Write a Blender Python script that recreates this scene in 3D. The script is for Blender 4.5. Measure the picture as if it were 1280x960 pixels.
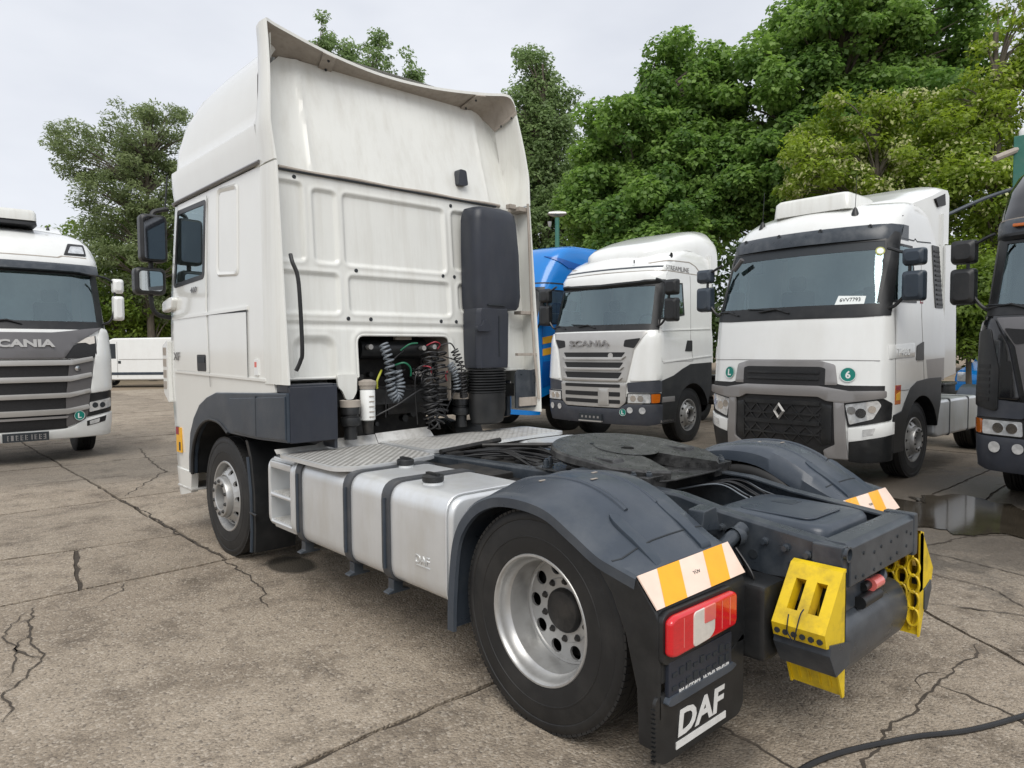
import bpy, bmesh, math, random
import numpy as np
from mathutils import Vector, Matrix, Euler
R = math.radians
scene = bpy.context.scene
for o in list(bpy.data.objects): bpy.data.objects.remove(o)

# ---------------------------------------------------------------- camera
cam_d = bpy.data.cameras.new('camera'); cam = bpy.data.objects.new('camera', cam_d)
scene.collection.objects.link(cam); scene.camera = cam
CAM = Vector((-3.3996, -2.2507, 1.7339)); YAW, PITCH, ROLL = 0.7401, -0.0476, -0.0063
fw = Vector((math.sin(YAW)*math.cos(PITCH), math.cos(YAW)*math.cos(PITCH), math.sin(PITCH)))
r0 = Vector((math.cos(YAW), -math.sin(YAW), 0)); u0 = r0.cross(fw)
rt = math.cos(ROLL)*r0 + math.sin(ROLL)*u0; up = -math.sin(ROLL)*r0 + math.cos(ROLL)*u0
cam.matrix_world = Matrix(((rt.x, up.x, -fw.x, CAM.x), (rt.y, up.y, -fw.y, CAM.y), (rt.z, up.z, -fw.z, CAM.z), (0, 0, 0, 1)))
cam_d.sensor_fit = 'HORIZONTAL'; cam_d.sensor_width = 36; cam_d.lens = 36*877.94/1280
cam_d.clip_start = .05; cam_d.clip_end = 2000
scene.render.resolution_x = 1024; scene.render.resolution_y = 768

# ---------------------------------------------------------------- overcast sky and a soft sun
SUN_EL, SUN_AZ = R(52), R(222)          # azimuth clockwise from +Y of where the sun stands
world = bpy.data.worlds.new('World'); scene.world = world; world.use_nodes = True
nt = world.node_tree; nt.nodes.clear()
out = nt.nodes.new('ShaderNodeOutputWorld'); bg = nt.nodes.new('ShaderNodeBackground')
sky = nt.nodes.new('ShaderNodeTexSky'); sky.sky_type = 'NISHITA'; sky.sun_disc = False
sky.sun_elevation = SUN_EL; sky.sun_rotation = SUN_AZ
tc = nt.nodes.new('ShaderNodeTexCoord'); mp = nt.nodes.new('ShaderNodeMapping'); mp.inputs['Scale'].default_value = (1.2, 1.2, 3.2)
nz = nt.nodes.new('ShaderNodeTexNoise'); nz.inputs['Scale'].default_value = 1.5; nz.inputs['Detail'].default_value = 5; nz.inputs['Roughness'].default_value = .5
rp = nt.nodes.new('ShaderNodeValToRGB'); rp.color_ramp.elements[0].position = .3; rp.color_ramp.elements[1].position = .72
rp.color_ramp.elements[0].color = (6.2, 6.5, 7.2, 1); rp.color_ramp.elements[1].color = (8.8, 9.0, 9.4, 1)
mx = nt.nodes.new('ShaderNodeMix'); mx.data_type = 'RGBA'; mx.inputs[0].default_value = .93
nt.links.new(tc.outputs['Generated'], mp.inputs[0]); nt.links.new(mp.outputs[0], nz.inputs['Vector']); nt.links.new(nz.outputs['Fac'], rp.inputs[0])
nt.links.new(sky.outputs[0], mx.inputs[6]); nt.links.new(rp.outputs[0], mx.inputs[7])
nt.links.new(mx.outputs[2], bg.inputs[0]); bg.inputs[1].default_value = .1
nt.links.new(bg.outputs[0], out.inputs[0])
sd = bpy.data.lights.new('sun', 'SUN'); sun = bpy.data.objects.new('sun', sd); scene.collection.objects.link(sun)
sd.energy = 2.0; sd.angle = R(40); sd.color = (1, .965, .91)
dirv = Vector((math.sin(SUN_AZ)*math.cos(SUN_EL), math.cos(SUN_AZ)*math.cos(SUN_EL), math.sin(SUN_EL)))
sun.rotation_euler = dirv.to_track_quat('Z', 'Y').to_euler()
scene.view_settings.view_transform = 'Standard'; scene.view_settings.look = 'None'
scene.view_settings.exposure = 0.18; scene.view_settings.gamma = 1; scene.view_settings.use_curve_mapping = False
scene.render.engine = 'CYCLES'

# ---------------------------------------------------------------- helpers
COL = scene.collection
def newobj(name, data, parent=None):
    o = bpy.data.objects.new(name, data); COL.objects.link(o)
    if parent is not None: o.parent = parent
    return o
def thing(name, label, cat, loc=(0, 0, 0), rz=0, group=None):
    o = newobj(name, None); o.location = loc; o.rotation_euler = (0, 0, rz); tag(o, label, cat, group); return o
def tag(o, label=None, cat=None, group=None, kind=None):
    if label: o['label'] = label
    if cat: o['category'] = cat
    if group: o['group'] = group
    if kind: o['kind'] = kind
    return o

def mat(name, col, rough=.5, metal=0., var=.12, scale=6., bump=0., bscale=80., dirt=None, coat=0., spec=.5, stretch=(1, 1, 1), rvar=.0, glass=False):
    """procedural Principled material; dirt = (colour, amount, scale, stretch)"""
    m = bpy.data.materials.new(name); m.use_nodes = True; t = m.node_tree; N = t.nodes; L = t.links
    b = N['Principled BSDF']; b.inputs['Roughness'].default_value = rough; b.inputs['Metallic'].default_value = metal
    b.inputs['Specular IOR Level'].default_value = spec; b.inputs['Coat Weight'].default_value = coat; b.inputs['Coat Roughness'].default_value = .08
    c = N.new('ShaderNodeTexCoord'); mp = N.new('ShaderNodeMapping'); mp.inputs['Scale'].default_value = stretch; L.new(c.outputs['Object'], mp.inputs[0])
    n = N.new('ShaderNodeTexNoise'); n.inputs['Scale'].default_value = scale; n.inputs['Detail'].default_value = 6; n.inputs['Roughness'].default_value = .62
    L.new(mp.outputs[0], n.inputs['Vector'])
    r = N.new('ShaderNodeValToRGB'); r.color_ramp.elements[0].position = .3; r.color_ramp.elements[1].position = .7
    r.color_ramp.elements[0].color = tuple(x*(1-var) for x in col)+(1,); r.color_ramp.elements[1].color = tuple(min(1, x*(1+var)) for x in col)+(1,)
    L.new(n.outputs['Fac'], r.inputs[0]); last = r.outputs[0]
    if dirt:
        dc, amt, dsc, dst = dirt
        m2 = N.new('ShaderNodeMapping'); m2.inputs['Scale'].default_value = dst; L.new(c.outputs['Object'], m2.inputs[0])
        n2 = N.new('ShaderNodeTexNoise'); n2.inputs['Scale'].default_value = dsc; n2.inputs['Detail'].default_value = 7; n2.inputs['Roughness'].default_value = .65
        L.new(m2.outputs[0], n2.inputs['Vector'])
        r2 = N.new('ShaderNodeMapRange'); r2.inputs[1].default_value = .46; r2.inputs[2].default_value = .72; r2.inputs[3].default_value = 0; r2.inputs[4].default_value = amt
        L.new(n2.outputs['Fac'], r2.inputs[0])
        mx = N.new('ShaderNodeMix'); mx.data_type = 'RGBA'; L.new(r2.outputs[0], mx.inputs[0]); L.new(last, mx.inputs[6]); mx.inputs[7].default_value = tuple(dc)+(1,)
        last = mx.outputs[2]
    L.new(last, b.inputs['Base Color'])
    if rvar:
        r3 = N.new('ShaderNodeMapRange'); r3.inputs[3].default_value = max(.02, rough-rvar); r3.inputs[4].default_value = min(1, rough+rvar)
        L.new(n.outputs['Fac'], r3.inputs[0]); L.new(r3.outputs[0], b.inputs['Roughness'])
    if bump:
        n3 = N.new('ShaderNodeTexNoise'); n3.inputs['Scale'].default_value = bscale; n3.inputs['Detail'].default_value = 3; L.new(c.outputs['Object'], n3.inputs['Vector'])
        bp = N.new('ShaderNodeBump'); bp.inputs['Strength'].default_value = bump; bp.inputs['Distance'].default_value = .004
        L.new(n3.outputs['Fac'], bp.inputs['Height']); L.new(bp.outputs[0], b.inputs['Normal'])
    if glass:
        b.inputs['Transmission Weight'].default_value = 0.0
        tr = N.new('ShaderNodeBsdfTransparent'); tr.inputs[0].default_value = (.72, .82, .82, 1)
        gl = N.new('ShaderNodeBsdfGlossy'); gl.inputs['Roughness'].default_value = .02; gl.inputs[0].default_value = (.76, .95, 1, 1)
        fr = N.new('ShaderNodeFresnel'); fr.inputs[0].default_value = 1.42
        fa = N.new('ShaderNodeMath'); fa.operation = 'MULTIPLY_ADD'; fa.inputs[1].default_value = 1.0; fa.inputs[2].default_value = .165; fa.use_clamp = True; L.new(fr.outputs[0], fa.inputs[0])
        ms = N.new('ShaderNodeMixShader'); L.new(fa.outputs[0], ms.inputs[0]); L.new(tr.outputs[0], ms.inputs[1]); L.new(gl.outputs[0], ms.inputs[2])
        L.new(ms.outputs[0], N['Material Output'].inputs[0])
    return m

DIRTC = (.30, .26, .20)
M = {}
M['cream'] = mat('cream_white_paint', (.735, .74, .70), .30, coat=.3, var=.03, scale=2.0, dirt=((.42, .39, .32), .26, 1.3, (8, 8, .5)), bump=.03, bscale=30)
M['creamside'] = mat('glossy_cream_paint', (.765, .77, .735), .2, coat=.6, var=.015, scale=2, dirt=((.55, .5, .42), .08, 1.6, (1.5, 1.5, .8)))
M['greyspoil'] = mat('brown_grey_spoiler_inside', (.36, .32, .275), .75, var=.12, scale=4, dirt=((.2, .17, .14), .5, 5, (4, 4, 1)))  # brown-grey, darker than the cream paint; spoiler underside and small fittings
M['white'] = mat('white_truck_paint', (.79, .80, .78), .2, coat=.6, var=.015, scale=2, dirt=((.55, .52, .46), .14, 2.2, (2, 2, .6)))
M['grey'] = mat('grey_plastic', (.030, .042, .058), .32, var=.1, scale=5, dirt=((.12, .125, .13), .3, 4, (1, 1, 1)), bump=.1, bscale=220, rvar=.1)
M['guard'] = mat('faded_mudguard_plastic', (.043, .054, .070), .30, var=.12, scale=4, dirt=((.11, .12, .13), .45, 3.5, (1, 1, 1)), bump=.12, bscale=240, rvar=.1)
M['black'] = mat('black_plastic', (.010, .011, .012), .42, var=.25, scale=9, dirt=((.055, .053, .05), .35, 4, (1, 1, 1)), bump=.08, bscale=200)
M['intake'] = mat('matt_intake_plastic', (.021, .025, .036), .42, var=.15, scale=4, dirt=((.06, .062, .065), .3, 3, (2, 2, .6)), bump=.12, bscale=260)
M['deep'] = mat('greasy_dark_metal', (.012, .0115, .011), .55, var=.4, scale=12, dirt=((.075, .066, .055), .5, 9, (1, 1, 1)), bump=.2, bscale=60)
M['chassis'] = mat('grey_chassis_paint', (.034, .042, .052), .30, var=.15, scale=6, dirt=((.12, .125, .13), .4, 6, (1, 1, 1)), bump=.06, bscale=90, rvar=.12)
M['grease'] = mat('greasy_coupling_steel', (.020, .020, .020), .30, var=.5, scale=25, dirt=((.10, .10, .098), .75, 9, (1, 1, 1)), bump=.5, bscale=70, rvar=.15)
M['rubber'] = mat('tyre_rubber', (.010, .010, .010), .6, var=.2, scale=8, dirt=((.034, .032, .029), .55, 4, (1, 1, 1)), bump=.1, bscale=140)
M['rim'] = mat('silver_steel_rim', (.46, .46, .45), .34, metal=.55, var=.08, scale=6, dirt=((.13, .11, .09), .35, 7, (1, 1, 1)))
M['rimwhite'] = mat('pale_steel_rim', (.52, .52, .50), .38, metal=.35, var=.06, scale=6, dirt=((.2, .17, .14), .3, 6, (1, 1, 1)))
M['alu'] = mat('brushed_aluminium_tank', (.70, .715, .72), .36, metal=.55, var=.05, scale=3, dirt=((.50, .47, .40), .42, 2.0, (2, 2, .5)), bump=.03, bscale=20, rvar=.07)
M['deck'] = mat('aluminium_tread_plate', (.66, .65, .62), .42, metal=.35, var=.08, scale=10, dirt=((.20, .17, .13), .45, 14, (1, 1, 1)))
M['strap'] = mat('rubber_lined_strap', (.05, .054, .06), .5, var=.1, dirt=((.14, .13, .12), .3, 8, (1, 1, 1)))
M['yellow'] = mat('yellow_chock_plastic', (.74, .52, .010), .42, var=.07, scale=6, dirt=((.16, .11, .03), .6, 9, (1, 1, 1)), bump=.08, bscale=120)
M['red'] = mat('red_lamp_lens', (.62, .012, .018), .12, var=.1, scale=30, coat=.7, stretch=(1, 1, 6))
M['lens'] = mat('clear_lamp_lens', (.66, .62, .56), .12, var=.08, scale=30, coat=.7)
M['orange'] = mat('reflective_orange', (.93, .42, .01), .32, var=.06, scale=12, coat=.2)
M['pink'] = mat('reflective_pale', (.86, .66, .54), .32, var=.06, scale=12, coat=.2)
M['letter'] = mat('white_lettering', (.72, .72, .70), .5, var=.06, dirt=((.4, .38, .35), .3, 20, (1, 1, 1)))
M['dgrey'] = mat('dark_metallic_grey_paint', (.145, .14, .142), .35, metal=.35, var=.05, scale=4, coat=.3)
M['mgrey'] = mat('silver_grey_paint', (.30, .29, .285), .36, metal=.45, var=.04, scale=4, coat=.25)
M['lgrey'] = mat('light_silver_paint', (.47, .46, .44), .36, metal=.45, var=.05, scale=4, coat=.25)
M['slot'] = mat('black_mesh_grille', (.012, .012, .013), .55, var=.5, scale=60)
M['chrome'] = mat('chrome', (.75, .75, .75), .12, metal=1, var=.04)
M['lampglass'] = mat('headlamp_glass', (.66, .68, .69), .08, metal=.4, var=.3, scale=14, coat=.9)
M['amber'] = mat('amber_lens', (.50, .12, .008), .15, var=.08, coat=.6)
M['green'] = mat('green_sticker', (.0, .19, .15), .45, var=.04)
M['sticker'] = mat('white_sticker', (.75, .76, .74), .5, var=.03)
M['paper'] = mat('white_paper', (.80, .84, .82), .6, var=.02)
M['ink'] = mat('dark_ink', (.02, .025, .03), .6, var=.1)
M['glass'] = mat('tinted_glass', (.1, .1, .1), .02, glass=True)
M['inside'] = mat('cab_interior', (.15, .17, .175), .8, var=.2, scale=3)
M['curtain'] = mat('cab_curtain_grey', (.60, .66, .67), .85, var=.15, scale=3)
M['seat'] = mat('seat_cloth', (.03, .033, .036), .9, var=.3, scale=20)
M['mirror'] = mat('mirror_glass', (.62, .66, .68), .04, metal=1, var=.02)
M['dmirror'] = mat('dark_reflection_mirror_glass', (.16, .17, .19), .06, metal=1, var=.05)  # dark reflection of trees put into the mirror colour
M['pinkred'] = mat('pink_red_lens', (.72, .16, .14), .12, var=.06, coat=.7)
M['blue'] = mat('blue_truck_paint', (.003, .19, .58), .25, coat=.5, var=.04, scale=3)
M['dblue'] = mat('deep_blue_paint', (.005, .09, .36), .25, coat=.5, var=.04, scale=3)
M['stripe'] = mat('yellow_stripe_paint', (.80, .42, .03), .3, var=.03)
M['blackpaint'] = mat('black_truck_paint', (.006, .006, .007), .16, coat=.7, var=.1, scale=3)
M['bumpgrey'] = mat('blue_grey_bumper_plastic', (.042, .047, .060), .5, var=.1, scale=6, dirt=((.10, .10, .10), .3, 5, (1, 1, 1)))
M['hosegrey'] = mat('grey_coil_hose', (.16, .18, .20), .35, var=.1)
M['hoseblack'] = mat('black_coil_cable', (.015, .015, .016), .4, var=.2)
M['hosegreen'] = mat('green_hose', (.008, .12, .06), .4, var=.1)
M['hosered'] = mat('red_hose', (.28, .02, .035), .4, var=.1)
M['hoseyel'] = mat('yellow_green_hose', (.36, .37, .04), .4, var=.1)
M['polegreen'] = mat('green_pole_paint', (.04, .17, .13), .55, var=.12, dirt=((.12, .12, .09), .3, 6, (1, 1, 1)))
M['concrete'] = None

class MB:
    def __init__(s): s.v = []; s.f = []; s.mi = []
    def add(s, vs, fs, m=0):
        b = len(s.v); s.v += [tuple(p) for p in vs]
        for f in fs: s.f.append([i+b for i in f]); s.mi.append(m)
        return s
    def box(s, x0, x1, y0, y1, z0, z1, m=0, mtx=None):
        vs = [Vector((x, y, z)) for x in (x0, x1) for y in (y0, y1) for z in (z0, z1)]
        if mtx: vs = [mtx @ p for p in vs]
        return s.add(vs, [(0, 1, 3, 2), (4, 6, 7, 5), (0, 4, 5, 1), (2, 3, 7, 6), (0, 2, 6, 4), (1, 5, 7, 3)], m)
    def prism(s, poly, ax, a, b, m=0):
        """poly of 2D points extruded along axis ax from a to b (2D = the other axes in x,y,z order)"""
        def P(p, t):
            return (t, p[0], p[1]) if ax == 'x' else (p[0], t, p[1]) if ax == 'y' else (p[0], p[1], t)
        n = len(poly)
        return s.add([P(p, a) for p in poly]+[P(p, b) for p in poly], [list(range(n)), list(range(2*n-1, n-1, -1))]+[(i, i+n, (i+1) % n+n, (i+1) % n) for i in range(n)], m)
    def loft(s, rings, m=0, caps=True, closed=True):
        n = len(rings[0]); vs = [p for r in rings for p in r]; fs = []
        for k in range(len(rings)-1):
            for i in range(n if closed else n-1):
                j = (i+1) % n; fs.append((k*n+i, k*n+j, (k+1)*n+j, (k+1)*n+i))
        if caps: fs += [list(range(n))[::-1], [(len(rings)-1)*n+i for i in range(n)]]
        return s.add(vs, fs, m)
    def lathe(s, prof, c, ax='x', n=48, m=0, a0=0, a1=2*math.pi):
        """prof = list of (t along axis, radius)"""
        full = abs(a1-a0-2*math.pi) < 1e-6; k = n if full else n+1
        vs = []
        for t, r in prof:
            for i in range(k):
                a = a0+(a1-a0)*i/n; u, w = r*math.cos(a), r*math.sin(a)
                vs.append((c[0]+t, c[1]+u, c[2]+w) if ax == 'x' else (c[0]+u, c[1]+t, c[2]+w) if ax == 'y' else (c[0]+u, c[1]+w, c[2]+t))
        fs = []
        for j in range(len(prof)-1):
            for i in range(n):
                i2 = (i+1) % k if full else i+1
                fs.append((j*k+i, j*k+i2, (j+1)*k+i2, (j+1)*k+i))
        return s.add(vs, fs, m)
    def cyl(s, c, r, h, ax='z', n=20, m=0):
        return s.lathe([(0, 0.0005), (0, r), (h, r), (h, 0.0005)], c, ax, n, m)
    def tube(s, pts, r, n=8, m=0, caps=True):
        pts = [Vector(p) for p in pts]; rs = r if isinstance(r, (list, tuple)) else [r]*len(pts); rings = []; prev = None
        for i, p in enumerate(pts):
            t = (pts[min(i+1, len(pts)-1)]-pts[max(i-1, 0)]).normalized()
            if prev is None: nrm = t.orthogonal().normalized()
            else:
                nrm = prev-t*prev.dot(t)
                nrm = nrm.normalized() if nrm.length > 1e-6 else t.orthogonal().normalized()
            prev = nrm; bn = t.cross(nrm)
            rings.append([p+(nrm*math.cos(2*math.pi*k/n)+bn*math.sin(2*math.pi*k/n))*rs[i] for k in range(n)])
        return s.loft(rings, m, caps)
    def build(s, name, mats, parent=None, bevel=0., seg=2, smooth=40, wn=False, merge=False):
        if not isinstance(mats, (list, tuple)): mats = [mats]
        me = bpy.data.meshes.new(name); bm = bmesh.new()
        vs = [bm.verts.new(p) for p in s.v]
        for f, mi in zip(s.f, s.mi):
            try:
                fc = bm.faces.new([vs[i] for i in f]); fc.material_index = mi
            except ValueError: pass
        if merge: bmesh.ops.remove_doubles(bm, verts=bm.verts, dist=1e-4)
        bmesh.ops.recalc_face_normals(bm, faces=bm.faces)
        if bevel:
            es = [e for e in bm.edges if len(e.link_faces) == 2 and e.calc_face_angle(0) > R(25)]
            bmesh.ops.bevel(bm, geom=es, offset=bevel, segments=seg, profile=.5, affect='EDGES', clamp_overlap=True)
        finish(bm, me, smooth)
        for m in mats: me.materials.append(m)
        o = newobj(name, me, parent)
        if bevel or wn:
            w = o.modifiers.new('wn', 'WEIGHTED_NORMAL'); w.keep_sharp = True
        return o
def finish(bm, me, smooth):
    for f in bm.faces: f.smooth = smooth > 0
    bm.to_mesh(me); bm.free()
    if smooth > 0: me.set_sharp_from_angle(angle=R(smooth))
def copy_tree(o, parent=None):
    c = o.copy(); COL.objects.link(c); c.parent = parent
    for ch in list(o.children): copy_tree(ch, c)
    return c
def catmull(pts, n=8, closed=False):
    pts = [Vector(p) for p in pts]; k = len(pts); res = []
    for i in range(k if closed else k-1):
        p0 = pts[(i-1) % k] if closed or i > 0 else pts[0]; p1 = pts[i]; p2 = pts[(i+1) % k]; p3 = pts[(i+2) % k] if closed or i+2 < k else pts[-1]
        for j in range(n):
            t = j/n; res.append(.5*((2*p1)+(-p0+p2)*t+(2*p0-5*p1+4*p2-p3)*t*t+(-p0+3*p1-3*p2+p3)*t**3))
    if not closed: res.append(pts[-1])
    return res
def rpoly(pts, r, n=5):
    """round the corners of a 2D polygon"""
    out = []; k = len(pts)
    for i in range(k):
        p = Vector(pts[i]); a = Vector(pts[i-1])-p; b = Vector(pts[(i+1) % k])-p
        rr = r[i] if isinstance(r, (list, tuple)) else r
        d = min(rr, a.length*.45, b.length*.45)
        if d < 1e-4: out.append(tuple(p)); continue
        p0 = p+a.normalized()*d; p1 = p+b.normalized()*d
        for j in range(n+1):
            t = j/n; q = (1-t)**2*p0+2*t*(1-t)*p+t*t*p1; out.append((q.x, q.y))
    return out
def rrect(x0, y0, x1, y1, r, n=5): return rpoly([(x0, y0), (x1, y0), (x1, y1), (x0, y1)], r, n)
_txt = {}
def text(name, s, h, m, parent, mtx, w=None, ext=.002, shear=0., bold=0.):
    cu = bpy.data.curves.new(name, 'FONT'); cu.body = s; cu.size = 1; cu.extrude = ext/h; cu.shear = shear; cu.offset = bold; cu.resolution_u = 3
    tmp = bpy.data.objects.new('tmp', cu); COL.objects.link(tmp); bpy.context.view_layer.update()
    me = bpy.data.meshes.new_from_object(tmp.evaluated_get(bpy.context.evaluated_depsgraph_get())); bpy.data.objects.remove(tmp)
    n = len(me.vertices); co = np.empty(n*3); me.vertices.foreach_get('co', co); co = co.reshape(-1, 3)
    co[:, 0] -= (co[:, 0].min()+co[:, 0].max())/2; co[:, 1] -= (co[:, 1].min()+co[:, 1].max())/2
    hy = co[:, 1].max()-co[:, 1].min(); wx = co[:, 0].max()-co[:, 0].min()
    co[:, 1] *= h/hy; co[:, 0] *= (w/wx if w else h/hy); co[:, 2] *= ext/max(1e-6, abs(co[:, 2]).max())
    me.vertices.foreach_set('co', co.ravel()); me.materials.clear(); me.materials.append(m)
    o = newobj(name, me, parent); o.matrix_local = mtx; return o
def frame(o, x, y, z=None):
    """matrix with origin o, local x and y axes"""
    x = Vector(x).normalized(); y = Vector(y); y = (y-x*y.dot(x)).normalized(); z = x.cross(y)
    return Matrix(((x.x, y.x, z.x, o[0]), (x.y, y.y, z.y, o[1]), (x.z, y.z, z.z, o[2]), (0, 0, 0, 1)))

def redge(S, y, za, zb, sd, n=14):
    return [(S.s_y(y, z, sd), z) for z in np.linspace(za, zb, n)]
class Shell:
    """cab skin: sections (z, front y, bow, half width, corner radius); s = arc length from the front centre, left negative"""
    def __init__(S, secs, yr=-3.5):
        S.sec = np.array(secs, float); S.yr = yr; S.cache = {}
    def params(S, z):
        a = S.sec; return [float(np.interp(z, a[:, 0], a[:, k])) for k in range(1, 5)]
    def table(S, z):
        k = round(z, 4)
        if k in S.cache: return S.cache[k]
        yf, bow, w, r = S.params(z); xe = w-r; pts = []
        for i in range(13):
            x = xe*i/12; pts.append((x, yf-bow*(x/xe)**2))
        t0 = np.array([1, -2*bow/xe]); t0 /= np.hypot(*t0); P0 = np.array([xe, yf-bow]); ry = r*1.1
        P3 = np.array([w, yf-bow-ry]); P1 = P0+t0*r*.55; P2 = P3+np.array([0, ry*.55])
        for i in range(1, 13):
            t = i/12; pts.append(tuple((1-t)**3*P0+3*t*(1-t)**2*P1+3*t*t*(1-t)*P2+t**3*P3))
        pts.append((w, S.yr)); p = np.array(pts); d = np.concatenate([[0], np.cumsum(np.hypot(*(np.diff(p, axis=0).T)))])
        S.cache[k] = (d, p); return S.cache[k]
    def xy(S, s, z):
        d, p = S.table(z); a = abs(s); x = float(np.interp(a, d, p[:, 0])); y = float(np.interp(a, d, p[:, 1]))
        return (math.copysign(x, s) if s else 0.0), y
    def s_y(S, y, z, side=-1):
        """arc length of the point on the side wall at depth y"""
        d, p = S.table(z); return side*float(np.interp(-y, -p[:, 1], d))
    def s_x(S, x, z):
        """arc length of the front point at lateral x"""
        d, p = S.table(z); k = 25; return math.copysign(float(np.interp(abs(x), p[:k, 0], d[:k])), x)
    def pt(S, s, z, off=0.):
        x, y = S.xy(s, z)
        if off == 0: return Vector((x, y, z))
        e = .01
        a = Vector((*S.xy(s-e, z), z)); b = Vector((*S.xy(s+e, z), z)); z1 = z-.01; z2 = z+.01
        c = Vector((*S.xy(s, z1), z1)); d = Vector((*S.xy(s, z2), z2))
        n = (b-a).cross(d-c)
        n = n.normalized() if n.length > 1e-9 else Vector((0, 1, 0))
        if n.dot(Vector((x, y-(S.yr+p_mid), 0))) < 0: n = -n
        return Vector((x, y, z))+n*off
    def panel(S, name, outline, m, parent, off=.008, base=-.012, ds=.09, dz=.12, smooth=40, rnd=0., fx=True, sides=None, bevel=0., holes=()):
        """raised panel over a (x or s, z) outline; fx: first coordinate is lateral x on the front; sides: ('L'/'R') first coordinate is y"""
        if rnd: outline = rpoly(outline, rnd)
        if sides: ol = [(S.s_y(a, z, -1 if sides == 'L' else 1), z) for a, z in outline]
        elif fx: ol = [(S.s_x(a, z), z) for a, z in outline]
        else: ol = outline
        bm = bmesh.new(); vs = [bm.verts.new((a, 0, z)) for a, z in ol]
        try: bm.faces.new(vs)
        except ValueError: pass
        s0 = min(a for a, _ in ol); s1 = max(a for a, _ in ol); z0 = min(z for _, z in ol); z1 = max(z for _, z in ol)
        k = math.floor(s0/ds)+1
        while k*ds < s1:
            bmesh.ops.bisect_plane(bm, geom=bm.verts[:]+bm.edges[:]+bm.faces[:], plane_co=(k*ds, 0, 0), plane_no=(1, 0, 0)); k += 1
        k = math.floor(z0/dz)+1
        while k*dz < z1:
            bmesh.ops.bisect_plane(bm, geom=bm.verts[:]+bm.edges[:]+bm.faces[:], plane_co=(0, 0, k*dz), plane_no=(0, 0, 1)); k += 1
        for h in holes:
            hp = [(S.s_y(a, z, -1 if sides == 'L' else 1), z) for a, z in h] if sides else [(S.s_x(a, z), z) for a, z in h] if fx else h
            for a, b in zip(hp, list(hp[1:])+[hp[0]]):
                bmesh.ops.bisect_plane(bm, geom=bm.verts[:]+bm.edges[:]+bm.faces[:], plane_co=(a[0], 0, a[1]), plane_no=(-(b[1]-a[1]), 0, b[0]-a[0]))
            cc = Vector((sum(a for a, _ in hp)/len(hp), sum(b for _, b in hp)/len(hp)))
            def inside(c):
                for a, b in zip(hp, list(hp[1:])+[hp[0]]):
                    n = Vector((-(b[1]-a[1]), b[0]-a[0])); 
                    if (Vector((c.x, c.z))-Vector(a)).dot(n)*(cc-Vector(a)).dot(n) < 0: return False
                return True
            bmesh.ops.delete(bm, geom=[f for f in bm.faces if inside(f.calc_center_median())], context='FACES')
        bmesh.ops.triangulate(bm, faces=[f for f in bm.faces if len(f.verts) > 4])
        bnd = [e for e in bm.edges if len(e.link_faces) == 1]
        bv = {v for e in bnd for v in e.verts}
        src = {v: (v.co.x, v.co.z) for v in bm.verts}
        low = {v: bm.verts.new(S.pt(src[v][0], src[v][1], base)) for v in bv}
        for e in bnd:
            a, b = e.verts
            try: bm.faces.new((a, b, low[b], low[a]))
            except ValueError: pass
        for v, (a, z) in src.items(): v.co = S.pt(a, z, off)
        bmesh.ops.recalc_face_normals(bm, faces=bm.faces)
        c = bm.faces[:]; 
        f0 = max(c, key=lambda f: f.calc_area()); ctr = f0.calc_center_median()
        if f0.normal.dot(ctr-Vector((0, S.yr+p_mid, ctr.z))) < 0: bmesh.ops.reverse_faces(bm, faces=bm.faces)
        if bevel:
            es = [e for e in bm.edges if len(e.link_faces) == 2 and e.calc_face_angle(0) > R(50)]
            bmesh.ops.bevel(bm, geom=es, offset=bevel, segments=2, profile=.5, affect='EDGES', clamp_overlap=True)
        me = bpy.data.meshes.new(name); finish(bm, me, smooth); me.materials.append(m); return newobj(name, me, parent)
    def mtx(S, x, z, off=.012, side=None, y=None):
        """frame lying on the front (or side) skin, local x to the viewer's right"""
        s = S.s_y(y, z, -1 if side == 'L' else 1) if side else S.s_x(x, z)
        o = S.pt(s, z, off); e = .04
        a = S.pt(s-e, z, off); b = S.pt(s+e, z, off); c = S.pt(s, z-e, off); d = S.pt(s, z+e, off)
        return frame(o, a-b, d-c)
p_mid = 1.5
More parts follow.
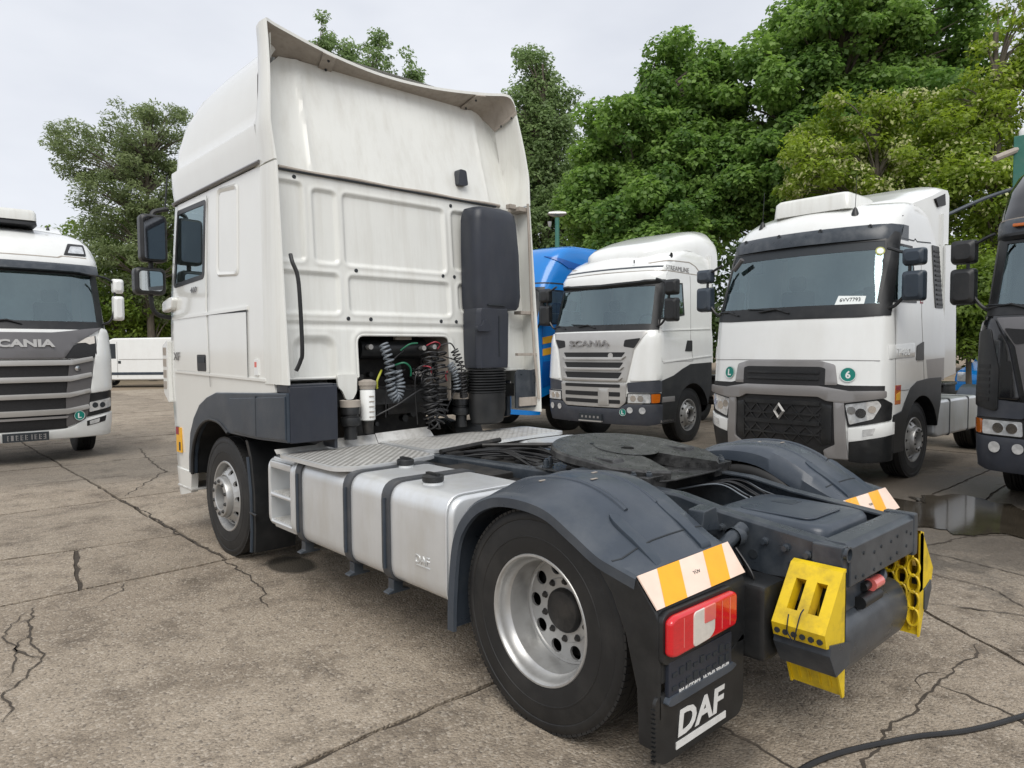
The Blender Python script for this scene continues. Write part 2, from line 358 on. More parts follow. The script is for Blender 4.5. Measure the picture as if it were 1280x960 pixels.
# ---------------------------------------------------------------- the yard: concrete slabs with recessed joints
def concrete_mat():
    m = bpy.data.materials.new('weathered_exposed_concrete'); m.use_nodes = True; t = m.node_tree; N = t.nodes; L = t.links; b = N['Principled BSDF']
    c = N.new('ShaderNodeTexCoord')
    def noise(sc, det=5, rg=.6, st=(1, 1, 1)):
        mp = N.new('ShaderNodeMapping'); mp.inputs['Scale'].default_value = st; L.new(c.outputs['Object'], mp.inputs[0])
        n = N.new('ShaderNodeTexNoise'); n.inputs['Scale'].default_value = sc; n.inputs['Detail'].default_value = det; n.inputs['Roughness'].default_value = rg
        L.new(mp.outputs[0], n.inputs['Vector']); return n.outputs['Fac']
    def ramp(f, a, b_, lo, hi):
        r = N.new('ShaderNodeMapRange'); r.inputs[1].default_value = a; r.inputs[2].default_value = b_; r.inputs[3].default_value = lo; r.inputs[4].default_value = hi; L.new(f, r.inputs[0]); return r.outputs[0]
    def mixc(f, a, b_, bt='MIX'):
        x = N.new('ShaderNodeMix'); x.data_type = 'RGBA'; x.blend_type = bt
        (L.new(f, x.inputs[0]) if hasattr(f, 'links') else setattr(x.inputs[0], 'default_value', f))
        (L.new(a, x.inputs[6]) if hasattr(a, 'links') else setattr(x.inputs[6], 'default_value', a))
        (L.new(b_, x.inputs[7]) if hasattr(b_, 'links') else setattr(x.inputs[7], 'default_value', b_)); return x.outputs[2]
    big = noise(.45, 4); mid = noise(2.6, 7, .68); fine = noise(85, 3, .7); grit = noise(190, 2, .6)
    vor = N.new('ShaderNodeTexVoronoi'); vor.inputs['Scale'].default_value = 75; L.new(c.outputs['Object'], vor.inputs['Vector'])
    sp = N.new('ShaderNodeSeparateColor'); L.new(vor.outputs['Color'], sp.inputs[0])
    base = mixc(ramp(big, .32, .68, 0, 1), (.285, .230, .170, 1), (.43, .36, .275, 1))
    base = mixc(ramp(noise(1.1, 6, .7), .50, .66, 0, .62), base, (.150, .115, .080, 1))
    base = mixc(ramp(mid, .50, .68, 0, .80), base, (.110, .084, .058, 1))
    base = mixc(ramp(noise(9, 6, .72), .54, .72, 0, .7), base, (.095, .075, .056, 1))
    base = mixc(ramp(fine, .40, .66, 0, .48), base, (.125, .102, .078, 1))
    base = mixc(ramp(sp.outputs[0], .78, .95, 0, .55), base, (.50, .44, .36, 1))
    base = mixc(ramp(sp.outputs[1], .84, .97, 0, .6), base, (.085, .07, .056, 1))
    base = mixc(ramp(grit, .60, .72, 0, .40), base, (.52, .46, .38, 1))
    oi = N.new('ShaderNodeObjectInfo'); hv = N.new('ShaderNodeHueSaturation'); L.new(base, hv.inputs['Color']); L.new(ramp(oi.outputs['Random'], 0, 1, .90, 1.10), hv.inputs['Value'])
    base = hv.outputs[0]
    # damp ground round the puddle by the parked trucks and two old oil drips, each with its own outline
    def spot(x, y, rx, ry, wob, lo, hi):
        mp = N.new('ShaderNodeMapping'); mp.inputs['Location'].default_value = (-x/rx, -y/ry, 0); mp.inputs['Scale'].default_value = (1/rx, 1/ry, 0); L.new(c.outputs['Object'], mp.inputs[0])
        ln = N.new('ShaderNodeVectorMath'); ln.operation = 'LENGTH'; L.new(mp.outputs[0], ln.inputs[0])
        ad = N.new('ShaderNodeMath'); ad.operation = 'MULTIPLY_ADD'; L.new(mid, ad.inputs[0]); ad.inputs[1].default_value = wob; L.new(ln.outputs['Value'], ad.inputs[2])
        return ramp(ad.outputs[0], lo+wob*.5, hi+wob*.5, 1, 0)
    wet = spot(5.4, -.1, 3.2, 2.8, 1.6, .7, 1.0); wet2 = spot(-.4, 10.2, 2.6, 2.2, .9, .7, 1.1); oil = spot(-.92, 3.16, .19, .30, .35, .8, 1.0); oil2 = spot(-.75, -.66, .26, .20, .8, .6, 1.05); wet3 = spot(9.5, 5.2, 6, 8, 1.2, .6, 1.1)
    base = mixc(wet, base, mixc(.68, base, (.045, .038, .03, 1)))
    base = mixc(wet3, base, mixc(.45, base, (.06, .05, .038, 1)))
    base = mixc(wet2, base, mixc(.4, base, (.09, .085, .075, 1)))
    base = mixc(oil, base, (.07, .058, .042, 1)); base = mixc(oil2, base, mixc(.68, base, (.04, .033, .026, 1)))
    L.new(base, b.inputs['Base Color'])
    rr = N.new('ShaderNodeMath'); rr.operation = 'MULTIPLY_ADD'; L.new(wet, rr.inputs[0]); rr.inputs[1].default_value = -.42; rr.inputs[2].default_value = .88; L.new(rr.outputs[0], b.inputs['Roughness'])
    h = N.new('ShaderNodeMath'); h.operation = 'MULTIPLY_ADD'; L.new(vor.outputs['Distance'], h.inputs[0]); h.inputs[1].default_value = -.9; L.new(fine, h.inputs[2])
    h2 = N.new('ShaderNodeMath'); h2.operation = 'MULTIPLY_ADD'; L.new(noise(14, 5, .65), h2.inputs[0]); h2.inputs[1].default_value = 1.6; L.new(h.outputs[0], h2.inputs[2])
    bp = N.new('ShaderNodeBump'); bp.inputs['Strength'].default_value = .8; bp.inputs['Distance'].default_value = .009; L.new(h2.outputs[0], bp.inputs['Height']); L.new(bp.outputs[0], b.inputs['Normal'])
    return m
M['concrete'] = concrete_mat()
M['soil'] = mat('dark_joint_soil', (.060, .048, .036), .95, var=.35, scale=20, bump=.5, bscale=90)
M['dirtground'] = mat('dusty_earth', (.23, .175, .12), .95, var=.25, scale=1.2, dirt=((.12, .11, .05), .6, .5, (1, 1, 1)), bump=.4, bscale=20)
ground = MB().add([(-500, -500, -.03), (500, -500, -.03), (500, 500, -.03), (-500, 500, -.03)], [(0, 1, 2, 3)]).build('ground', M['dirtground'], smooth=0)
tag(ground, kind='structure', label='dusty earth ground around the concrete yard')
yard = MB().add([(-14, -12, -.016), (22, -12, -.016), (22, 34, -.016), (-14, 34, -.016)], [(0, 1, 2, 3)]).build('pavement', M['soil'], smooth=0)
tag(yard, kind='structure', label='cracked concrete slab yard with soil-filled joints')
rnd = random.Random(5)
from mathutils import noise as mnoise
def split(polys, a, b):
    """cut convex polygons by the line a-b"""
    res = []; a = Vector(a); n = Vector((-(b[1]-a.y), b[0]-a.x))
    for p in polys:
        d = [(Vector(q)-a).dot(n) for q in p]; A = []; B = []
        for i in range(len(p)):
            j = (i+1) % len(p)
            if d[i] >= 0: A.append(p[i])
            if d[i] <= 0: B.append(p[i])
            if d[i]*d[j] < 0:
                t = d[i]/(d[i]-d[j]); q = (p[i][0]+(p[j][0]-p[i][0])*t, p[i][1]+(p[j][1]-p[i][1])*t); A.append(q); B.append(q)
        for c in (A, B):
            if len(c) > 2: res.append(c)
    return res
XJ = [-14, -6.9, -1.27, 4.35, 9.9, 15.6, 22]; YJ = [-12, -8.8, -5.7, -2.75, .48, 3.65, 7.0, 10.4, 13.6, 16.9, 20.2, 26, 34]
CUTS = {(1, 5): [((-1.3, 4.77), (-2.65, 4.97))], (2, 3): [((1.25, -1.3), (1.85, -.5))],
        (3, 3): [((4.4, -.1), (9.9, .2))], (2, 5): [((1.5, 7), (.8, 3.65))], (2, 6): [((-1.2, 8.2), (4.3, 8.9))]}
def slab_mesh(poly):
    n = len(poly); ctr = Vector((sum(p[0] for p in poly)/n, sum(p[1] for p in poly)/n)); area = sum(poly[i][0]*poly[(i+1) % n][1]-poly[(i+1) % n][0]*poly[i][1] for i in range(n))
    if area < 0: poly = poly[::-1]
    gap = .016
    # inset by moving each edge inwards
    lines = []
    for i in range(n):
        a, b = Vector(poly[i]), Vector(poly[(i+1) % n]); d = (b-a).normalized(); nn = Vector((-d.y, d.x)); lines.append((a+nn*gap, d))
    ins = []
    for i in range(n):
        (a, d), (c, e) = lines[i-1], lines[i]; cr = d.x*e.y-d.y*e.x
        ins.append(c if abs(cr) < 1e-6 else a+d*(((c-a).x*e.y-(c-a).y*e.x)/cr))
    pts = []
    for i in range(n):
        a, b = ins[i], ins[(i+1) % n]; k = max(1, int((b-a).length/.07)); k = min(k, 90)
        for j in range(k):
            q = a+(b-a)*(j/k); v = mnoise.noise_vector(Vector((q.x*1.3, q.y*1.3, 0)))*.02+mnoise.noise_vector(Vector((q.x*7, q.y*7, 3)))*.016+mnoise.noise_vector(Vector((q.x*23, q.y*23, 5)))*.006
            chip = mnoise.noise(Vector((q.x*4.2, q.y*4.2, 9.5+i)))
            w = (ctr-q).normalized()*max(0, chip-.32)*.05
            pts.append((q.x+v.x+w.x, q.y+v.y+w.y))
    return pts
for i in range(len(XJ)-1):
    for j in range(len(YJ)-1):
        if i == 1 and j in (3, 4): continue
        xa = XJ[i-1] if i == 2 and j in (3, 4) else XJ[i]
        polys = [[(xa, YJ[j]), (XJ[i+1], YJ[j]), (XJ[i+1], YJ[j+1]), (xa, YJ[j+1])]]
        for a, b in CUTS.get((i, j), []): polys = split(polys, a, b)
        if (i, j) == (1, 5):
            new = []
            for p in polys: new += split([p], (-2.13, 4.8), (-2.34, 3.64)) if sum(q[1] for q in p)/len(p) < 4.75 else [p]
            polys = new
        for p in polys:
            pts = slab_mesh(p); dz = rnd.uniform(-.003, .003); mb = MB(); n = len(pts)
            mb.add([(x, y, dz) for x, y in pts]+[(x, y, -.025) for x, y in pts], [list(range(n))]+[(k, k+n, (k+1) % n+n, (k+1) % n) for k in range(n)])
            mb.build('concrete_slab', M['concrete'], yard, smooth=0)
def crack(pts, w=.012, seed=0):
    """a dirt-filled hairline crack: an uneven strip lying just proud of the slab"""
    rg = random.Random(seed); path = []
    for a, b in zip(pts[:-1], pts[1:]):
        a, b = Vector(a), Vector(b); k = max(2, int((b-a).length/.035)); nn = Vector((-(b-a).y, (b-a).x)).normalized()
        for q in range(k):
            p = a+(b-a)*(q/k); o = mnoise.noise(Vector((p.x*5, p.y*5, seed)))*.05+mnoise.noise(Vector((p.x*19, p.y*19, seed)))*.022; path.append((p+nn*o, nn))
    mb = MB(); L = []; Rr = []; n = len(path)
    for k, (p, nn) in enumerate(path):
        ww = w*(.35+.9*abs(mnoise.noise(Vector((p.x*9, p.y*9, seed+4))))+rg.random()*.25)*(min(1, k/6+.15, (n-1-k)/6+.15)); L.append((p.x+nn.x*ww, p.y+nn.y*ww, .0045)); Rr.append((p.x-nn.x*ww, p.y-nn.y*ww, .0045))
    mb.add(L+Rr, [(k, k+1, n+k+1, n+k) for k in range(n-1)])
    return mb.build('crack', M['soil'], yard, smooth=0)
crack([(-1.27, 3.7), (-1.32, 2.75), (-1.5, 2.3)], .009, 1); crack([(-.55, -.40), (-.60, -.72), (-.66, -1.0), (-.62, -1.3)], .011, 2)
crack([(3.3, .1), (3.18, -.28), (3.09, -.65), (3.01, -.99), (2.9, -1.6)], .009, 3); crack([(1.83, -.69), (2.04, -1.18), (2.1, -1.9)], .008, 4)
crack([(.18, 11.75), (-.1, 10.2), (-.3, 8.67), (-1.2, 7.1)], .014, 5); crack([(-2.2, 8.9), (-.6, 8.7)], .01, 6); crack([(-2.62, 3.5), (-2.75, 2.9), (-2.70, 2.5), (-2.92, 2.1), (-3.0, 1.7)], .008, 7); crack([(-2.66, 3.4), (-2.86, 3.05), (-2.84, 2.6), (-2.95, 2.2)], .006, 17); crack([(-2.75, 2.9), (-2.86, 2.7), (-2.72, 2.45)], .012, 18)
crack([(1.33, -1.13), (.82, -1.11), (.14, -1.10), (-.37, -1.12), (-.62, -1.3)], .010, 19); crack([(.75, -1.11), (.60, -1.0), (.45, -1.08)], .010, 20); crack([(-1.28, 7.0), (-1.24, 5.9), (-1.29, 4.8), (-1.25, 3.7)], .015, 21)
crack([(2.6, -.2), (2.5, -.9), (1.9, -1.5)], .007, 8); crack([(-2.0, 3.6), (-2.3, 3.2)], .008, 9); crack([(0.6, -1.1), (.55, -1.35), (.3, -1.7)], .012, 10)
crack([(3.4, 16.5), (2.5, 14.8), (1.1, 13.4)], .016, 11); crack([(3.2, -.15), (4.1, -.4), (4.9, -1.2)], .01, 12)
# puddle in front of the parked trucks
M['water'] = mat('puddle_water', (.040, .033, .024), .09, var=.3, scale=3, spec=.32, bump=.05, bscale=9)
rng = random.Random(3); pp = []
for k in range(160):
    a = 2*math.pi*k/160; n_ = 1+.55*mnoise.noise(Vector((math.cos(a)*1.8, math.sin(a)*1.8, 2)))+.35*mnoise.noise(Vector((math.cos(a)*5, math.sin(a)*5, 7)))+.12*mnoise.noise(Vector((math.cos(a)*14, math.sin(a)*14, 7)))
    pp.append((4.95+.85*n_*math.cos(a), -.2+1.15*n_*math.sin(a), .0075))
pud = MB().add(pp, [list(range(160))]).build('puddle', M['water'], smooth=0); tag(pud, kind='structure', label='shallow puddle in front of the parked trucks')
rgp_ = random.Random(12); mbp = MB()
for k in range(420):
    x, y = rgp_.uniform(-3.4, 2.5), rgp_.uniform(-1.6, 5.5); r_ = rgp_.choice((.004, .005, .006, .009)); q = rgp_.uniform(0, 6)
    mbp.add([(x+r_*math.cos(q+a)*rgp_.uniform(.7, 1.3), y+r_*math.sin(q+a)*rgp_.uniform(.7, 1.3), .0) for a in (0, 1.26, 2.5, 3.77, 5.0)]+[(x, y, r_*.9)], [(i, (i+1) % 5, 5) for i in range(5)])
tag(mbp.build('grit', M['concrete'], smooth=0), 'loose grit scattered over the concrete yard', 'grit', kind='stuff')
# black cable lying on the concrete
cb = MB().tube(catmull([(-1.3, -.98, .014), (-.6, -.985, .014), (-.1, -1.18, .014), (.20, -1.36, .014), (.62, -1.53, .014), (1.2, -1.75, .014), (2.2, -2.0, .014)], 10), .0125, 8).build('cable', M['hoseblack'])
tag(cb, 'black rubber cable lying across the concrete in the bottom right corner', 'cable')
# ---------------------------------------------------------------- wheels (axis along x, outer face towards -x)
def tyre_profile(w, Ro, Ri, x0):
    """x0 = outer sidewall bulge; returns lathe profile from outer bead over the tread to inner bead"""
    p = [(x0+.020, Ri), (x0+.006, Ri+.012), (x0+.004, Ri+.03), (x0+.001, Ri+.06), (x0, Ri+.085), (x0-.002, Ri+.0865), (x0-.002, Ri+.092), (x0, Ri+.094), (x0+.003, Ro-.06), (x0+.006, Ro-.050), (x0+.003, Ro-.047), (x0+.003, Ro-.035), (x0+.010, Ro-.012), (x0+.022, Ro-.002)]
    g = [.28, .44, .56, .72]; a = x0+.024; ww = w-.048; q = [(a, Ro)]
    for k in g:
        c = a+ww*k; q += [(c-.007, Ro+.002), (c-.005, Ro-.014), (c+.005, Ro-.014), (c+.007, Ro+.002)]
    q.append((a+ww, Ro)); p += q
    p += [(x0+w-t+x0 if False else x0+w-(t-x0), r) for t, r in p[:14][::-1]]
    return p
def holed_disc(mb, c, x, r0, r1, rh, hole, nh=10, depth=.012, cone=0., m=0, a_off=0.):
    """annulus with nh round holes, outer side at x; cone: x shift of the inner rim"""
    K = 16
    for h in range(nh):
        a0 = a_off+2*math.pi*h/nh-math.pi/nh; a1 = a0+2*math.pi/nh; am = (a0+a1)/2
        bd = []
        for t in np.linspace(0, 1, 5)[:-1]: bd.append((a0+(a1-a0)*t, r0))
        for t in np.linspace(0, 1, 5)[:-1]: bd.append((a1, r0+(r1-r0)*t))
        for t in np.linspace(0, 1, 5)[:-1]: bd.append((a1+(a0-a1)*t, r1))
        for t in np.linspace(0, 1, 5)[:-1]: bd.append((a0, r1+(r0-r1)*t))
        def P(a, r, dx=0): 
            k = (r1-r)/(r1-r0); return (c[0]+x+cone*k+dx, c[1]+r*math.cos(a), c[2]+r*math.sin(a))
        outer = [P(a, r) for a, r in bd]; inner = []; back = []
        for a, r in bd:
            u = Vector((r*math.cos(a)-rh*math.cos(am), r*math.sin(a)-rh*math.sin(am))).normalized()
            q = Vector((rh*math.cos(am), rh*math.sin(am)))+u*hole; rr = q.length; aa = math.atan2(q.y, q.x); inner.append(P(aa, rr)); back.append(P(aa, rr, depth))
        mb.add(outer+inner+back, [(i, (i+1) % K, K+(i+1) % K, K+i) for i in range(K)]+[(K+i, K+(i+1) % K, 2*K+(i+1) % K, 2*K+i) for i in range(K)], m)
WCACHE = {}
def make_wheel(parent, x, y, z, side, kind, Ro=.507, rimm='rim', steer=0., w=.29):
    """side -1 = left of the truck (outer face at x); dual rear wheels get an inner tyre"""
    key = (kind, Ro, rimm, w)
    if key in WCACHE:
        wh = copy_tree(WCACHE[key], parent); wh.location = (x, y, z); wh.rotation_euler = (0, 0, (math.pi if side > 0 else 0)+steer); return wh
    Ri = .292
    hub = MB(); hub.lathe([(.25, .23), (.25, .19), (.22, .17), (.22, .10), (.30, .09)] if kind == 'rear' else [(.22, .24), (.16, .22), (.12, .18), (.05, .12)], (0, 0, 0), 'x', 32)
    if kind == 'rear': hub.lathe([(.21, .108), (.178, .104), (.165, .092), (.162, .06), (.158, .0005)], (0, 0, 0), 'x', 32)
    else: hub.lathe([(.05, .115), (.02, .10), (.012, .07), (.010, .0005)], (0, 0, 0), 'x', 24)
    wh = hub.build('wheel', M['deep'], parent)
    t = MB(); t.lathe(tyre_profile(w, Ro, Ri, 0), (0, 0, 0), 'x', 72)
    if kind == 'rear': t.lathe(tyre_profile(w, Ro, Ri, w+.04), (0, 0, 0), 'x', 60)
    # shoulder blocks
    for k in range(96):
        a = 2*math.pi*k/96
        for xx in ((.012, .05), (w-.05, w-.012)):
            mt = Matrix.Rotation(a, 4, 'X'); t.box(xx[0], xx[1], -.0135, .0135, Ro-.010, Ro+.0015, 0, mt)
    t.build('tyre', M['rubber'], wh, smooth=35)
    r = MB()
    if kind == 'rear':
        r.lathe([(.03, Ri+.006), (.010, Ri+.010), (.004, Ri+.006), (.004, Ri-.002), (.012, Ri-.010), (.030, Ri-.014), (.060, Ri-.020), (.075, Ri-.034), (.12, Ri-.040), (.196, Ri-.042), (.204, .248), (.206, .236)], (0, 0, 0), 'x', 64)
        r.lathe([(.194, .252), (.188, .248), (.189, .238), (.196, .234)], (0, 0, 0), 'x', 64)
        holed_disc(r, (0, 0, 0), .196, .150, .244, .200, .034, 10, .014, .0)
        r.lathe([(.196, .152), (.191, .148), (.191, .10)], (0, 0, 0), 'x', 48)
    else:
        r.lathe([(.03, Ri+.006), (.008, Ri+.010), (.002, Ri+.004), (.004, Ri-.008), (.030, Ri-.016), (.050, Ri-.024), (.10, Ri-.034)], (0, 0, 0), 'x', 64)
        r.lathe([(.10, .262), (.085, .258), (.052, .250)], (0, 0, 0), 'x', 64)
        holed_disc(r, (0, 0, 0), .052, .186, .250, .218, .024, 10, .02, -.058)
        r.lathe([(-.006, .188), (-.006, .182), (.006, .178), (.006, .174), (-.040, .172), (-.052, .166), (-.054, .160), (-.054, .112), (-.048, .106), (.03, .10)], (0, 0, 0), 'x', 56)
    r.build('rim', M[rimm], wh, smooth=35)
    nme = None
    for k in range(10):
        a = 2*math.pi*(k+.5)/10; yy, zz = .137*math.cos(a), .137*math.sin(a); x0 = .190 if kind == 'rear' else -.054
        if kind == 'rear': yy, zz = yy*1.0, zz*1.0
        if nme is None:
            o = MB().lathe([(0, .0005), (-.014, .0005), (-.014, .010), (-.003, .0145), (0, .018)], (0, 0, 0), 'x', 8).build('wheel_nut', M['deep'], wh, smooth=30); nme = o.data
        else: o = newobj('wheel_nut', nme, wh)
        o.location = (x0, yy, zz)
    WCACHE[key] = wh; wh.location = (x, y, z); wh.rotation_euler = (0, 0, (math.pi if side > 0 else 0)+steer)
    return wh
# ---------------------------------------------------------------- the tractor unit in the foreground (rear axle over the origin, forward = +y, left = -x)
T = thing('tractor_unit', 'large cream white tractor unit seen from behind with open coupling deck and yellow wheel chocks', 'truck')
def wallY(z): return 2.62+.07*(z-1.5)
# --- cab skin
DS = Shell([(.3, 5.33, .13, 1.20, .26), (.75, 5.36, .13, 1.22, .24), (1.5, 5.36, .13, 1.24, .22), (2.2, 5.30, .13, 1.245, .22), (3.15, 5.12, .14, 1.235, .22)], yr=2.2)
sy = lambda y, z, sd: DS.s_y(y, z, sd)
side = [(2.66, 1.44), (3.83, 1.38), (4.10, 1.32), (4.26, 1.24), (4.40, 1.12), (4.47, 1.03), (4.53, .88), (4.56, .72), (4.56, .62)]
ol = [(sy(y, z, -1), z) for y, z in side]+[(sy(y, z, 1), z) for y, z in side[::-1]]+[(sy(2.74, 3.10, 1), 3.10), (sy(2.74, 3.10, -1), 3.10)]
WIN = [(4.82, 2.355), (4.04, 2.385), (3.975, 3.02), (4.69, 3.03)]; WIN2 = [(4.79, 2.38), (4.065, 2.41), (4.0, 2.995), (4.675, 3.005)]
cab = DS.panel('cab', ol, M['creamside'], T, off=0, base=-.03, fx=False, ds=.12, dz=.1, holes=[[(sy(y, z, k), z) for y, z in WIN] for k in (-1, 1)])
# lower front corner with the boarding step
for sd in (-1, 1):
    o = DS.panel('bumper_corner', [(sy(4.56, .62, sd), .62), (sy(4.62, .42, sd), .42), (sy(4.9, .36, sd), .36), (sd*.4, .36), (sd*.4, .62)], M['creamside'], T, off=.012, base=-.05, fx=False)
MB().box(-1.225, -.95, 4.58, 4.98, .44, .46).build('boarding_step', M['deck'], T, bevel=.006)
MB().box(-1.0, 1.0, 4.7, 5.1, .55, 1.2).box(-1.15, 1.15, 2.7, 4.9, 1.3, 1.42).build('cab_floor', M['black'], T)
for k in range(3): MB().box(-1.262, -1.235, 4.55+.0, 4.60, .70+.0+k*.0, .73) if False else None
# warning sticker on the bumper side
MB().box(-1.2405, -1.226, 4.80, 4.93, .78, 1.02).build('warning_sticker', M['stripe'], T)
MB().box(-1.2430, -1.227, 4.85, 4.93, .95, 1.02).build('warning_sticker', M['hosered'], T)
MB().box(-1.2430, -1.227, 4.81, 4.85, .80, .88).build('warning_sticker', M['ink'], T)
# corner air deflector beside the grille
cd = MB().prism(rpoly([(5.04, 1.24), (5.20, 1.34), (5.215, 1.80), (5.06, 1.86)], .03), 'x', -1.262, -1.16).build('corner_air_deflector', M['creamside'], T, bevel=.008)
for k in range(4):
    MB().box(-1.267, -1.255, 5.10, 5.185, 1.38+k*.11, 1.455+k*.11).build('slot', M['greyspoil'], cd)
# --- door, left and right
for sd, S_ in ((-1, 'L'), (1, 'R')):
    door = DS.panel('door', rpoly([(4.88, 1.57), (3.98, 1.56), (3.93, 3.06), (4.66, 3.06), (4.86, 2.36)], [.05, .02, .05, .05, .1]), M['creamside'], T, off=.006, base=-.004, sides=S_, holes=[WIN])
    DS.panel('window_seal', rpoly([(4.845, 2.34), (4.02, 2.37), (3.955, 3.035), (4.70, 3.045)], [.06, .06, .04, .04]), M['black'], door, off=.010, base=0, sides=S_, holes=[WIN2])
    DS.panel('window', [(4.80, 2.375), (4.06, 2.405), (3.995, 3.0), (4.68, 3.01)], M['glass'], door, off=.004, base=.002, sides=S_)
    h = DS.panel('handle', rrect(4.04, 1.57, 4.26, 1.715, .02), M['black'], door, off=.009, base=0, sides=S_)
    DS.panel('grip', rrect(4.06, 1.645, 4.24, 1.695, .012), M['ink'], door, off=.014, base=.0, sides=S_)
    DS.panel('side_moulding', [(4.90, 1.545), (2.80, 1.515), (2.80, 1.535), (4.90, 1.565)], M['creamside'], T, off=.012, base=-.002, sides=S_)
    DS.panel('waist_moulding', [(4.90, 2.045), (3.10, 2.06), (3.10, 2.085), (4.90, 2.07)], M['creamside'], T, off=.013, base=-.002, sides=S_)
    lk = DS.panel('locker_door', rpoly([(3.925, 1.545), (3.14, 1.535), (3.13, 2.045), (3.925, 2.055)], .02), M['creamside'], T, off=.0075, base=-.004, sides=S_)
    # pressed panel behind the door: a raised frame round it
    o_ = rpoly([(3.74, 2.36), (3.27, 2.33), (3.25, 3.05), (3.71, 3.08)], .06); i_ = rpoly([(3.70, 2.40), (3.31, 2.37), (3.29, 3.01), (3.67, 3.04)], .05)
    mb = MB(); n = len(o_)
    P_ = [DS.pt(sy(y, z, sd), z, .001) for y, z in o_]; Q_ = [DS.pt(sy(y*.6+b*.4, z*.6+c*.4, sd), z*.6+c*.4, .012) for (y, z), (b, c) in zip(o_, i_)]; W_ = [DS.pt(sy(y, z, sd), z, .0015) for y, z in i_]
    mb.loft([P_, Q_, W_], caps=False).build('pressed_panel', M['creamside'], T)
# dark gaps round the left-hand door and locker
def gap(pts, S_='L', w=.005):
    pts = [Vector(p) for p in pts]; mb = MB()
    for a, b in zip(pts[:-1], pts[1:]):
        d = (b-a).normalized(); n = Vector((-d.y, d.x))*w; k = 8; rows = []
        for j in range(k+1):
            q = a+(b-a)*(j/k); rows.append([DS.pt(sy((q+n*s).x, (q+n*s).y, -1), (q+n*s).y, .0095) for s in (-1, 1)])
        for r0_, r1_ in zip(rows[:-1], rows[1:]): mb.add(r0_+r1_, [(0, 1, 3, 2)])
    return mb.build('panel_gap', M['ink'], T)
gap([(3.955, 1.44), (3.955, 2.05), (3.925, 3.06)], w=.004); gap([(3.93, 2.058), (3.12, 2.05), (3.125, 1.53)], w=.006)
text('lettering', 'XF', .075, M['dgrey'], T, DS.mtx(0, 1.70, .015, 'L', 4.80), w=.17)
text('lettering', '460', .05, M['dgrey'], T, DS.mtx(0, 2.29, .015, 'L', 4.28), w=.16, shear=.2)
MB().box(-1.2525, -1.24, 2.93, 3.0, 1.56, 1.68).build('sticker', M['sticker'], T); MB().box(-1.2535, -1.24, 2.95, 2.99, 1.62, 1.66).build('sticker', M['pinkred'], T)
# --- roof
RS = Shell([(3.10, 5.13, .14, 1.235, .22), (3.14, 5.15, .14, 1.245, .24), (3.36, 5.18, .15, 1.264, .26), (3.395, 5.19, .15, 1.262, .27), (3.415, 5.20, .15, 1.235, .29), (3.43, 5.20, .15, 1.222, .30), (3.60, 5.20, .16, 1.212, .33), (3.80, 5.10, .18, 1.185, .36), (3.95, 4.88, .2, 1.135, .38), (4.06, 4.54, .22, 1.06, .38), (4.13, 4.08, .22, .96, .38), (4.16, 3.6, .22, .84, .36)], yr=2.2)
def roofY(z): return 2.78+.27*(z-3.08)
lv = [3.11, 3.2, 3.3, 3.36, 3.395, 3.415, 3.43, 3.52, 3.60, 3.7, 3.80, 3.88, 3.95, 4.01, 4.06, 4.10, 4.13, 4.16]
rings = []
for z in lv:
    s0 = RS.s_y(roofY(z), z, -1); rings.append([RS.pt(s, z) for s in np.linspace(s0, -s0, 81)])
mb = MB(); mb.loft(rings, caps=False, closed=False); mb.add(rings[-1], [list(range(81))])
roof = mb.build('roof', M['creamside'], T, smooth=50)
# roof edge moulding just above the seam
mb = MB(); 
for z, o1 in ((3.125, .02),):
    s0 = RS.s_y(2.82, z, -1); pts = [RS.pt(s, z, .012) for s in np.linspace(s0, -s0, 61)]
    mb.tube(pts, .014, 8)
mb.build('roof_seal', M['dgrey'], T)
# rear wall of the roof
up_w = MB()
def rw(x, z):
    e = abs(x)-.88; return (x, roofY(z)-.045+(max(0, e)*.22)-.010*math.exp(-((e+.005)/.018)**2), z)
zs = np.linspace(3.085, 4.0, 20); G = []
for z in zs:
    hw = float(np.interp(z, [3.08, 3.5, 3.75, 3.9, 4.0], [1.235, 1.215, 1.175, 1.10, 1.0])); G.append([rw(hw*t, z) for t in np.linspace(-1, 1, 121)])
up_w.loft(G, caps=False, closed=False).build('roof_rear_wall', M['cream'], T, smooth=30)
MB().prism(rpoly([(.515, 3.205), (.625, 3.215), (.605, 3.345), (.53, 3.35)], .02), 'y', 2.72, 2.80).build('marker_plate', M['intake'], T, bevel=.006)
# --- lower rear wall: a pressed steel sheet
def sdr(x, z, x0, x1, z0, z1, r):
    cx, cz, hx, hz = (x0+x1)/2, (z0+z1)/2, (x1-x0)/2-r, (z1-z0)/2-r
    dx, dz = np.abs(x-cx)-hx, np.abs(z-cz)-hz
    return np.hypot(np.maximum(dx, 0), np.maximum(dz, 0))+np.minimum(np.maximum(dx, dz), 0)-r
st = .0125; xs = np.arange(-1.225, 1.2251, st); zz = np.arange(1.50, 3.081, st); X, Z = np.meshgrid(xs, zz)
OPEN = (-.575, .335, 1.2, 1.865, .07)
so = sdr(X, Z, *OPEN); H = np.zeros_like(X)
def press(box, depth, w=.022, r=.045):
    d = sdr(X, Z, *box, r); t = np.clip((-d)/w, 0, 1); return depth*(t*t*(3-2*t))+(-.005)*np.exp(-((d-.008)/.014)**2)
for b in ((-1.30, -.965, 2.405, 3.0), (-.90, -.69, 2.405, 2.97), (-.645, .345, 2.405, 2.97), (-1.30, -.70, 2.02, 2.335), (-.625, .37, 2.03, 2.33), (.42, .9, 2.44, 2.97), (.455, .9, 2.08, 2.33)): H += press(b, .019)
H += press((-1.11, -.755, 1.30, 1.855), .035, .06, .10)
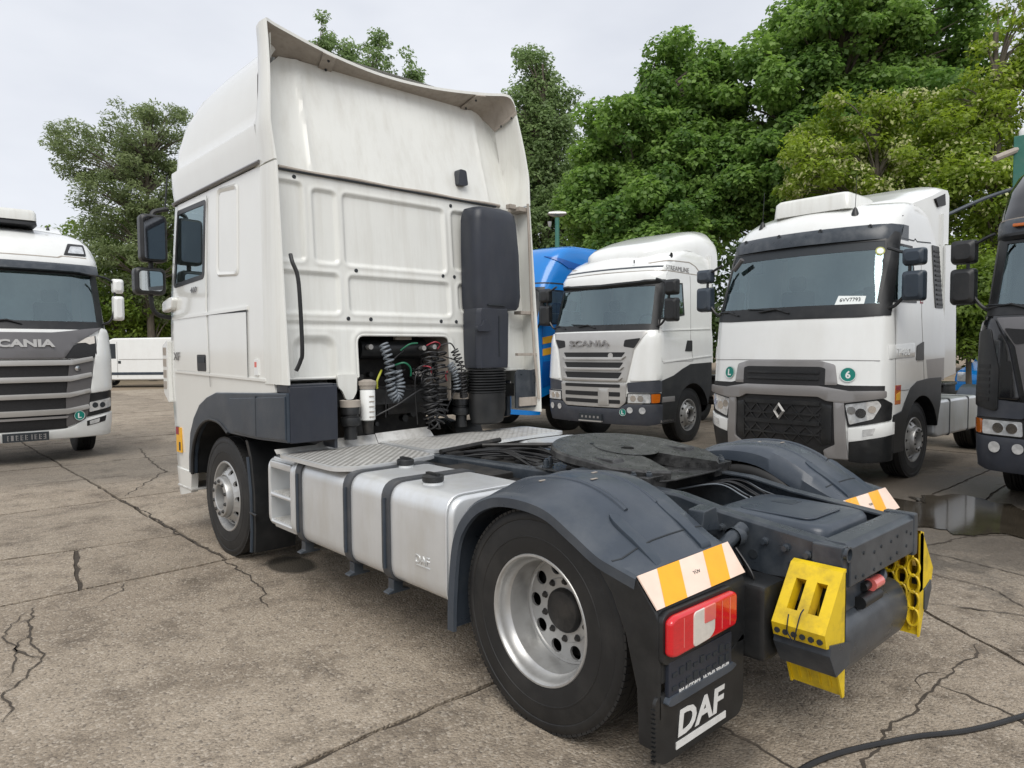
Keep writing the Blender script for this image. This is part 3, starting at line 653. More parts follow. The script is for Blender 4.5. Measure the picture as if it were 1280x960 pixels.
t = np.clip((1.965-Z)/.02, 0, 1); H += .014*t*t*(3-2*t); t = np.clip((1.925-Z)/.02, 0, 1); H -= .010*t*t*(3-2*t)
H -= .010*np.exp(-((so-.03)/.018)**2)*(Z > 1.5)
gx, gz = np.gradient(so, st, st)[1], np.gradient(so, st, st)[0]
near = np.abs(so) < st*.62; X2 = np.where(near, X-so*gx, X); Z2 = np.where(near, Z-so*gz, Z); so2 = sdr(X2, Z2, *OPEN)
Y2 = 2.62+.07*(Z2-1.5)+H
bot = np.where(X2 < -.59, 1.535, 1.555)
vs = np.stack([X2, Y2, np.maximum(Z2, bot)], -1).reshape(-1, 3); nx = X.shape[1]; fs = []
for j in range(X.shape[0]-1):
    for i in range(nx-1):
        if max(so2[j, i], so2[j, i+1], so2[j+1, i], so2[j+1, i+1]) > 1e-4 and (so2[j, i]+so2[j, i+1]+so2[j+1, i]+so2[j+1, i+1]) > 0:
            if Z[j+1, i] > bot[j, i]+1e-3: fs.append((j*nx+i, j*nx+i+1, (j+1)*nx+i+1, (j+1)*nx+i))
me = bpy.data.meshes.new('rear_wall'); me.from_pydata([tuple(v) for v in vs], [], fs); bm = bmesh.new(); bm.from_mesh(me)
bmesh.ops.delete(bm, geom=[v for v in bm.verts if not v.link_faces], context='VERTS'); bmesh.ops.recalc_face_normals(bm, faces=bm.faces); finish(bm, me, 60); me.materials.append(M['cream'])
rw_o = newobj('rear_wall', me, T)
# rolled rim of the opening
rim = [(x, z) for x, z in rrect(-.575, 1.2, .335, 1.865, .07, 6) if z > 1.5]
rim = [(.335, 1.555)]+sorted([p for p in rim if p[0] > .2], key=lambda p: p[1])[0:]+sorted([p for p in rim if p[0] < -.4], key=lambda p: -p[1])+[(-.575, 1.535)]
MB().tube([(x, wallY(z)+.008, z) for x, z in rim], .011, 8).build('opening_rim', M['cream'], rw_o)
# turned-under bottom edge of the wall
MB().tube([(-1.2, wallY(1.53)+.01, 1.535), (-.575, wallY(1.53)+.01, 1.535)], .012, 8).tube([(.335, wallY(1.55)+.01, 1.555), (1.2, wallY(1.55)+.01, 1.555)], .012, 8).build('wall_hem', M['cream'], rw_o)
MB().prism(rpoly([(-.775, 1.56), (-.60, 1.56), (-.605, 1.42), (-.64, 1.36), (-.70, 1.36), (-.73, 1.43), (-.765, 1.46)], .02), 'y', 2.60, 2.625).build('hanging_bracket', M['cream'], rw_o, bevel=.003)
# rubber plugs
for x, z in ((-.55, 2.37), (.30, 2.385), (.425, 2.385), (-.64, 1.99), (-.44, 1.99), (.255, 1.99), (.42, 1.99), (.425, 3.01), (-1.03, 3.03), (-.68, 1.42)):
    MB().lathe([(0, .0005), (-.006, .010), (0, .016), (.02, .016)], (x, wallY(z)-.004, z), 'y', 12).build('plug', M['ink'], rw_o)
# seam between roof and rear wall
MB().tube([(x, 2.725+.0*x, 3.083+.004*math.sin(x*9)) for x in np.linspace(-1.15, 1.0, 24)], .015, 8).build('roof_seam', M['greyspoil'], T)
MB().tube([(x, 2.716, 3.07) for x in np.linspace(-1.15, .95, 24)], .009, 6).build('seam_gap', M['ink'], T)  # black line along the roof seam
# --- corner posts / side extenders and the roof spoiler
def trail(z): return float(np.interp(z, [1.15, 1.47, 3.1, 3.6, 4.1], [2.42, 2.43, 2.565, 2.63, 2.72]))
for sd in (-1, 1):
    rings = []
    for z in np.linspace(1.50 if sd < 0 else 1.16, 3.085, 14):
        y = trail(z); f = 2.82; xo = 1.247
        rings.append([Vector((sd*a, b, z)) for a, b in ((xo, f), (xo+.004, (f+y)/2), (xo, y+.012), (xo-.006, y), (xo-.018, y), (xo-.024, y+.012), (xo-.022, (f+y)/2), (xo-.03, f))])
    MB().loft(rings).build('side_extender', M['cream'], T, smooth=50)
    rings = []
    for z in np.linspace(3.095, 4.115 if sd < 0 else 3.98, 16):
        y = trail(z); rw_ = RS.params(min(z, 4.1))[2]; f = y+float(np.interp(z, [3.1, 3.3, 3.6, 4.0], [.30, .27, .20, .17])); xo = float(np.interp(z, [3.1, 3.36, 3.5, 3.75, 3.98], [1.252, 1.274, 1.266, 1.245, 1.235] if sd < 0 else [1.252, 1.274, 1.262, 1.235, 1.205])); xf = min(xo-.02, rw_-.012)
        rings.append([Vector((sd*a, b, z)) for a, b in ((xf, f+.10), (xo-.012, f), (xo+.004, (f+y)/2), (xo, y+.012), (xo-.006, y), (xo-.020, y), (xo-.026, y+.012), (xo-.024, (f+y)/2), (xo-.04, f), (xf-.03, f+.09))])
    MB().loft(rings).build('roof_side_extender', [M['cream']], T, smooth=50)
    rings = []
    for z in np.linspace(3.095, 4.03, 14):
        y = trail(z)+.01; xo = float(np.interp(z, [3.1, 3.36, 3.5, 3.75, 3.98], [1.235, 1.256, 1.248, 1.226, 1.19])); xi = float(np.interp(z, [3.08, 3.5, 3.75, 3.9, 4.03], [1.20, 1.19, 1.15, 1.07, .98]))
        rings.append([Vector((sd*xo, y, z)), Vector((sd*(xo-.012), (y+roofY(z))/2, z)), Vector((sd*xi, roofY(z)+.06, z))])
    MB().loft(rings, caps=False, closed=False).build('extender_inner_skin', M['cream'], T, smooth=50)
# roof spoiler: an overhanging lip whose middle sits further forward
E1 = catmull([(-1.222, 2.70, 3.97), (-1.22, 2.715, 4.05), (-1.216, 2.725, 4.105), (-1.10, 2.76, 4.095), (-.66, 2.82, 4.04), (-.16, 2.86, 4.015), (.35, 2.84, 4.03), (.85, 2.76, 4.075), (1.07, 2.70, 4.10), (1.15, 2.69, 4.06), (1.19, 2.69, 3.97)], 6)
E0 = catmull([(-1.15, 2.93, 3.86), (-1.13, 2.98, 3.96), (-1.08, 3.02, 3.99), (-1.0, 3.03, 3.99), (-.6, 3.04, 3.97), (-.1, 3.04, 3.97), (.4, 3.04, 3.97), (.80, 3.04, 3.975), (.97, 3.03, 3.975), (1.06, 2.99, 3.93), (1.12, 2.93, 3.84)], 6)
mb = MB(); n = len(E1); rows = []
for a, b in zip(E0, E1):
    m_ = a*.5+b*.5+Vector((0, 0, .03)); rows.append([a, a*.7+b*.3+Vector((0, 0, .012)), a*.35+b*.65+Vector((0, 0, .010)), b])
under = rows; topr = [[p+Vector((0, .01, .022)) for p in r[:3]]+[r[3]+Vector((0, .002, .024))] for r in rows]
fs = []; vs = [p for r in under for p in r]
for i in range(n-1):
    for k in range(3): fs.append((i*4+k, i*4+k+1, (i+1)*4+k+1, (i+1)*4+k))
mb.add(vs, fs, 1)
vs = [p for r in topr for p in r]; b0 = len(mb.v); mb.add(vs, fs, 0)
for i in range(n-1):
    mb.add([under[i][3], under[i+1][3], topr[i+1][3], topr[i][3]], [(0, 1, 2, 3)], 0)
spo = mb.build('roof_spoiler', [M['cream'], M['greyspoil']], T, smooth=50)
def onsp(t, k):
    i = t*(n-1); a = int(i); f = i-a; a2 = min(a+1, n-1); return under[a][k]*(1-f)+under[a2][k]*f
for t in (.385, .68, .975):
    a, b = onsp(t, 0), onsp(t, 3); a2, b2 = onsp(min(.999, t+.024), 0), onsp(min(.999, t+.024), 3); d = Vector((0, -.012, -.012))
    br = MB().add([a+d*.3, b+d, b2+d, a2+d*.3, a, b, b2, a2], [(0, 1, 2, 3), (4, 7, 6, 5), (0, 4, 5, 1), (1, 5, 6, 2), (2, 6, 7, 3), (3, 7, 4, 0)]).build('spoiler_bracket', M['greyspoil'], spo)
    for q in (.3, .75):
        p = (a*(1-q)+b*q+a2*(1-q)+b2*q)/2+d*1.15; MB().lathe([(0, .0005), (-.006, .008), (0, .012)], p, 'y', 8).build('bolt', M['ink'], spo)
# right-hand extender: bracket, stay rod and dark lower panel
for q in ((1.10, 1.225, 2.56, 2.72, 3.03, 3.07), (1.02, 1.095, 2.60, 2.66, 3.05, 3.09), (1.06, 1.225, 2.50, 2.60, 2.07, 2.10), (.98, 1.225, 2.46, 2.50, 1.685, 1.71)): MB().box(*q).build('extender_bracket', M['greyspoil'], T, bevel=.003)
MB().tube([(1.19, 2.54, 3.1), (1.19, 2.50, 2.2), (1.185, 2.46, 1.72), (1.19, 2.44, 1.55), (1.215, 2.43, 1.28)], .012, 8).build('stay_rod', M['greyspoil'], T)
MB().prism(rpoly([(.97, 1.52), (1.0, 1.56), (1.17, 1.55), (1.225, 1.56), (1.225, 1.20), (.97, 1.20)], .015), 'y', 2.48, 2.50).build('extender_lower_panel', M['chassis'], T, bevel=.003)
MB().box(1.0, 1.22, 2.46, 2.478, 1.22, 1.30).build('panel_foot', M['greyspoil'], T, bevel=.004)
MB().prism([(.86, 1.58), (.98, 1.58), (.98, 2.09), (.86, 2.09)], 'y', 2.57, 2.60).build('duct_panel', M['cream'], T, bevel=.004)
# hand rail on the left corner
MB().tube(catmull([(-1.19, 2.47, 2.42), (-1.19, 2.44, 2.36), (-1.165, 2.42, 2.27), (-1.155, 2.41, 2.1), (-1.15, 2.40, 1.75), (-1.16, 2.41, 1.67), (-1.185, 2.43, 1.60)], 6), .0145, 8).build('hand_rail', M['black'], T)
# --- air intake behind the cab, right
def ip(x0, x1, xm): return [(x0, .0), (x0, -.22), (x0+.05, -.27), (x1-.06, -.27), (x1, -.20), (x1, 0)]
rings = []
for z, x0, x1, d in ((2.10, .50, 1.0, 0), (2.13, .495, 1.03, 0), (2.22, .49, 1.05, 0), (2.6, .485, 1.035, 0), (2.88, .485, 1.0, 0), (2.95, .50, .99, .01), (2.985, .525, .96, .03), (3.0, .57, .92, .06)):
    b = 2.66; rings.append([Vector((x, b+y+d if y else b, z)) for x, y in ((x0, 0), (x0, -.13), (x0+.02, -.19), (x0+.07, -.215), (x1-.10, -.215), (x1-.03, -.19), (x1, -.12), (x1, 0))])
ik = MB().loft(rings).build('air_intake', M['intake'], T, smooth=45)
MB().box(.60, .80, 2.425, 2.46, 2.13, 2.142).build('slot', M['ink'], ik)
rings = []
for z, x0, x1 in ((1.58, .495, .86), (1.62, .49, .865), (1.9, .485, .87), (2.06, .485, .875), (2.105, .50, .86)):
    rings.append([Vector((x, y, z)) for x, y in ((x0, 2.64), (x0, 2.47), (x0+.03, 2.43), (x1-.04, 2.43), (x1, 2.47), (x1, 2.64))])
dk = MB().loft(rings).build('intake_duct', M['intake'], T, bevel=.006, smooth=45)
MB().prism(rpoly([(.46, 1.90), (.60, 1.90), (.62, 1.94), (.57, 2.0), (.53, 2.0), (.51, 1.95), (.46, 1.95)], .02), 'y', 2.405, 2.44).build('latch', M['intake'], dk, bevel=.004)
MB().box(.72, .728, 2.424, 2.44, 1.68, 2.04).build('slot', M['ink'], dk)
mb = MB()
for k in range(9):
    z0_ = 1.36+k*.024; prof = []
    rr_ = .012
    def rg(z, g): return [Vector((x, y, z)) for x, y in [(.675+(.195+g)*math.cos(a)*(1 if abs(math.cos(a)) < .8 else .97), 2.545+(.125+g)*math.sin(a)) for a in np.linspace(0, 2*math.pi, 33)[:-1]]]
    mb.loft([rg(z0_, -.012), rg(z0_+.006, .006), rg(z0_+.016, .006), rg(z0_+.022, -.012)], caps=False)
mb.build('intake_bellows', M['black'], T)
rings = []
for z, g in ((1.08, -.06), (1.10, -.02), (1.20, .0), (1.36, .0), (1.365, -.03)): rings.append([Vector((.675+(.19+g)*math.cos(a), 2.545+(.125+g)*math.sin(a), z)) for a in np.linspace(0, 2*math.pi, 33)[:-1]])
MB().loft(rings).build('intake_elbow', M['black'], T)
# --- machinery seen through the opening
MB().box(-.60, .36, 3.05, 3.09, .95, 1.95).box(-.60, -.585, 2.66, 3.06, 1.0, 1.9).box(-.6, .36, 2.66, 3.06, 1.875, 1.89).build('engine_tunnel', M['deep'], T)
MB().box(.345, .36, 2.66, 3.06, 1.3, 1.9).build('tunnel_side', M['greyspoil'], T)
MB().lathe([(0, .0005), (0, .05), (.02, .085), (.66, .085), (.68, .05), (.68, .0005)], (-.48, 2.84, 1.755), 'x', 24).build('air_tank', M['black'], T, smooth=50)
MB().box(-.14, .02, 2.76, 2.80, 1.83, 1.87).build('bracket', M['greyspoil'], T, bevel=.003)
MB().box(-.50, .34, 2.86, 2.98, 1.20, 1.44).box(-.2, .30, 2.80, 2.86, 1.20, 1.34).box(-.56, -.48, 2.70, 2.9, 1.05, 1.55).build('valve_block', M['deep'], T, bevel=.01)
mb = MB(); rg_ = random.Random(2)
for k in range(26):
    x, z = rg_.uniform(-.5, .3), rg_.uniform(1.12, 1.6); r_ = rg_.uniform(.012, .035); mb.cyl((x, rg_.uniform(2.78, 2.86), z), r_, .06, 'y', 10)
tag(mb.build('fittings', M['black'], T, smooth=50), kind='stuff')
for x, z in ((-.42, 1.77), (.10, 1.76), (.16, 1.53), (.05, 1.54), (.21, 1.77)):
    MB().lathe([(0, .0005), (0, .022), (.05, .022), (.055, .014), (.09, .014), (.09, .0005)], (x, 2.69, z), 'y', 10).build('connector', M['lgrey'], T)
# cylindrical filter
fl = MB().lathe([(0, .0005), (0, .045), (.01, .058), (.24, .058), (.25, .05), (.25, .0005)], (-.525, 2.58, 1.19), 'z', 24).build('filter_canister', M['sticker'], T)
MB().lathe([(0, .06), (.025, .064), (.03, .07), (.06, .07), (.065, .055), (.075, .03), (.075, .0005)], (-.525, 2.58, 1.44), 'z', 20).build('filter_head', M['greyspoil'], fl)
MB().lathe([(0, .0005), (0, .04), (.09, .046), (.10, .05)], (-.525, 2.58, 1.09), 'z', 20).build('filter_base', M['deep'], fl)
for k in range(5): MB().box(-.545, -.50, 2.519, 2.5235, 1.22+k*.04, 1.228+k*.04).build('print', M['greyspoil'], fl)
def coil(name, path, r, tr, turns, m, seed=0, jit=0.):
    """a spring-like hose wound round a path"""
    pts = catmull(path, 12); L = len(pts); N_ = int(turns*14); res = []; rg = random.Random(seed); ph = [rg.uniform(-jit, jit) for _ in range(int(turns)+2)]
    for k in range(N_+1):
        u = k/N_*(L-1); i = min(int(u), L-2); f = u-i; p = pts[i]*(1-f)+pts[i+1]*f; tg = (pts[i+1]-pts[i]).normalized()
        a = tg.cross(Vector((0, 1, 0))).normalized() if abs(tg.y) < .95 else Vector((1, 0, 0)); b = tg.cross(a); w = 2*math.pi*turns*k/N_; j = ph[int(turns*k/N_)]
        res.append(p+(a*math.cos(w)+b*math.sin(w))*r*(1+j)+tg*j*r*.8)
    return MB().tube(res, tr, 6).build(name, m, T, smooth=60)
coil('coiled_air_hose', [(-.36, 2.60, 1.79), (-.335, 2.56, 1.65), (-.33, 2.55, 1.45), (-.28, 2.55, 1.36), (-.235, 2.56, 1.45), (-.25, 2.58, 1.58)], .036, .0085, 22, M['hosegrey'], 1, .08)
coil('coiled_cable', [(.10, 2.62, 1.72), (.06, 2.55, 1.5), (.03, 2.53, 1.28), (.08, 2.53, 1.12), (.15, 2.54, 1.28), (.17, 2.56, 1.5), (.19, 2.62, 1.72)], .062, .0075, 26, M['hoseblack'], 2, .25)
coil('coiled_cable', [(.18, 2.60, 1.66), (.13, 2.52, 1.4), (.06, 2.5, 1.2), (.02, 2.52, 1.42), (-.02, 2.6, 1.6)], .052, .0065, 18, M['hoseblack'], 3, .3)
coil('coiled_air_hose', [(.33, 2.57, 1.74), (.37, 2.53, 1.6), (.385, 2.52, 1.42), (.40, 2.53, 1.33)], .033, .006, 15, M['hoseblack'], 4, .1)
coil('coiled_air_hose', [(.30, 2.60, 1.62), (.34, 2.56, 1.52), (.35, 2.56, 1.40)], .03, .007, 9, M['hosegrey'], 5, .1)
def hose(pts, r, m): return MB().tube(catmull(pts, 8), r, 6).build('hose', m, T, smooth=60)
hose([(-.37, 2.62, 1.58), (-.42, 2.56, 1.56), (-.455, 2.55, 1.50), (-.45, 2.56, 1.44)], .009, M['hoseyel'])
hose([(-.26, 2.60, 1.62), (-.20, 2.55, 1.64), (-.14, 2.55, 1.60), (-.13, 2.56, 1.53)], .008, M['hosegreen']); hose([(-.20, 2.60, 1.74), (-.14, 2.56, 1.79), (-.06, 2.56, 1.80)], .007, M['hosegreen'])
hose([(.06, 2.60, 1.78), (.11, 2.55, 1.81), (.17, 2.56, 1.79), (.16, 2.58, 1.75)], .006, M['hosered']); hose([(.0, 2.58, 1.61), (.05, 2.54, 1.60), (.07, 2.55, 1.55)], .006, M['hosered'])
hose([(.26, 2.58, 1.56), (.22, 2.55, 1.52), (.24, 2.56, 1.48)], .006, M['hosered']); hose([(.20, 2.6, 1.78), (.27, 2.55, 1.80), (.33, 2.56, 1.75)], .006, M['hoseblack'])
hose([(-.5, 2.6, 1.2), (-.3, 2.52, 1.30), (-.05, 2.52, 1.42), (.1, 2.55, 1.38)], .006, M['hoseblack'])
for k in range(9):
    x = rg_.uniform(-.2, .3); hose([(x, 2.62, rg_.uniform(1.5, 1.75)), (x+rg_.uniform(-.2, .2), 2.55, rg_.uniform(1.3, 1.7)), (x+rg_.uniform(-.2, .2), 2.6, rg_.uniform(1.1, 1.5))], .0055, M['hoseblack'])
# cab air springs either side of the opening
for x in (-.69, .47):
    y = 2.56 if x < 0 else 2.66
    s_ = MB().lathe([(0, .0005), (0, .05), (.10, .05), (.11, .075), (.14, .082), (.17, .075), (.175, .06), (.19, .06), (.195, .072), (.27, .075), (.29, .06), (.29, .0005)], (x, y, 1.06), 'z', 20).build('cab_air_spring', M['black'], T)
    MB().lathe([(0, .078), (.05, .080), (.055, .05)], (x, y, 1.31), 'z', 20).build('spring_cup', M['greyspoil'], s_)
# --- front wheel arch
FO = [(4.56, .62), (4.55, .78), (4.50, 1.0), (4.40, 1.14), (4.24, 1.27), (4.05, 1.345), (3.83, 1.395), (2.45, 1.445)]
FI = [(4.46, .62), (4.44, .80), (4.36, .96), (4.20, 1.09), (4.02, 1.15), (3.84, 1.155), (3.70, 1.13), (3.56, 1.07)]
for sd in (-1, 1):
    ye = 2.45 if sd < 0 else 2.86
    poly = [(max(y, ye), z) for y, z in FO]+[(ye, 1.09), (2.95, 1.07)]+FI[::-1]
    ww = MB().prism(poly, 'x', sd*1.252, sd*1.20).build('wheel_arch', M['grey'], T, bevel=.012)
    # raised flat behind the wheel and the lip round the opening
    MB().prism([(3.50, 1.36), (ye+.01, 1.42), (ye+.01, 1.11), (2.97, 1.09), (3.42, 1.10)], 'x', sd*1.262, sd*1.25).build('arch_panel', M['grey'], ww, bevel=.008)
    lip = catmull([(sd*1.25, y, z) for y, z in FI], 5); MB().tube(lip, .016, 8).build('arch_lip', M['black'], ww)
    MB().prism([(y+.02, z) for y, z in FI]+[(y+.05, z+.03) for y, z in FI[::-1]], 'x', sd*1.21, sd*.82).build('arch_liner', M['black'], ww)
    if sd < 0: MB().box(min(sd*1.23, sd*.86), max(sd*1.23, sd*.86), 2.44, 2.47, 1.085, 1.485).box(min(sd*1.23, sd*.86), max(sd*1.23, sd*.86), 2.47, 2.66, 1.44, 1.50).build('arch_rear_panel', M['intake'], ww, bevel=.008)
    if sd < 0: MB().box(min(sd*.88, sd*.855), max(sd*.88, sd*.855), 2.46, 2.9, 1.02, 1.50).build('arch_inner_panel', M['intake'], ww, bevel=.004)
    MB().box(min(sd*1.2635, sd*1.25), max(sd*1.2635, sd*1.25), 2.965, 2.973, 1.10, 1.40).build('arch_seam', M['ink'], ww)
    # mud flap behind the front wheel
    gp = [(3.34, 1.03), (3.27, .9), (3.22, .62), (3.22, .3), (3.24, .14)]
    fp = MB().prism(gp+[(y-.05, z) for y, z in gp[::-1]], 'x', sd*1.20, sd*.86).build('front_mud_flap', M['black'], T, bevel=.004)
    MB().tube([(sd*1.205, y+.01, z) for y, z in gp[1:]], .013, 6).build('flap_edge', M['grey'], fp)
    MB().tube([(sd*1.21, 3.245, .46), (sd*1.21, 3.12, .455)], .010, 6).build('flap_strap', M['black'], fp)
    make_wheel(T, sd*1.195, 3.80, .505, sd, 'front', Ro=.507)
    make_wheel(T, sd*1.204, 0, .505, sd, 'rear', Ro=.507)
MB().box(-.88, .88, 3.72, 3.88, .42, .54).build('axle', M['deep'], T, bevel=.02)
MB().cyl((-.9, 0, .505), .085, 1.8, 'x', 16).lathe([(-.24, .1), (-.2, .19), (0, .23), (.2, .19), (.24, .1)], (0, 0, .505), 'x', 24).build('axle', M['deep'], T, bevel=.02)
# --- mirrors, left and right
for sd in (-1, 1):
    mm = lambda p: (sd*abs(p[0]), p[1], p[2])
    big = MB(); rings = []
    for y, g in ((4.98, -.03), (4.96, 0), (4.87, 0), (4.85, -.02)): rings.append([Vector((sd*(1.405+a), y, 2.80+b)) for a, b in rrect(-.118-g, -.22-g, .118+g, .22+g, .05)])
    mr = big.loft(rings).build('mirror', M['black'], T, bevel=.008)
    MB().prism([(sd*(1.405+a), 2.80+b) for a, b in rrect(-.09, -.195, .09, .195, .03)], 'y', 4.842, 4.86).build('mirror_glass', M['dmirror'], mr)
    rings = []
    for y, g in ((5.0, -.03), (4.97, 0), (4.87, 0), (4.85, -.02)): rings.append([Vector((sd*(1.445+a), y, 2.40+b)) for a, b in rrect(-.135-g, -.125-g, .135+g, .125+g, .05)])
    m2 = MB().loft(rings).build('wide_angle_mirror', M['black'], T, bevel=.008)
    MB().prism([(sd*(1.445+a), 2.40+b) for a, b in rrect(-.10, -.09, .10, .09, .035)], 'y', 4.842, 4.86).build('mirror_glass', M['mirror'], m2)
    MB().tube(catmull([mm((1.25, 4.95, 3.10)), mm((1.32, 4.95, 3.08)), mm((1.39, 4.95, 3.04)), mm((1.40, 4.94, 2.9)), mm((1.42, 4.95, 2.45)), mm((1.42, 4.95, 2.2)), mm((1.37, 4.96, 2.1)), mm((1.25, 4.97, 2.07))], 6), .022, 8).build('mirror_arm', M['black'], T)
    MB().prism(rpoly([(5.06, 2.12), (4.78, 2.14), (4.74, 2.24), (4.82, 2.26), (5.06, 2.22)], .03), 'x', sd*1.30, sd*1.23).build('mirror_foot', M['creamside'], T, bevel=.02)
MB().tube([(-1.235, 5.0, 3.42), (-1.26, 5.0, 3.12)], .008, 6).build('aerial', M['black'], T)
# --- cab interior seen through the door window
st_ = MB().box(-.95, -.45, 3.98, 4.12, 2.2, 2.95).box(-.82, -.58, 3.98, 4.10, 2.95, 3.12).box(-.95, -.45, 4.1, 4.6, 2.1, 2.22).build('driver_seat', M['seat'], T, bevel=.05, seg=3)
# --- fuel tank with straps, steps and filler caps
def tank_sec(x0, x1, z0, z1, r, n=6): return rrect(x0, z0, x1, z1, r, n)
tk = MB(); sec = tank_sec(-1.225, -.56, .40, .975, .11)
rings = [[Vector((-.9+(a+.9)*k, y, .69+(b-.69)*k)) for a, b in sec] for y, k in ((.60, .93), (.606, .965), (.62, .99), (.645, 1), (2.42, 1))]
tank = tk.loft(rings).build('fuel_tank', M['alu'], T, smooth=35)
MB().tube([(a, .635, b) for a, b in tank_sec(-1.232, -.555, .393, .982, .11)+[tank_sec(-1.232, -.555, .393, .982, .11)[0]]], .007, 6).build('end_weld', M['alu'], tank)
# step box at the front of the tank
ss = MB(); sec2 = tank_sec(-1.225, -.6, .42, .955, .10)
# face with two pockets: built from a frame
fz = [.42, .475, .66, .70, .875, .955]
body = MB(); body.prism([(a, b) for a, b in sec2], 'y', 2.82, 2.86); body.prism([(a, b) for a, b in sec2], 'y', 2.43, 2.49)
for z0, z1 in ((.46, .485), (.66, .69), (.875, .93)): body.box(-1.222, -.7, 2.48, 2.83, z0, z1)
body.box(-1.05, -.65, 2.48, 2.83, .45, .93).box(-1.19, -.65, 2.48, 2.83, .42, .46).box(-1.19, -.65, 2.48, 2.83, .92, .955)
stp = body.build('step_box', M['alu'], T, bevel=.012, smooth=40)
for z in (.487, .692):
    for k in range(8):
        MB().box(-1.205, -1.06, 2.51+k*.038, 2.53+k*.038, z, z+.008).build('step_tread', M['deck'], stp)
MB().lathe([(0, .0005), (.01, .02), (.04, .03), (.06, .02), (.07, .0005)], (-1.12, 2.60, .49), 'z', 10).build('spray_cap', M['sticker'], stp)
for y in (2.33, 1.66, 1.21):
    o = [(a, b) for a, b in tank_sec(-1.238, -.55, .387, .988, .12)]; i = [(a, b) for a, b in tank_sec(-1.224, -.56, .402, .974, .11)]
    mb = MB(); n = len(o)
    for yy in (y-.04, y+.04): mb.v += [(a, yy, b) for a, b in o]
    for yy in (y-.04, y+.04): mb.v += [(a, yy, b) for a, b in i]
    for k in range(n):
        j = (k+1) % n
        for f in ((k, j, n+j, n+k), (2*n+k, 3*n+k, 3*n+j, 2*n+j), (k, 2*n+k, 2*n+j, j), (n+k, n+j, 3*n+j, 3*n+k)): mb.f.append(list(f)); mb.mi.append(0)
    s_ = mb.build('tank_strap', M['strap'], T, smooth=40)
    MB().tube([(-1.2425, y, b) for b in np.linspace(.48, .89, 5)], .010, 6).build('strap_rib', M['grey'], s_)
    MB().prism([(-1.205, .41), (-1.205, .350), (-1.24, .338), (-1.24, .328), (-1.09, .328), (-1.09, .338), (-1.14, .350), (-1.14, .41)], 'y', y-.03, y+.03).build('strap_foot', M['chassis'], s_, bevel=.004)
for x, y, r in ((-1.04, 1.01, .062), (-.82, 1.62, .055)):
    c_ = MB().lathe([(-.03, r*.95), (.0, r*.95), (.004, r*.8)], (x, y, .985), 'z', 24).build('filler_neck', M['alu'], T)
    mb = MB(); mb.lathe([(.0, r*.7), (.006, r*1.0), (.034, r*1.03), (.040, r*.92), (.042, .0005)], (x, y, .985), 'z', 28); mb.box(x-.012, x+.012, y-r*.9, y+r*.9, 1.02, 1.038)
    mb.build('filler_cap', M['black'], c_, bevel=0)
text('lettering', 'DAF', .045, M['alu'], tank, frame((-1.2265, .86, .60), (0, -1, 0), (0, 0, 1)), w=.13, ext=.003)
MB().box(-1.229, -1.224, .79, .92, .562, .567).build('lettering', M['alu'], tank)
# right-hand tank
MB().loft([[Vector((-a, y, b)) for a, b in sec] for y in (.7, 2.5)]).build('fuel_tank', M['alu'], T, smooth=35)
# --- walk plates over the frame
def tread_mat():
    m = M['deck'].copy(); t = m.node_tree; N = t.nodes; L = t.links; b = N['Principled BSDF']
    c = N.new('ShaderNodeTexCoord'); mp = N.new('ShaderNodeMapping'); mp.inputs['Rotation'].default_value = (0, 0, R(45)); mp.inputs['Scale'].default_value = (24, 24, 24); L.new(c.outputs['Object'], mp.inputs[0])
    ck = N.new('ShaderNodeTexVoronoi'); ck.inputs['Scale'].default_value = 1; ck.inputs['Randomness'].default_value = 0.0; L.new(mp.outputs[0], ck.inputs['Vector'])
    mr = N.new('ShaderNodeMapRange'); mr.inputs[1].default_value = .22; mr.inputs[2].default_value = .40; mr.inputs[3].default_value = 1; mr.inputs[4].default_value = 0; L.new(ck.outputs['Distance'], mr.inputs[0])
    bp = N.new('ShaderNodeBump'); bp.inputs['Strength'].default_value = .8; bp.inputs['Distance'].default_value = .006; L.new(mr.outputs[0], bp.inputs['Height']); L.new(bp.outputs[0], b.inputs['Normal'])
    old = b.inputs['Base Color'].links[0].from_socket; mx = N.new('ShaderNodeMix'); mx.data_type = 'RGBA'; L.new(mr.outputs[0], mx.inputs[0]); L.new(old, mx.inputs[6]); mx.inputs[7].default_value = (.13, .12, .105, 1); L.new(mx.outputs[2], b.inputs['Base Color'])
    return m
M['tread'] = tread_mat()
def deck_plate(name, pts, z, slope=0.):
    p = rpoly(pts, .09); mb = MB(); n = len(p); c = Vector((sum(a for a, _ in p)/n, sum(b for _, b in p)/n))
    ins = [(c.x+(a-c.x)*.955, c.y+(b-c.y)*.90) for a, b in p]
    mb.add([(a, b, z) for a, b in ins], [list(range(n))], 0)
    mb.add([(a, b, z) for a, b in ins]+[(a, b, z-.002) for a, b in p]+[(a, b, z-.028) for a, b in p], [(i, (i+1) % n, n+(i+1) % n, n+i) for i in range(n)]+[(n+i, n+(i+1) % n, 2*n+(i+1) % n, 2*n+i) for i in range(n)], 1)
    return mb.build(name, [M['tread'], M['alu']], T, smooth=30)
deck_plate('walk_plate', [(-1.27, 2.60), (-1.27, 1.76), (-1.15, 1.66), (-.80, 1.66), (-.45, 1.76), (-.435, 2.60)], 1.005)
deck_plate('walk_plate', [(-.425, 2.62), (-.42, 1.90), (.3, 2.0), (.75, 2.05), (1.18, 2.05), (1.22, 2.62)], 1.012)
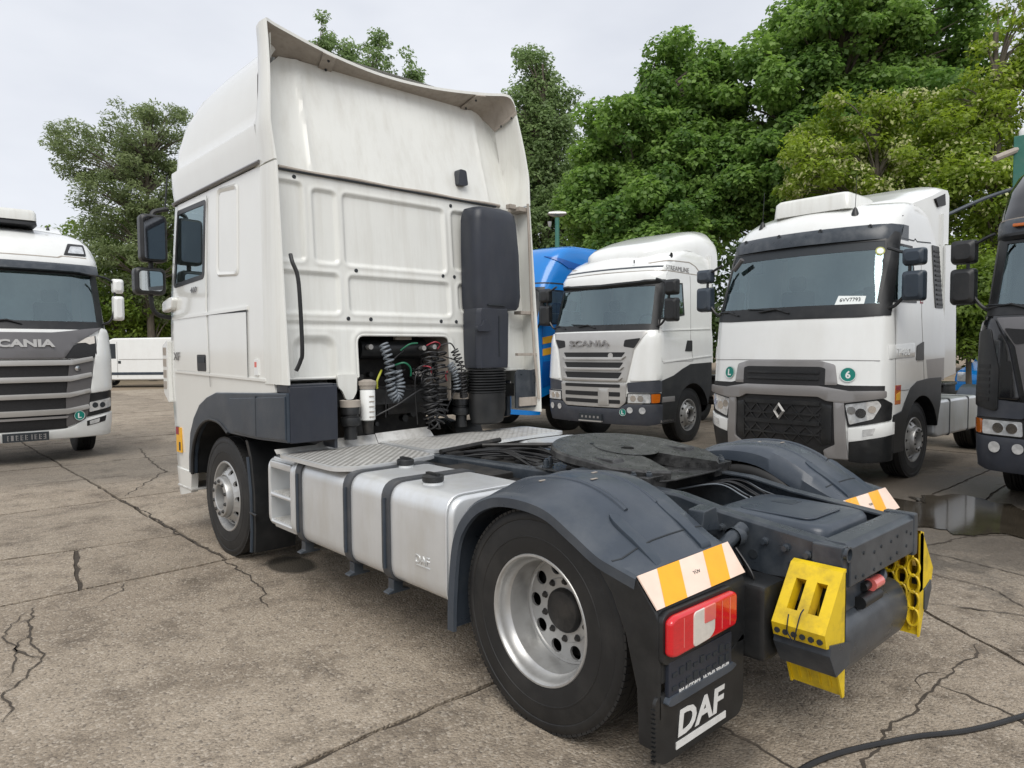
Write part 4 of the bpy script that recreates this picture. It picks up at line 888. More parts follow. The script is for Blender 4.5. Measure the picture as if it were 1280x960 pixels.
MB().add([(-1.27, 2.59, 1.0), (-1.27, 2.63, 1.03), (-.95, 2.635, 1.035), (-.86, 2.64, 1.065), (-.43, 2.64, 1.07), (-.43, 2.59, 1.0)], [(0, 1, 2, 3, 4, 5)]).build('plate_upstand', M['deck'], T)
MB().add([(-.42, 2.60, 1.0), (-.42, 2.65, 1.075), (.10, 2.65, 1.09), (.14, 2.61, 1.0)], [(0, 1, 2, 3)]).build('plate_upstand', M['deck'], T)
MB().prism(rpoly([(.62, 2.02), (1.2, 2.02), (1.2, 1.1), (.7, 1.0), (.62, 1.3)], .1), 'z', .90, .985).build('right_step_cover', M['alu'], T, bevel=.02)
# --- frame rails, crossmembers
def rail_z(y): return float(np.interp(y, [-1.03, -.9, -.45, -.2, .3, 2.6], [.895, .905, .955, 1.0, 1.015, .965]))
for sd in (-1, 1):
    rings = []
    for y in (-1.03, -.9, -.68, -.45, -.3, -.2, .0, .3, 1.0, 2.0, 2.75):
        z = rail_z(y); b = z-(.23 if y > -.8 else .19); rings.append([Vector((sd*x, y, zz_)) for x, zz_ in ((.395, b), (.395, z-.012), (.383, z), (.315, z), (.315, z-.012), (.375, z-.02), (.375, b+.012), (.315, b+.012), (.315, b))])
    rl = MB().loft(rings).build('frame_rail', M['chassis'], T, bevel=.003, smooth=35)
    for k, y in enumerate((-.46, -.57, -.68, -.78, -.88)):
        MB().lathe([(0, .018), (sd*.012, .018), (sd*.014, .013), (sd*.030, .013), (sd*.030, .0005)], (sd*.394, y, rail_z(y)-.075), 'x', 10).build('rail_bolt', M['chassis'], rl, smooth=30)
    for y, dz, r_ in ((-.62, .155, .022), (-.42, .14, .016), (-.35, .06, .012), (-.80, .14, .010)):
        MB().cyl((sd*.3955, y, rail_z(y)-dz), r_, sd*.004, 'x', 14).build('rail_hole', M['ink'], rl)
em = MB().prism([(-1.03, .71), (-1.045, .72), (-1.045, .885), (-1.02, .905), (-.93, .905), (-.93, .89), (-1.02, .885), (-1.03, .87)], 'x', -.36, .40).build('end_crossmember', M['chassis'], T, bevel=.006)
for x, z in ((-.22, .84), (-.10, .82), (-.02, .83), (.10, .83), (.18, .84), (.30, .84), (.36, .82), (-.30, .75), (-.22, .74), (-.10, .74), (-.02, .75), (.10, .75), (.18, .76), (.30, .77)):
    MB().cyl((x, -1.0452, z), .008, -.003, 'y', 10).build('hole', M['ink'], em)
tb = MB().lathe([(0, .034), (.0, .026), (.05, .026)], (-.385, -1.052, .865), 'y', 14).build('tube_end', M['chassis'], em)
MB().cyl((-.385, -1.03, .865), .03, .002, 'y', 14).build('tube_bore', M['ink'], em)
for q in ((-.414, -.352, -1.035, -.90, .70, .898), (.395, .45, -1.05, -.90, .70, .91)): MB().box(*q).build('end_bracket', M['chassis'], T, bevel=.01)
# moulded cover between the rails at the rear
rings = []
for z, k in ((.87, 1.0), (.925, .98), (.945, .94), (.952, .87)):
    rings.append([Vector((a, b, z-(.02*(-b-.2) if b < -.2 else 0)-.01)) for a, b in rrect(-.275*k, -.63-.27*k, .275*k, -.62+.30*k, .09)])
cv = MB().loft(rings).build('frame_cover', M['guard'], T, smooth=45)
MB().prism(rrect(-.20, -.80, .17, -.42, .06), 'z', .932, .943).build('cover_ridge', M['guard'], cv, bevel=.006)
MB().prism(rrect(.03, -.60, .14, -.48, .01), 'z', .941, .9445).build('cover_mark', M['chassis'], cv)
MB().box(-.31, .31, -.98, -.28, .82, .865).build('cover_tray', M['deep'], T, bevel=.004)
for y in (.95, 1.75, 2.4): MB().box(-.375, .375, y-.05, y+.05, .80, .90).build('crossmember', M['deep'], T, bevel=.01)
# clutter between the rails ahead of the coupling
rg_ = random.Random(8); mb = MB()
for k in range(30):
    x, y = rg_.uniform(-.30, .30), rg_.uniform(.95, 1.9); w_, d_, h_ = rg_.uniform(.03, .11), rg_.uniform(.04, .14), rg_.uniform(.04, .14); mb.box(x-w_, x+w_, y-d_, y+d_, .80, .86+h_, 0, None)
tag(mb.build('frame_fittings', M['deep'], T, bevel=.008), kind='stuff')
for k in range(14):
    x = rg_.uniform(-.32, .32); y = rg_.uniform(.9, 1.2); hose([(x, y, .97), (x+rg_.uniform(-.1, .1), y+.35, 1.0+rg_.uniform(-.02, .02)), (x+rg_.uniform(-.15, .15), y+.7, .97), (x+rg_.uniform(-.2, .2), y+1.0, .92)], rg_.choice((.007, .010, .014)), M['hoseblack'])
MB().tube([(-.36, 1.85, 1.0), (.30, 1.95, 1.02)], .02, 8).tube([(-.05, 1.75, 1.03), (.5, 1.25, 1.03)], .016, 8).build('cross_tube', M['deep'], T)
MB().box(-.52, -.40, .62, 1.9, .86, .93).box(-.60, -.42, 1.0, 1.5, .90, .97).build('cable_tray', M['deep'], T, bevel=.01)
mb = MB()
for k in range(16): 
    x, y = rg_.uniform(-.36, .36), rg_.uniform(-.28, .15); mb.box(x-.05, x+.05, y-.05, y+.05, .62, .70+rg_.uniform(0, .18))
tag(mb.build('axle_fittings', M['deep'], T, bevel=.01), kind='stuff')
for k in range(10):
    x = rg_.uniform(.0, .3); hose([(x, .1, .92), (x+.08, -.12, .97), (x+.05, -.3, .93), (x+rg_.uniform(-.1, .1), -.45, .90)], .005, M['hoseblack'] if k % 4 else M['hosegrey'])
# --- coupling: mounting plate, pedestals and horseshoe top plate
MB().prism(rpoly([(-.47, .78), (.47, .78), (.47, .02), (.22, -.06), (-.22, -.06), (-.47, .02)], .05), 'z', 1.022, 1.034).build('mounting_plate', M['grease'], T, bevel=.004)
for x, y in ((.36, -.0), (.43, .05), (-.36, .0), (-.43, .05), (.36, .74), (.43, .70), (-.36, .74), (-.43, .70)):
    MB().lathe([(0, .026), (.006, .026), (.008, .018), (.04, .018), (.044, .012), (.052, .012), (.052, .0005)], (x, y, 1.034), 'z', 8).build('mounting_bolt', M['chassis'], T, smooth=30)
for sd in (-1, 1): MB().prism([(.16, 1.034), (.22, 1.13), (.52, 1.13), (.58, 1.034)], 'x', sd*.40, sd*.30).build('pedestal', M['grease'], T, bevel=.01)
arc = [(.49*math.cos(a), .40*math.sin(a)) for a in np.linspace(R(-8), R(188), 34)]
pts = arc+[(-.47, -.30), (-.36, -.45), (-.235, -.52), (-.12, -.30), (-.055, -.12)]+[(.055*math.cos(a), -.05+.055*math.sin(a)) for a in np.linspace(R(180), R(0), 9)]+[(.055, -.12), (.12, -.30), (.235, -.52), (.36, -.45), (.47, -.30)]
n = len(pts); tin = [(x*.975, y*.975) for x, y in pts]; mb = MB()
mb.add([(x, y, .0) for x, y in tin], [list(range(n))]); mb.add([(x, y, 0) for x, y in tin]+[(x, y, -.012) for x, y in pts]+[(x, y, -.045) for x, y in pts]+[(x*.93, y*.93, -.07) for x, y in pts], [(r_*n+i_, r_*n+(i_+1) % n, (r_+1)*n+(i_+1) % n, (r_+1)*n+i_) for r_ in range(3) for i_ in range(n)])
cpl = mb.build('coupling_plate', M['grease'], T, merge=True, smooth=30); cpl.location = (0, .46, 1.138); cpl.rotation_euler = (R(6.5), 0, 0)
for sd in (-1, 1): MB().prism([(-.50, -.10), (-.50, -.02), (-.30, -.046), (-.30, -.07)], 'x', sd*.24, sd*.42).build('entry_ramp', M['grease'], cpl, bevel=.006)
MB().lathe([(0, .05), (.002, .18), (.0035, .19), (.002, .20)], (0, -.02, .001), 'z', 40).build('wear_ring', M['grease'], cpl)
MB().cyl((-.12, .15, .0005), .012, .004, 'z', 10).build('grease_point', M['ink'], cpl)
MB().box(-.58, -.40, -.16, -.10, -.07, -.045).build('release_handle', M['chassis'], cpl, bevel=.006)
# --- rear mudguards with lamp carriers
PR = [(.61, .30), (.60, .5), (.555, .78), (.44, .945), (.28, 1.035), (.1, 1.062), (-.1, 1.045), (-.26, .975), (-.40, .905), (-.50, .878), (-.60, .856)]
CR = [(.615, .30), (.61, .5), (.575, .80), (.465, .985), (.30, 1.085), (.1, 1.127), (-.1, 1.13), (-.27, 1.085), (-.42, 1.0), (-.52, .933), (-.605, .872)]
def guard(sd):
    pf = catmull([(0, y, z) for y, z in PR], 6); cf = catmull([(0, y, z) for y, z in CR], 6); rows = []
    for k, p in enumerate(pf):
        tg = (pf[min(k+1, len(pf)-1)]-pf[max(k-1, 0)]).normalized(); nn = Vector((0, -tg.z, tg.y)); nn = -nn if nn.dot(p-Vector((0, 0, .4))) < 0 else nn
        tz = k/(len(pf)-1); cr = .085*math.sin(math.pi*min(1, max(0, (tz-.12)/.8)))**.8 if .12 < tz < .92 else 0
        cr = max(cr, .02)
        sh = [(1.232, -.055), (1.250, -.050), (1.254, -.004), (1.235, .012), (1.13, .012+cr*.62), (1.02, .012+cr), (.90, .012+cr*1.05), (.72, .012+cr*.95), (.63, .012+cr*.7), (.605, -.01), (.605, -.04), (.62, -.04), (.64, cr*.7-.005), (.95, cr-.005), (1.13, cr*.55-.005), (1.225, -.008)]
        q = cf[k]; lp_ = lambda w: p*(1-w)+q*w
        sh2 = [(1.232, p-nn*.055), (1.250, p-nn*.050), (1.254, p-nn*.006), (1.242, p+nn*.006), (1.20, lp_(.22)), (1.12, lp_(.62)), (1.02, lp_(.93)), (.90, q), (.74, q), (.645, lp_(.85)), (.61, lp_(.45)), (.605, p-nn*.03), (.62, p-nn*.03), (.66, lp_(.75)-nn*.01), (.95, q-nn*.014), (1.12, lp_(.6)-nn*.014), (1.225, p-nn*.010)]
        rows.append([Vector((sd*x, v.y, v.z)) for x, v in sh2])
    g = MB().loft(rows).build('mudguard', M['guard'], T, smooth=38)
    # low ribs on the crown
    ks = min(range(len(rows)), key=lambda q: abs(rows[q][7].y+.50))
    MB().tube([rows[ks-2][3]*.4+rows[ks][3]*.6, rows[ks][4], rows[ks][5], rows[ks][6], rows[ks][7], rows[ks][8], rows[ks][9]], .0045, 6).build('guard_seam', M['ink'], g)
    for x in (.78, 1.0):
        ln = [Vector((sd*x, r_[7].y, r_[7].z-.010)) for r_ in rows[16:46]]; MB().tube(ln, .016, 8).build('guard_rib', M['guard'], g)
    for x, k in ((1.06, 30), (.80, 33), (.92, 36)):
        p = rows[k][7]; MB().prism(rrect(-.022, -.007, .022, .007, .004), 'z', 0, .003).build('catch', M['greyspoil'], g).location = (sd*x, p.y, p.z+(-.012 if x > 1 else .001))
    # lamp carrier
    ox = [(-.385, .905), (-.50, .876), (-.60, .854), (-.69, .74), (-.705, .70), (-.705, .33), (-.69, .20), (-.61, .20), (-.60, .42), (-.545, .62), (-.475, .765), (-.42, .83)]
    c = MB().prism(ox, 'x', sd*1.250, sd*1.225)
    c.prism([(-.56, .84), (-.60, .850), (-.69, .735), (-.705, .70), (-.705, .46), (-.685, .46), (-.665, .70)], 'x', sd*1.23, sd*.60)
    ca = c.build('lamp_carrier', M['black'], T, bevel=.012)
    # hooked straps holding the crown down
    for x in (1.075, .755):
        q = [(-.33, 1.055), (-.345, 1.050), (-.37, 1.036), (-.42, 1.005), (-.47, .978), (-.52, .945), (-.56, .917), (-.592, .896), (-.60, .878)]; w_ = [.35, .75, 1, 1, 1, 1, 1, 1.1, 1.1]; dn = -.004 if x < 1 else -.026
        rows2 = []
        for k, (y, z) in enumerate(q): rows2.append([Vector((sd*(x+a*w_[k]), y, z+b+dn)) for a, b in ((-.034, -.02), (-.034, .005), (.034, .005), (.034, -.02))])
        MB().loft(rows2).build('guard_strap', M['grey'], ca, bevel=.004)
    # striped board
    A = Vector((sd*1.252, -.603, .862)); B = Vector((sd*.60, -.603, .872)); C_ = Vector((sd*.605, -.692, .755)); D = Vector((sd*1.245, -.692, .750)); nrm = Vector((0, -.80, .6))*.006
    bd = MB().add([A, B, C_, D, A+nrm, B+nrm, C_+nrm, D+nrm], [(0, 1, 2, 3), (7, 6, 5, 4), (0, 4, 5, 1), (1, 5, 6, 2), (2, 6, 7, 3), (3, 7, 4, 0)]).build('reflective_board', M['pink'], T)
    n2 = nrm*1.25
    for u0_, u1_, sl in ((.19, .42, .0), (.69, .92, .0)):
        q = lambda u, v: A*(1-u)*(1-v)+B*u*(1-v)+C_*u*v+D*(1-u)*v
        shf = -.115 if sd < 0 else .115
        MB().add([q(u0_, 0)+n2, q(u1_, 0)+n2, q(min(1, max(0, u1_+shf)), 1)+n2, q(min(1, max(0, u0_+shf)), 1)+n2], [(0, 1, 2, 3)]).build('stripe', M['orange'], bd)
    fr = frame(A*.33*1+B*.55+D*.0+C_*.12+nrm*1.3, (B-A) if sd < 0 else (A-B), A-D)
    text('lettering', 'TÜV', .016, M['ink'], bd, frame(A*.27+B*.27+C_*.25+D*.21+nrm*1.3, (B-A) if sd < 0 else (A-B), A-D), w=.05, ext=.0006)
    # tail lamp
    lp = [(-.02, -.085), (.02, -.098), (.47, -.085), (.485, -.06), (.485, .07), (.46, .085), (.02, .088), (-.02, .07)]
    X0 = sd*1.225; px = lambda u: X0-sd*u
    hs = MB().prism([(px(u-.0), .645+v*1.12) for u, v in rpoly(lp, .02)], 'y', -.72, -.69).build('lamp_housing', M['black'], T, bevel=.006)
    lpo = MB().prism([(px(.01+u*.94), .655+v*.86) for u, v in rpoly(lp, .03)], 'y', -.752, -.715).build('tail_lamp', M['red'], T, bevel=.014, seg=3)
    MB().prism([(px(u), z) for u, z in rpoly([(.135, .582), (.25, .588), (.285, .61), (.285, .722), (.135, .719)], .02)], 'y', -.7565, -.745).build('clear_lens', M['lens'], lpo, bevel=.004)
    MB().prism([(px(u), z) for u, z in rpoly([(.205, .658), (.2865, .658), (.2865, .7235), (.205, .7215)], .008)], 'y', -.759, -.75).build('red_square', M['pinkred'] if 'pinkred' in M else M['red'], lpo, bevel=.003)
    for u in (.07, .34, .40): MB().box(min(px(u), px(u+.004)), max(px(u), px(u+.004)), -.7535, -.74, .60, .715).build('lens_rib', M['pinkred'], lpo)
    # number plate below the lamp
    pl_ = MB().prism([(px(u), z) for u, z in rrect(.02, .405, .47, .545, .01)], 'y', -.722, -.70).build('plate_holder', M['intake'], T, bevel=.004)
    rgx = random.Random(4)
    for r_ in range(2):
        for k in range(9):
            u = .04+k*.047; z = .432+r_*.05; MB().box(min(px(u), px(u+rgx.uniform(.02, .036))), max(px(u), px(u+.03)), -.7255, -.72, z, z+rgx.uniform(.012, .035)).build('embossing', M['ink'], pl_)
    # mud flap
    fl_ = MB().prism([(px(u), z) for u, z in rpoly([(-.045, .40), (-.04, .175), (.02, .142), (.56, .146), (.60, .185), (.60, .50), (.48, .44), (-.03, .42)], .02)], 'y', -.705, -.69).build('mud_flap', M['black'], T, bevel=.003)
    MB().prism([(px(u), z) for u, z in rpoly([(.0, .388), (.03, .376), (.46, .381), (.50, .395), (.48, .412), (.02, .412)], .015)], 'y', -.73, -.695).build('flap_ledge', M['guard'], fl_, bevel=.01)
    for k in range(12): MB().box(min(px(-.05), px(-.038)), max(px(-.05), px(-.038)), -.706, -.688, .17+k*.018, .18+k*.018).build('flap_rib', M['black'], fl_)
    return g, fl_, pl_
gl, flL, plL = guard(-1); gr, flR, plR = guard(1)
for fl_, sd in ((flL, -1), (flR, 1)):
    text('lettering', 'DAF', .105, M['letter'], fl_, frame((sd*.955, -.7075, .272), (1, 0, 0), (0, 0, 1)), w=.34, shear=.12, bold=.03, ext=.001)
    MB().box(sd*.955-.18, sd*.955+.18, -.7085, -.705, .175, .203).build('lettering', M['letter'], fl_)
text('lettering', 'RM AUTOPOL  14-39-49 300-45-09', .016, M['letter'], plL, frame((-.96, -.7235, .415), (1, 0, 0), (0, 0, 1)), w=.36, ext=.001, bold=.02)
# --- bracket, lamp tube and cables beside the left rail
MB().tube([(-.62, -.55, .80), (-.52, -.57, .86), (-.42, -.58, .90)], .033, 12).build('guard_tube', M['chassis'], T)
MB().lathe([(0, .045), (.05, .047), (.06, .03), (.09, .03)], (-.50, -.573, .868), 'x', 14).build('tube_clamp', M['chassis'], T)
MB().prism([(-.46, .88), (-.62, .90), (-.60, .99), (-.50, 1.0)], 'y', -.49, -.40).build('guard_bracket', M['chassis'], T, bevel=.008)
for k in range(6): hose([(-.55, -.62, .84), (-.52-.01*k, -.66-.012*k, .72), (-.50, -.64+.01*k, .60), (-.45, -.60, .66)], .0045, M['hoseblack'])
MB().box(-.62, -.42, -.80, -.55, .38, .72).build('air_dryer_box', M['black'], T, bevel=.03)
MB().box(-.38, .38, -.60, -.40, .40, .70).build('rear_tank', M['deep'], T, bevel=.06, seg=3)
# --- rounded underrun beam below the frame end
sec3 = [(-.16*math.cos(a)*.62-.93, .425+.15*math.sin(a)) for a in np.linspace(0, 2*math.pi, 25)[:-1]]
rings = [[Vector((x, -.93+(y+.93)*k, .425+(z-.425)*k)) for y, z in sec3] for x, k in ((-.40, .86), (-.39, 1), (.38, 1), (.42, .9), (.44, .7))]
ub = MB().loft(rings).build('underrun_beam', M['chassis'], T, smooth=45)
MB().cyl((.43, -.93, .48), .025, .03, 'x', 12).build('beam_bolt', M['ink'], ub)
MB().tube(catmull([(.02, -.97, .60), (.10, -1.0, .64), (.16, -.98, .66), (.20, -.94, .60), (.20, -.93, .54)], 6), .024, 8).build('vent_pipe', M['chassis'], T)
MB().cyl((-.02, -1.0, .64), .03, .10, 'x', 14).build('red_coupling', M['pinkred'], T); MB().cyl((-.14, -1.0, .585), .03, .20, 'x', 12).cyl((-.08, -.99, .64), .02, .08, 'x', 12).build('hose_coupling', M['black'], T, smooth=40)
MB().box(-.36, -.02, -.98, -.86, .56, .70).build('coupling_bracket', M['chassis'], T, bevel=.01)
# --- yellow wheel chocks in their holders (things of their own)
def chock(sd, xin, lab):
    c = thing('wheel_chock', lab, 'wheel chock', (0, 0, 0), 0, 'yellow wheel chocks at the frame end')
    y0, y1 = -1.055, -.83; W = y1-y0
    # slope from the top edge down to the lip
    A = (0.03, .805); B = (.20, .585)
    P = lambda u, v, d=0.: Vector((sd*(xin+A[0]+(B[0]-A[0])*v-d*.84), y0+W*u, A[1]+(B[1]-A[1])*v-d*.54))
    us = [0, .20, .40, .60, .80, 1]; vs_ = [0, .24, .74, 1]; mb = MB()
    for i in range(5):
        for j in range(3):
            if i in (1, 3) and j == 1:
                q = [P(us[i], vs_[j]), P(us[i+1], vs_[j]), P(us[i+1], vs_[j+1]), P(us[i], vs_[j+1])]; e = [P(us[i], vs_[j], .07), P(us[i+1], vs_[j], .07), P(us[i+1], vs_[j+1], .07), P(us[i], vs_[j+1], .07)]
                mb.add(q+e, [(k, (k+1) % 4, 4+(k+1) % 4, 4+k) for k in range(4)])
            else: mb.add([P(us[i], vs_[j]), P(us[i+1], vs_[j]), P(us[i+1], vs_[j+1]), P(us[i], vs_[j+1])], [(0, 1, 2, 3)])
    sh = [(0, .815), (.03, .805), (.20, .585), (.18, .525), (.02, .50), (0, .50)]
    for y in (y0, y1): mb.add([(sd*(xin+o), y, z) for o, z in sh], [list(range(6))])
    for k in (0, 2, 3): 
        (a, b), (e, f) = sh[k], sh[k+1]; mb.add([(sd*(xin+a), y0, b), (sd*(xin+e), y0, f), (sd*(xin+e), y1, f), (sd*(xin+a), y1, b)], [(0, 1, 2, 3)])
    for k in range(5):
        a = y0+W*(k/4)-(.004 if k else 0); mb.box(min(sd*xin, sd*(xin+.008)), max(sd*xin, sd*(xin+.05)), a, a+.008, .50, .80)
    body = mb.build('body', M['yellow'], c, merge=True, smooth=30)
    # scalloped lower lip
    for k in range(6):
        MB().lathe([(0, .012), (sd*.012, .012), (sd*.012, .0005)], (sd*(xin+.185), y0+W*(.1+.16*k), .552), 'x', 10).build('lip_hole', M['ink'], c)
    # toe below the holder: a plate with ribs
    t = MB(); t.prism([(sd*(xin+.0), .27), (sd*(xin+.02), .27), (sd*(xin+.10), .46), (sd*(xin+.08), .50), (sd*xin, .50)] if sd > 0 else [(sd*(xin+.0), .27), (sd*(xin+.02), .27), (sd*(xin+.10), .46), (sd*(xin+.08), .50), (sd*xin, .50)], 'y', y0, y0+.008)
    t.prism([(sd*(xin+.0), .27), (sd*(xin+.02), .27), (sd*(xin+.10), .46), (sd*(xin+.08), .50), (sd*xin, .50)], 'y', y1-.008, y1)
    for k in range(1, 5): t.prism([(sd*(xin+.0), .30), (sd*(xin+.03), .30), (sd*(xin+.09), .46), (sd*xin, .50)], 'y', y0+W*k/5-.004, y0+W*k/5+.004)
    t.add([(sd*(xin+.012), y0, .275), (sd*(xin+.012), y1, .275), (sd*(xin+.065), y1, .40), (sd*(xin+.065), y0, .40)], [(0, 1, 2, 3)])
    t.build('toe', M['yellow'], c, smooth=30)
    if sd > 0:
        for kz in range(4):
            for ky in range(4):
                cy, cz = y0+W*(ky+.5)/4, .37+kz*.085+(.03 if ky % 2 else 0)
                MB().tube([(xin-.004, cy+.027*math.cos(a), cz+.046*math.sin(a)) for a in np.linspace(0, 2*math.pi, 17)], .007, 5).build('lattice_ring', M['yellow'], c)
    # the retaining wire
    MB().tube(catmull([(sd*(xin+.19), -.90, .63), (sd*(xin+.21), -.905, .60), (sd*(xin+.20), -.90, .56), (sd*(xin+.205), -.93, .53), (sd*(xin+.215), -.945, .58), (sd*(xin+.19), -.95, .64), (sd*(xin+.17), -.955, .66)], 6), .003, 5).build('wire', M['ink'], c)
    return c
chock(-1, .425, 'yellow plastic wheel chock with two slots, in front of the left frame end'); chock(1, .47, 'yellow ribbed wheel chock beyond the frame end, its hollow side showing')
for sd, xin in ((-1, .425), (1, .47)):
    MB().prism([(sd*(xin-(.03 if sd < 0 else -.06)), .50), (sd*(xin+.155), .535), (sd*(xin+.165), .49), (sd*(xin+.10), .385), (sd*(xin-(.03 if sd < 0 else -.06)), .40)], 'y', -1.062, -.82).build('chock_holder', M['chassis'] if sd < 0 else M['chassis'], T, bevel=.004)
    MB().box(min(sd*.36, sd*(xin-.012)), max(sd*.36, sd*(xin-.012)), -1.02, -.86, .70 if sd > 0 else .40, .80).build('chock_bracket', M['chassis'], T, bevel=.006)
# ---------------------------------------------------------------- parked trucks (front centre at the local origin, forward = +y, left = -x)
def truck(label, x, y, a, name='parked_truck'):
    return thing(name, label, 'truck', (x, y, 0), a-math.pi/2, 'trucks parked in the yard')
def disc(S, name, x, z, r, m, parent, off=.014):
    f = S.mtx(x, z, off); mb = MB(); mb.lathe([(0, .0005), (0, r), (-.004, r)], (0, 0, 0), 'z', 28); o = mb.build(name, m, parent); o.matrix_local = f; return o
def sticker(S, ch, x, z, r, T, off=.016):
    d = disc(S, 'round_sticker', x, z, r, M['green'], T, off)
    rg = MB().lathe([(.001, r*.93), (.002, r*1.0)], (0, 0, 0), 'z', 28).build('sticker_rim', M['sticker'], d)
    t = text('lettering', ch, r*1.05, M['sticker'], d, Matrix.Translation((0, 0, .003)), ext=.001, bold=.03)
def cab_inside(T, w, y0, y1, z0, zt, zd):
    """hollow of the cab behind the glass: floor, rear trim, dash, seats, wheel"""
    MB().box(-w+.08, w-.08, y1, y1+.02, z0, zt).build('rear_trim', M['curtain'], T)
    MB().box(-w, w, y1+.02, y0, z0, z0+.03).build('cab_floor', M['inside'], T)
    MB().box(-w+.12, w-.12, y1+.02, y0-.62, zt, zt+.02).build('headlining', M['curtain'], T)
    MB().prism([(y0, zd-.5), (y0, zd-.06), (y0-.28, zd), (y0-.55, zd-.05), (y0-.6, zd-.5)], 'x', -w, w).build('dashboard', M['inside'], T, bevel=.03)
    for sx in (-1, 1):
        MB().box(sx*.62-.25, sx*.62+.25, y0-1.32, y0-1.18, zd-.3, zd+.35).box(sx*.62-.13, sx*.62+.13, y0-1.30, y0-1.2, zd+.36, zd+.58).build('cab_seat', M['seat'], T, bevel=.05, seg=3)
    rg = MB(); pts = [(-.62+.22*math.cos(t), y0-.62+.08*math.sin(t), zd+.04+.19*math.sin(t)) for t in np.linspace(0, 2*math.pi, 25)]
    rg.tube(pts, .017, 6).build('steering_wheel', M['seat'], T)
def chassis(T, yc, yr, wheels=True, tank=None, rimm='rim'):
    for sx in (-1, 1): MB().box(sx*.39-.04, sx*.39+.04, yr-.95, yc+.5, .72, .96).build('frame_rail', M['deep'], T, bevel=.005)
    MB().box(-.9, .9, -1.55, -1.35, .42, .54).build('axle', M['deep'], T, bevel=.02); MB().cyl((-.9, yr, .505), .1, 1.8, 'x', 12).build('axle', M['deep'], T)
    MB().prism(rpoly([(-.45, yr-.3), (.45, yr-.3), (.45, yr+.5), (-.45, yr+.5)], .15), 'z', 1.08, 1.13).build('coupling_plate', M['grease'], T, bevel=.01)
    MB().box(-.42, .42, yr-.2, yr+.4, .94, 1.08).build('coupling_base', M['deep'], T)
    for sx in (-1, 1):
        make_wheel(T, sx*1.2, yr, .505, sx, 'rear', rimm='rim')
        pr = [(yr+.60*math.cos(t), .5+.60*math.sin(t)) for t in np.linspace(R(10), R(170), 16)]; pi_ = [(yr+.575*math.cos(t), .5+.575*math.sin(t)) for t in np.linspace(R(170), R(10), 16)]
        MB().prism(pr+pi_, 'x', sx*1.24, sx*.62).build('mudguard', M['guard'], T, smooth=40)
def wipers(S, T, z, xs, ln=.75):
    for x in xs:
        p = [S.pt(S.s_x(x, z), z, .02), S.pt(S.s_x(x+.25*ln, z+.06), z+.06, .035), S.pt(S.s_x(x+.6*ln, z+.03), z+.03, .03)]
        w = MB().tube(p, .012, 6).build('wiper', M['black'], T)
        q = [S.pt(S.s_x(x+.1+.09*k*ln, z+.05+.004*k), z+.05+.004*k, .022) for k in range(9)]; MB().tube(q, .009, 6).build('wiper_blade', M['ink'], w)
def mirrors(T, x, y, z0, z1, z2, z3, m, arm='black', dx=.13, sides=(-1, 1)):
    for sx in sides:
        for a, b in ((z0, z1), (z2, z3)):
            rings = []
            for yy, g in ((y+.10, -.05), (y+.07, -.01), (y, 0), (y-.03, 0), (y-.035, -.02)): rings.append([Vector((sx*(x+p), yy, (a+b)/2+q)) for p, q in rrect(-dx-g, -(b-a)/2-g, dx+g, (b-a)/2+g, .05)])
            mm = MB().loft(rings).build('mirror', m, T, bevel=.006); MB().prism([(sx*(x+p), (a+b)/2+q) for p, q in rrect(-dx+.03, -(b-a)/2+.03, dx-.03, (b-a)/2-.03, .03)], 'y', y-.04, y-.03).build('mirror_glass', M['mirror'], mm)
        xi = x-dx-.05
        MB().tube(catmull([(sx*(x-.30), y+.04, z3+.03), (sx*xi, y+.03, z3-.02), (sx*(x-.06), y+.03, (z2+z3)/2), (sx*(x-.06), y+.03, (z0+z1)/2), (sx*xi, y+.03, z0-.02), (sx*(x-.30), y+.04, z0-.08)], 5), .02, 6).build('mirror_arm', M[arm], T)
def plain_side(S, T, S_, win, handle, rear, gapm='mgrey', doorx=(-.52, -1.48), z0=1.2, z1=3.0, m=None):
    m = m or M['white']
    sd = -1 if S_ == 'L' else 1
    S.panel('window_seal', win, M['black'], T, off=.006, base=0, sides=S_, holes=[[(a+(.03 if a < (win[0][0]+win[1][0])/2 else -.03), b+(.03 if b < (win[0][1]+win[2][1])/2 else -.03)) for a, b in win]])
    S.panel('window', [(a+(.02 if a < (win[0][0]+win[1][0])/2 else -.02), b+(.02 if b < (win[0][1]+win[2][1])/2 else -.02)) for a, b in win], M['glass'], T, off=.002, base=.0, sides=S_)
    h = S.panel('door_handle', rpoly(handle, .02), M['black'], T, off=.008, base=0, sides=S_)
    for pts in ([(doorx[0], z0), (doorx[0], win[0][1])], [(doorx[1], z0), (doorx[1], z1)], [(doorx[0], z0), (doorx[1], z0)]):
        (a, b), (c, d) = pts; w = .005
        ol = [(a-w, b), (a+w, b), (c+w, d), (c-w, d)] if abs(a-c) < abs(b-d) else [(a, b-w), (a, b+w), (c, d+w), (c, d-w)]
        S.panel('door_gap', ol, M[gapm], T, off=.0025, base=0, sides=S_)
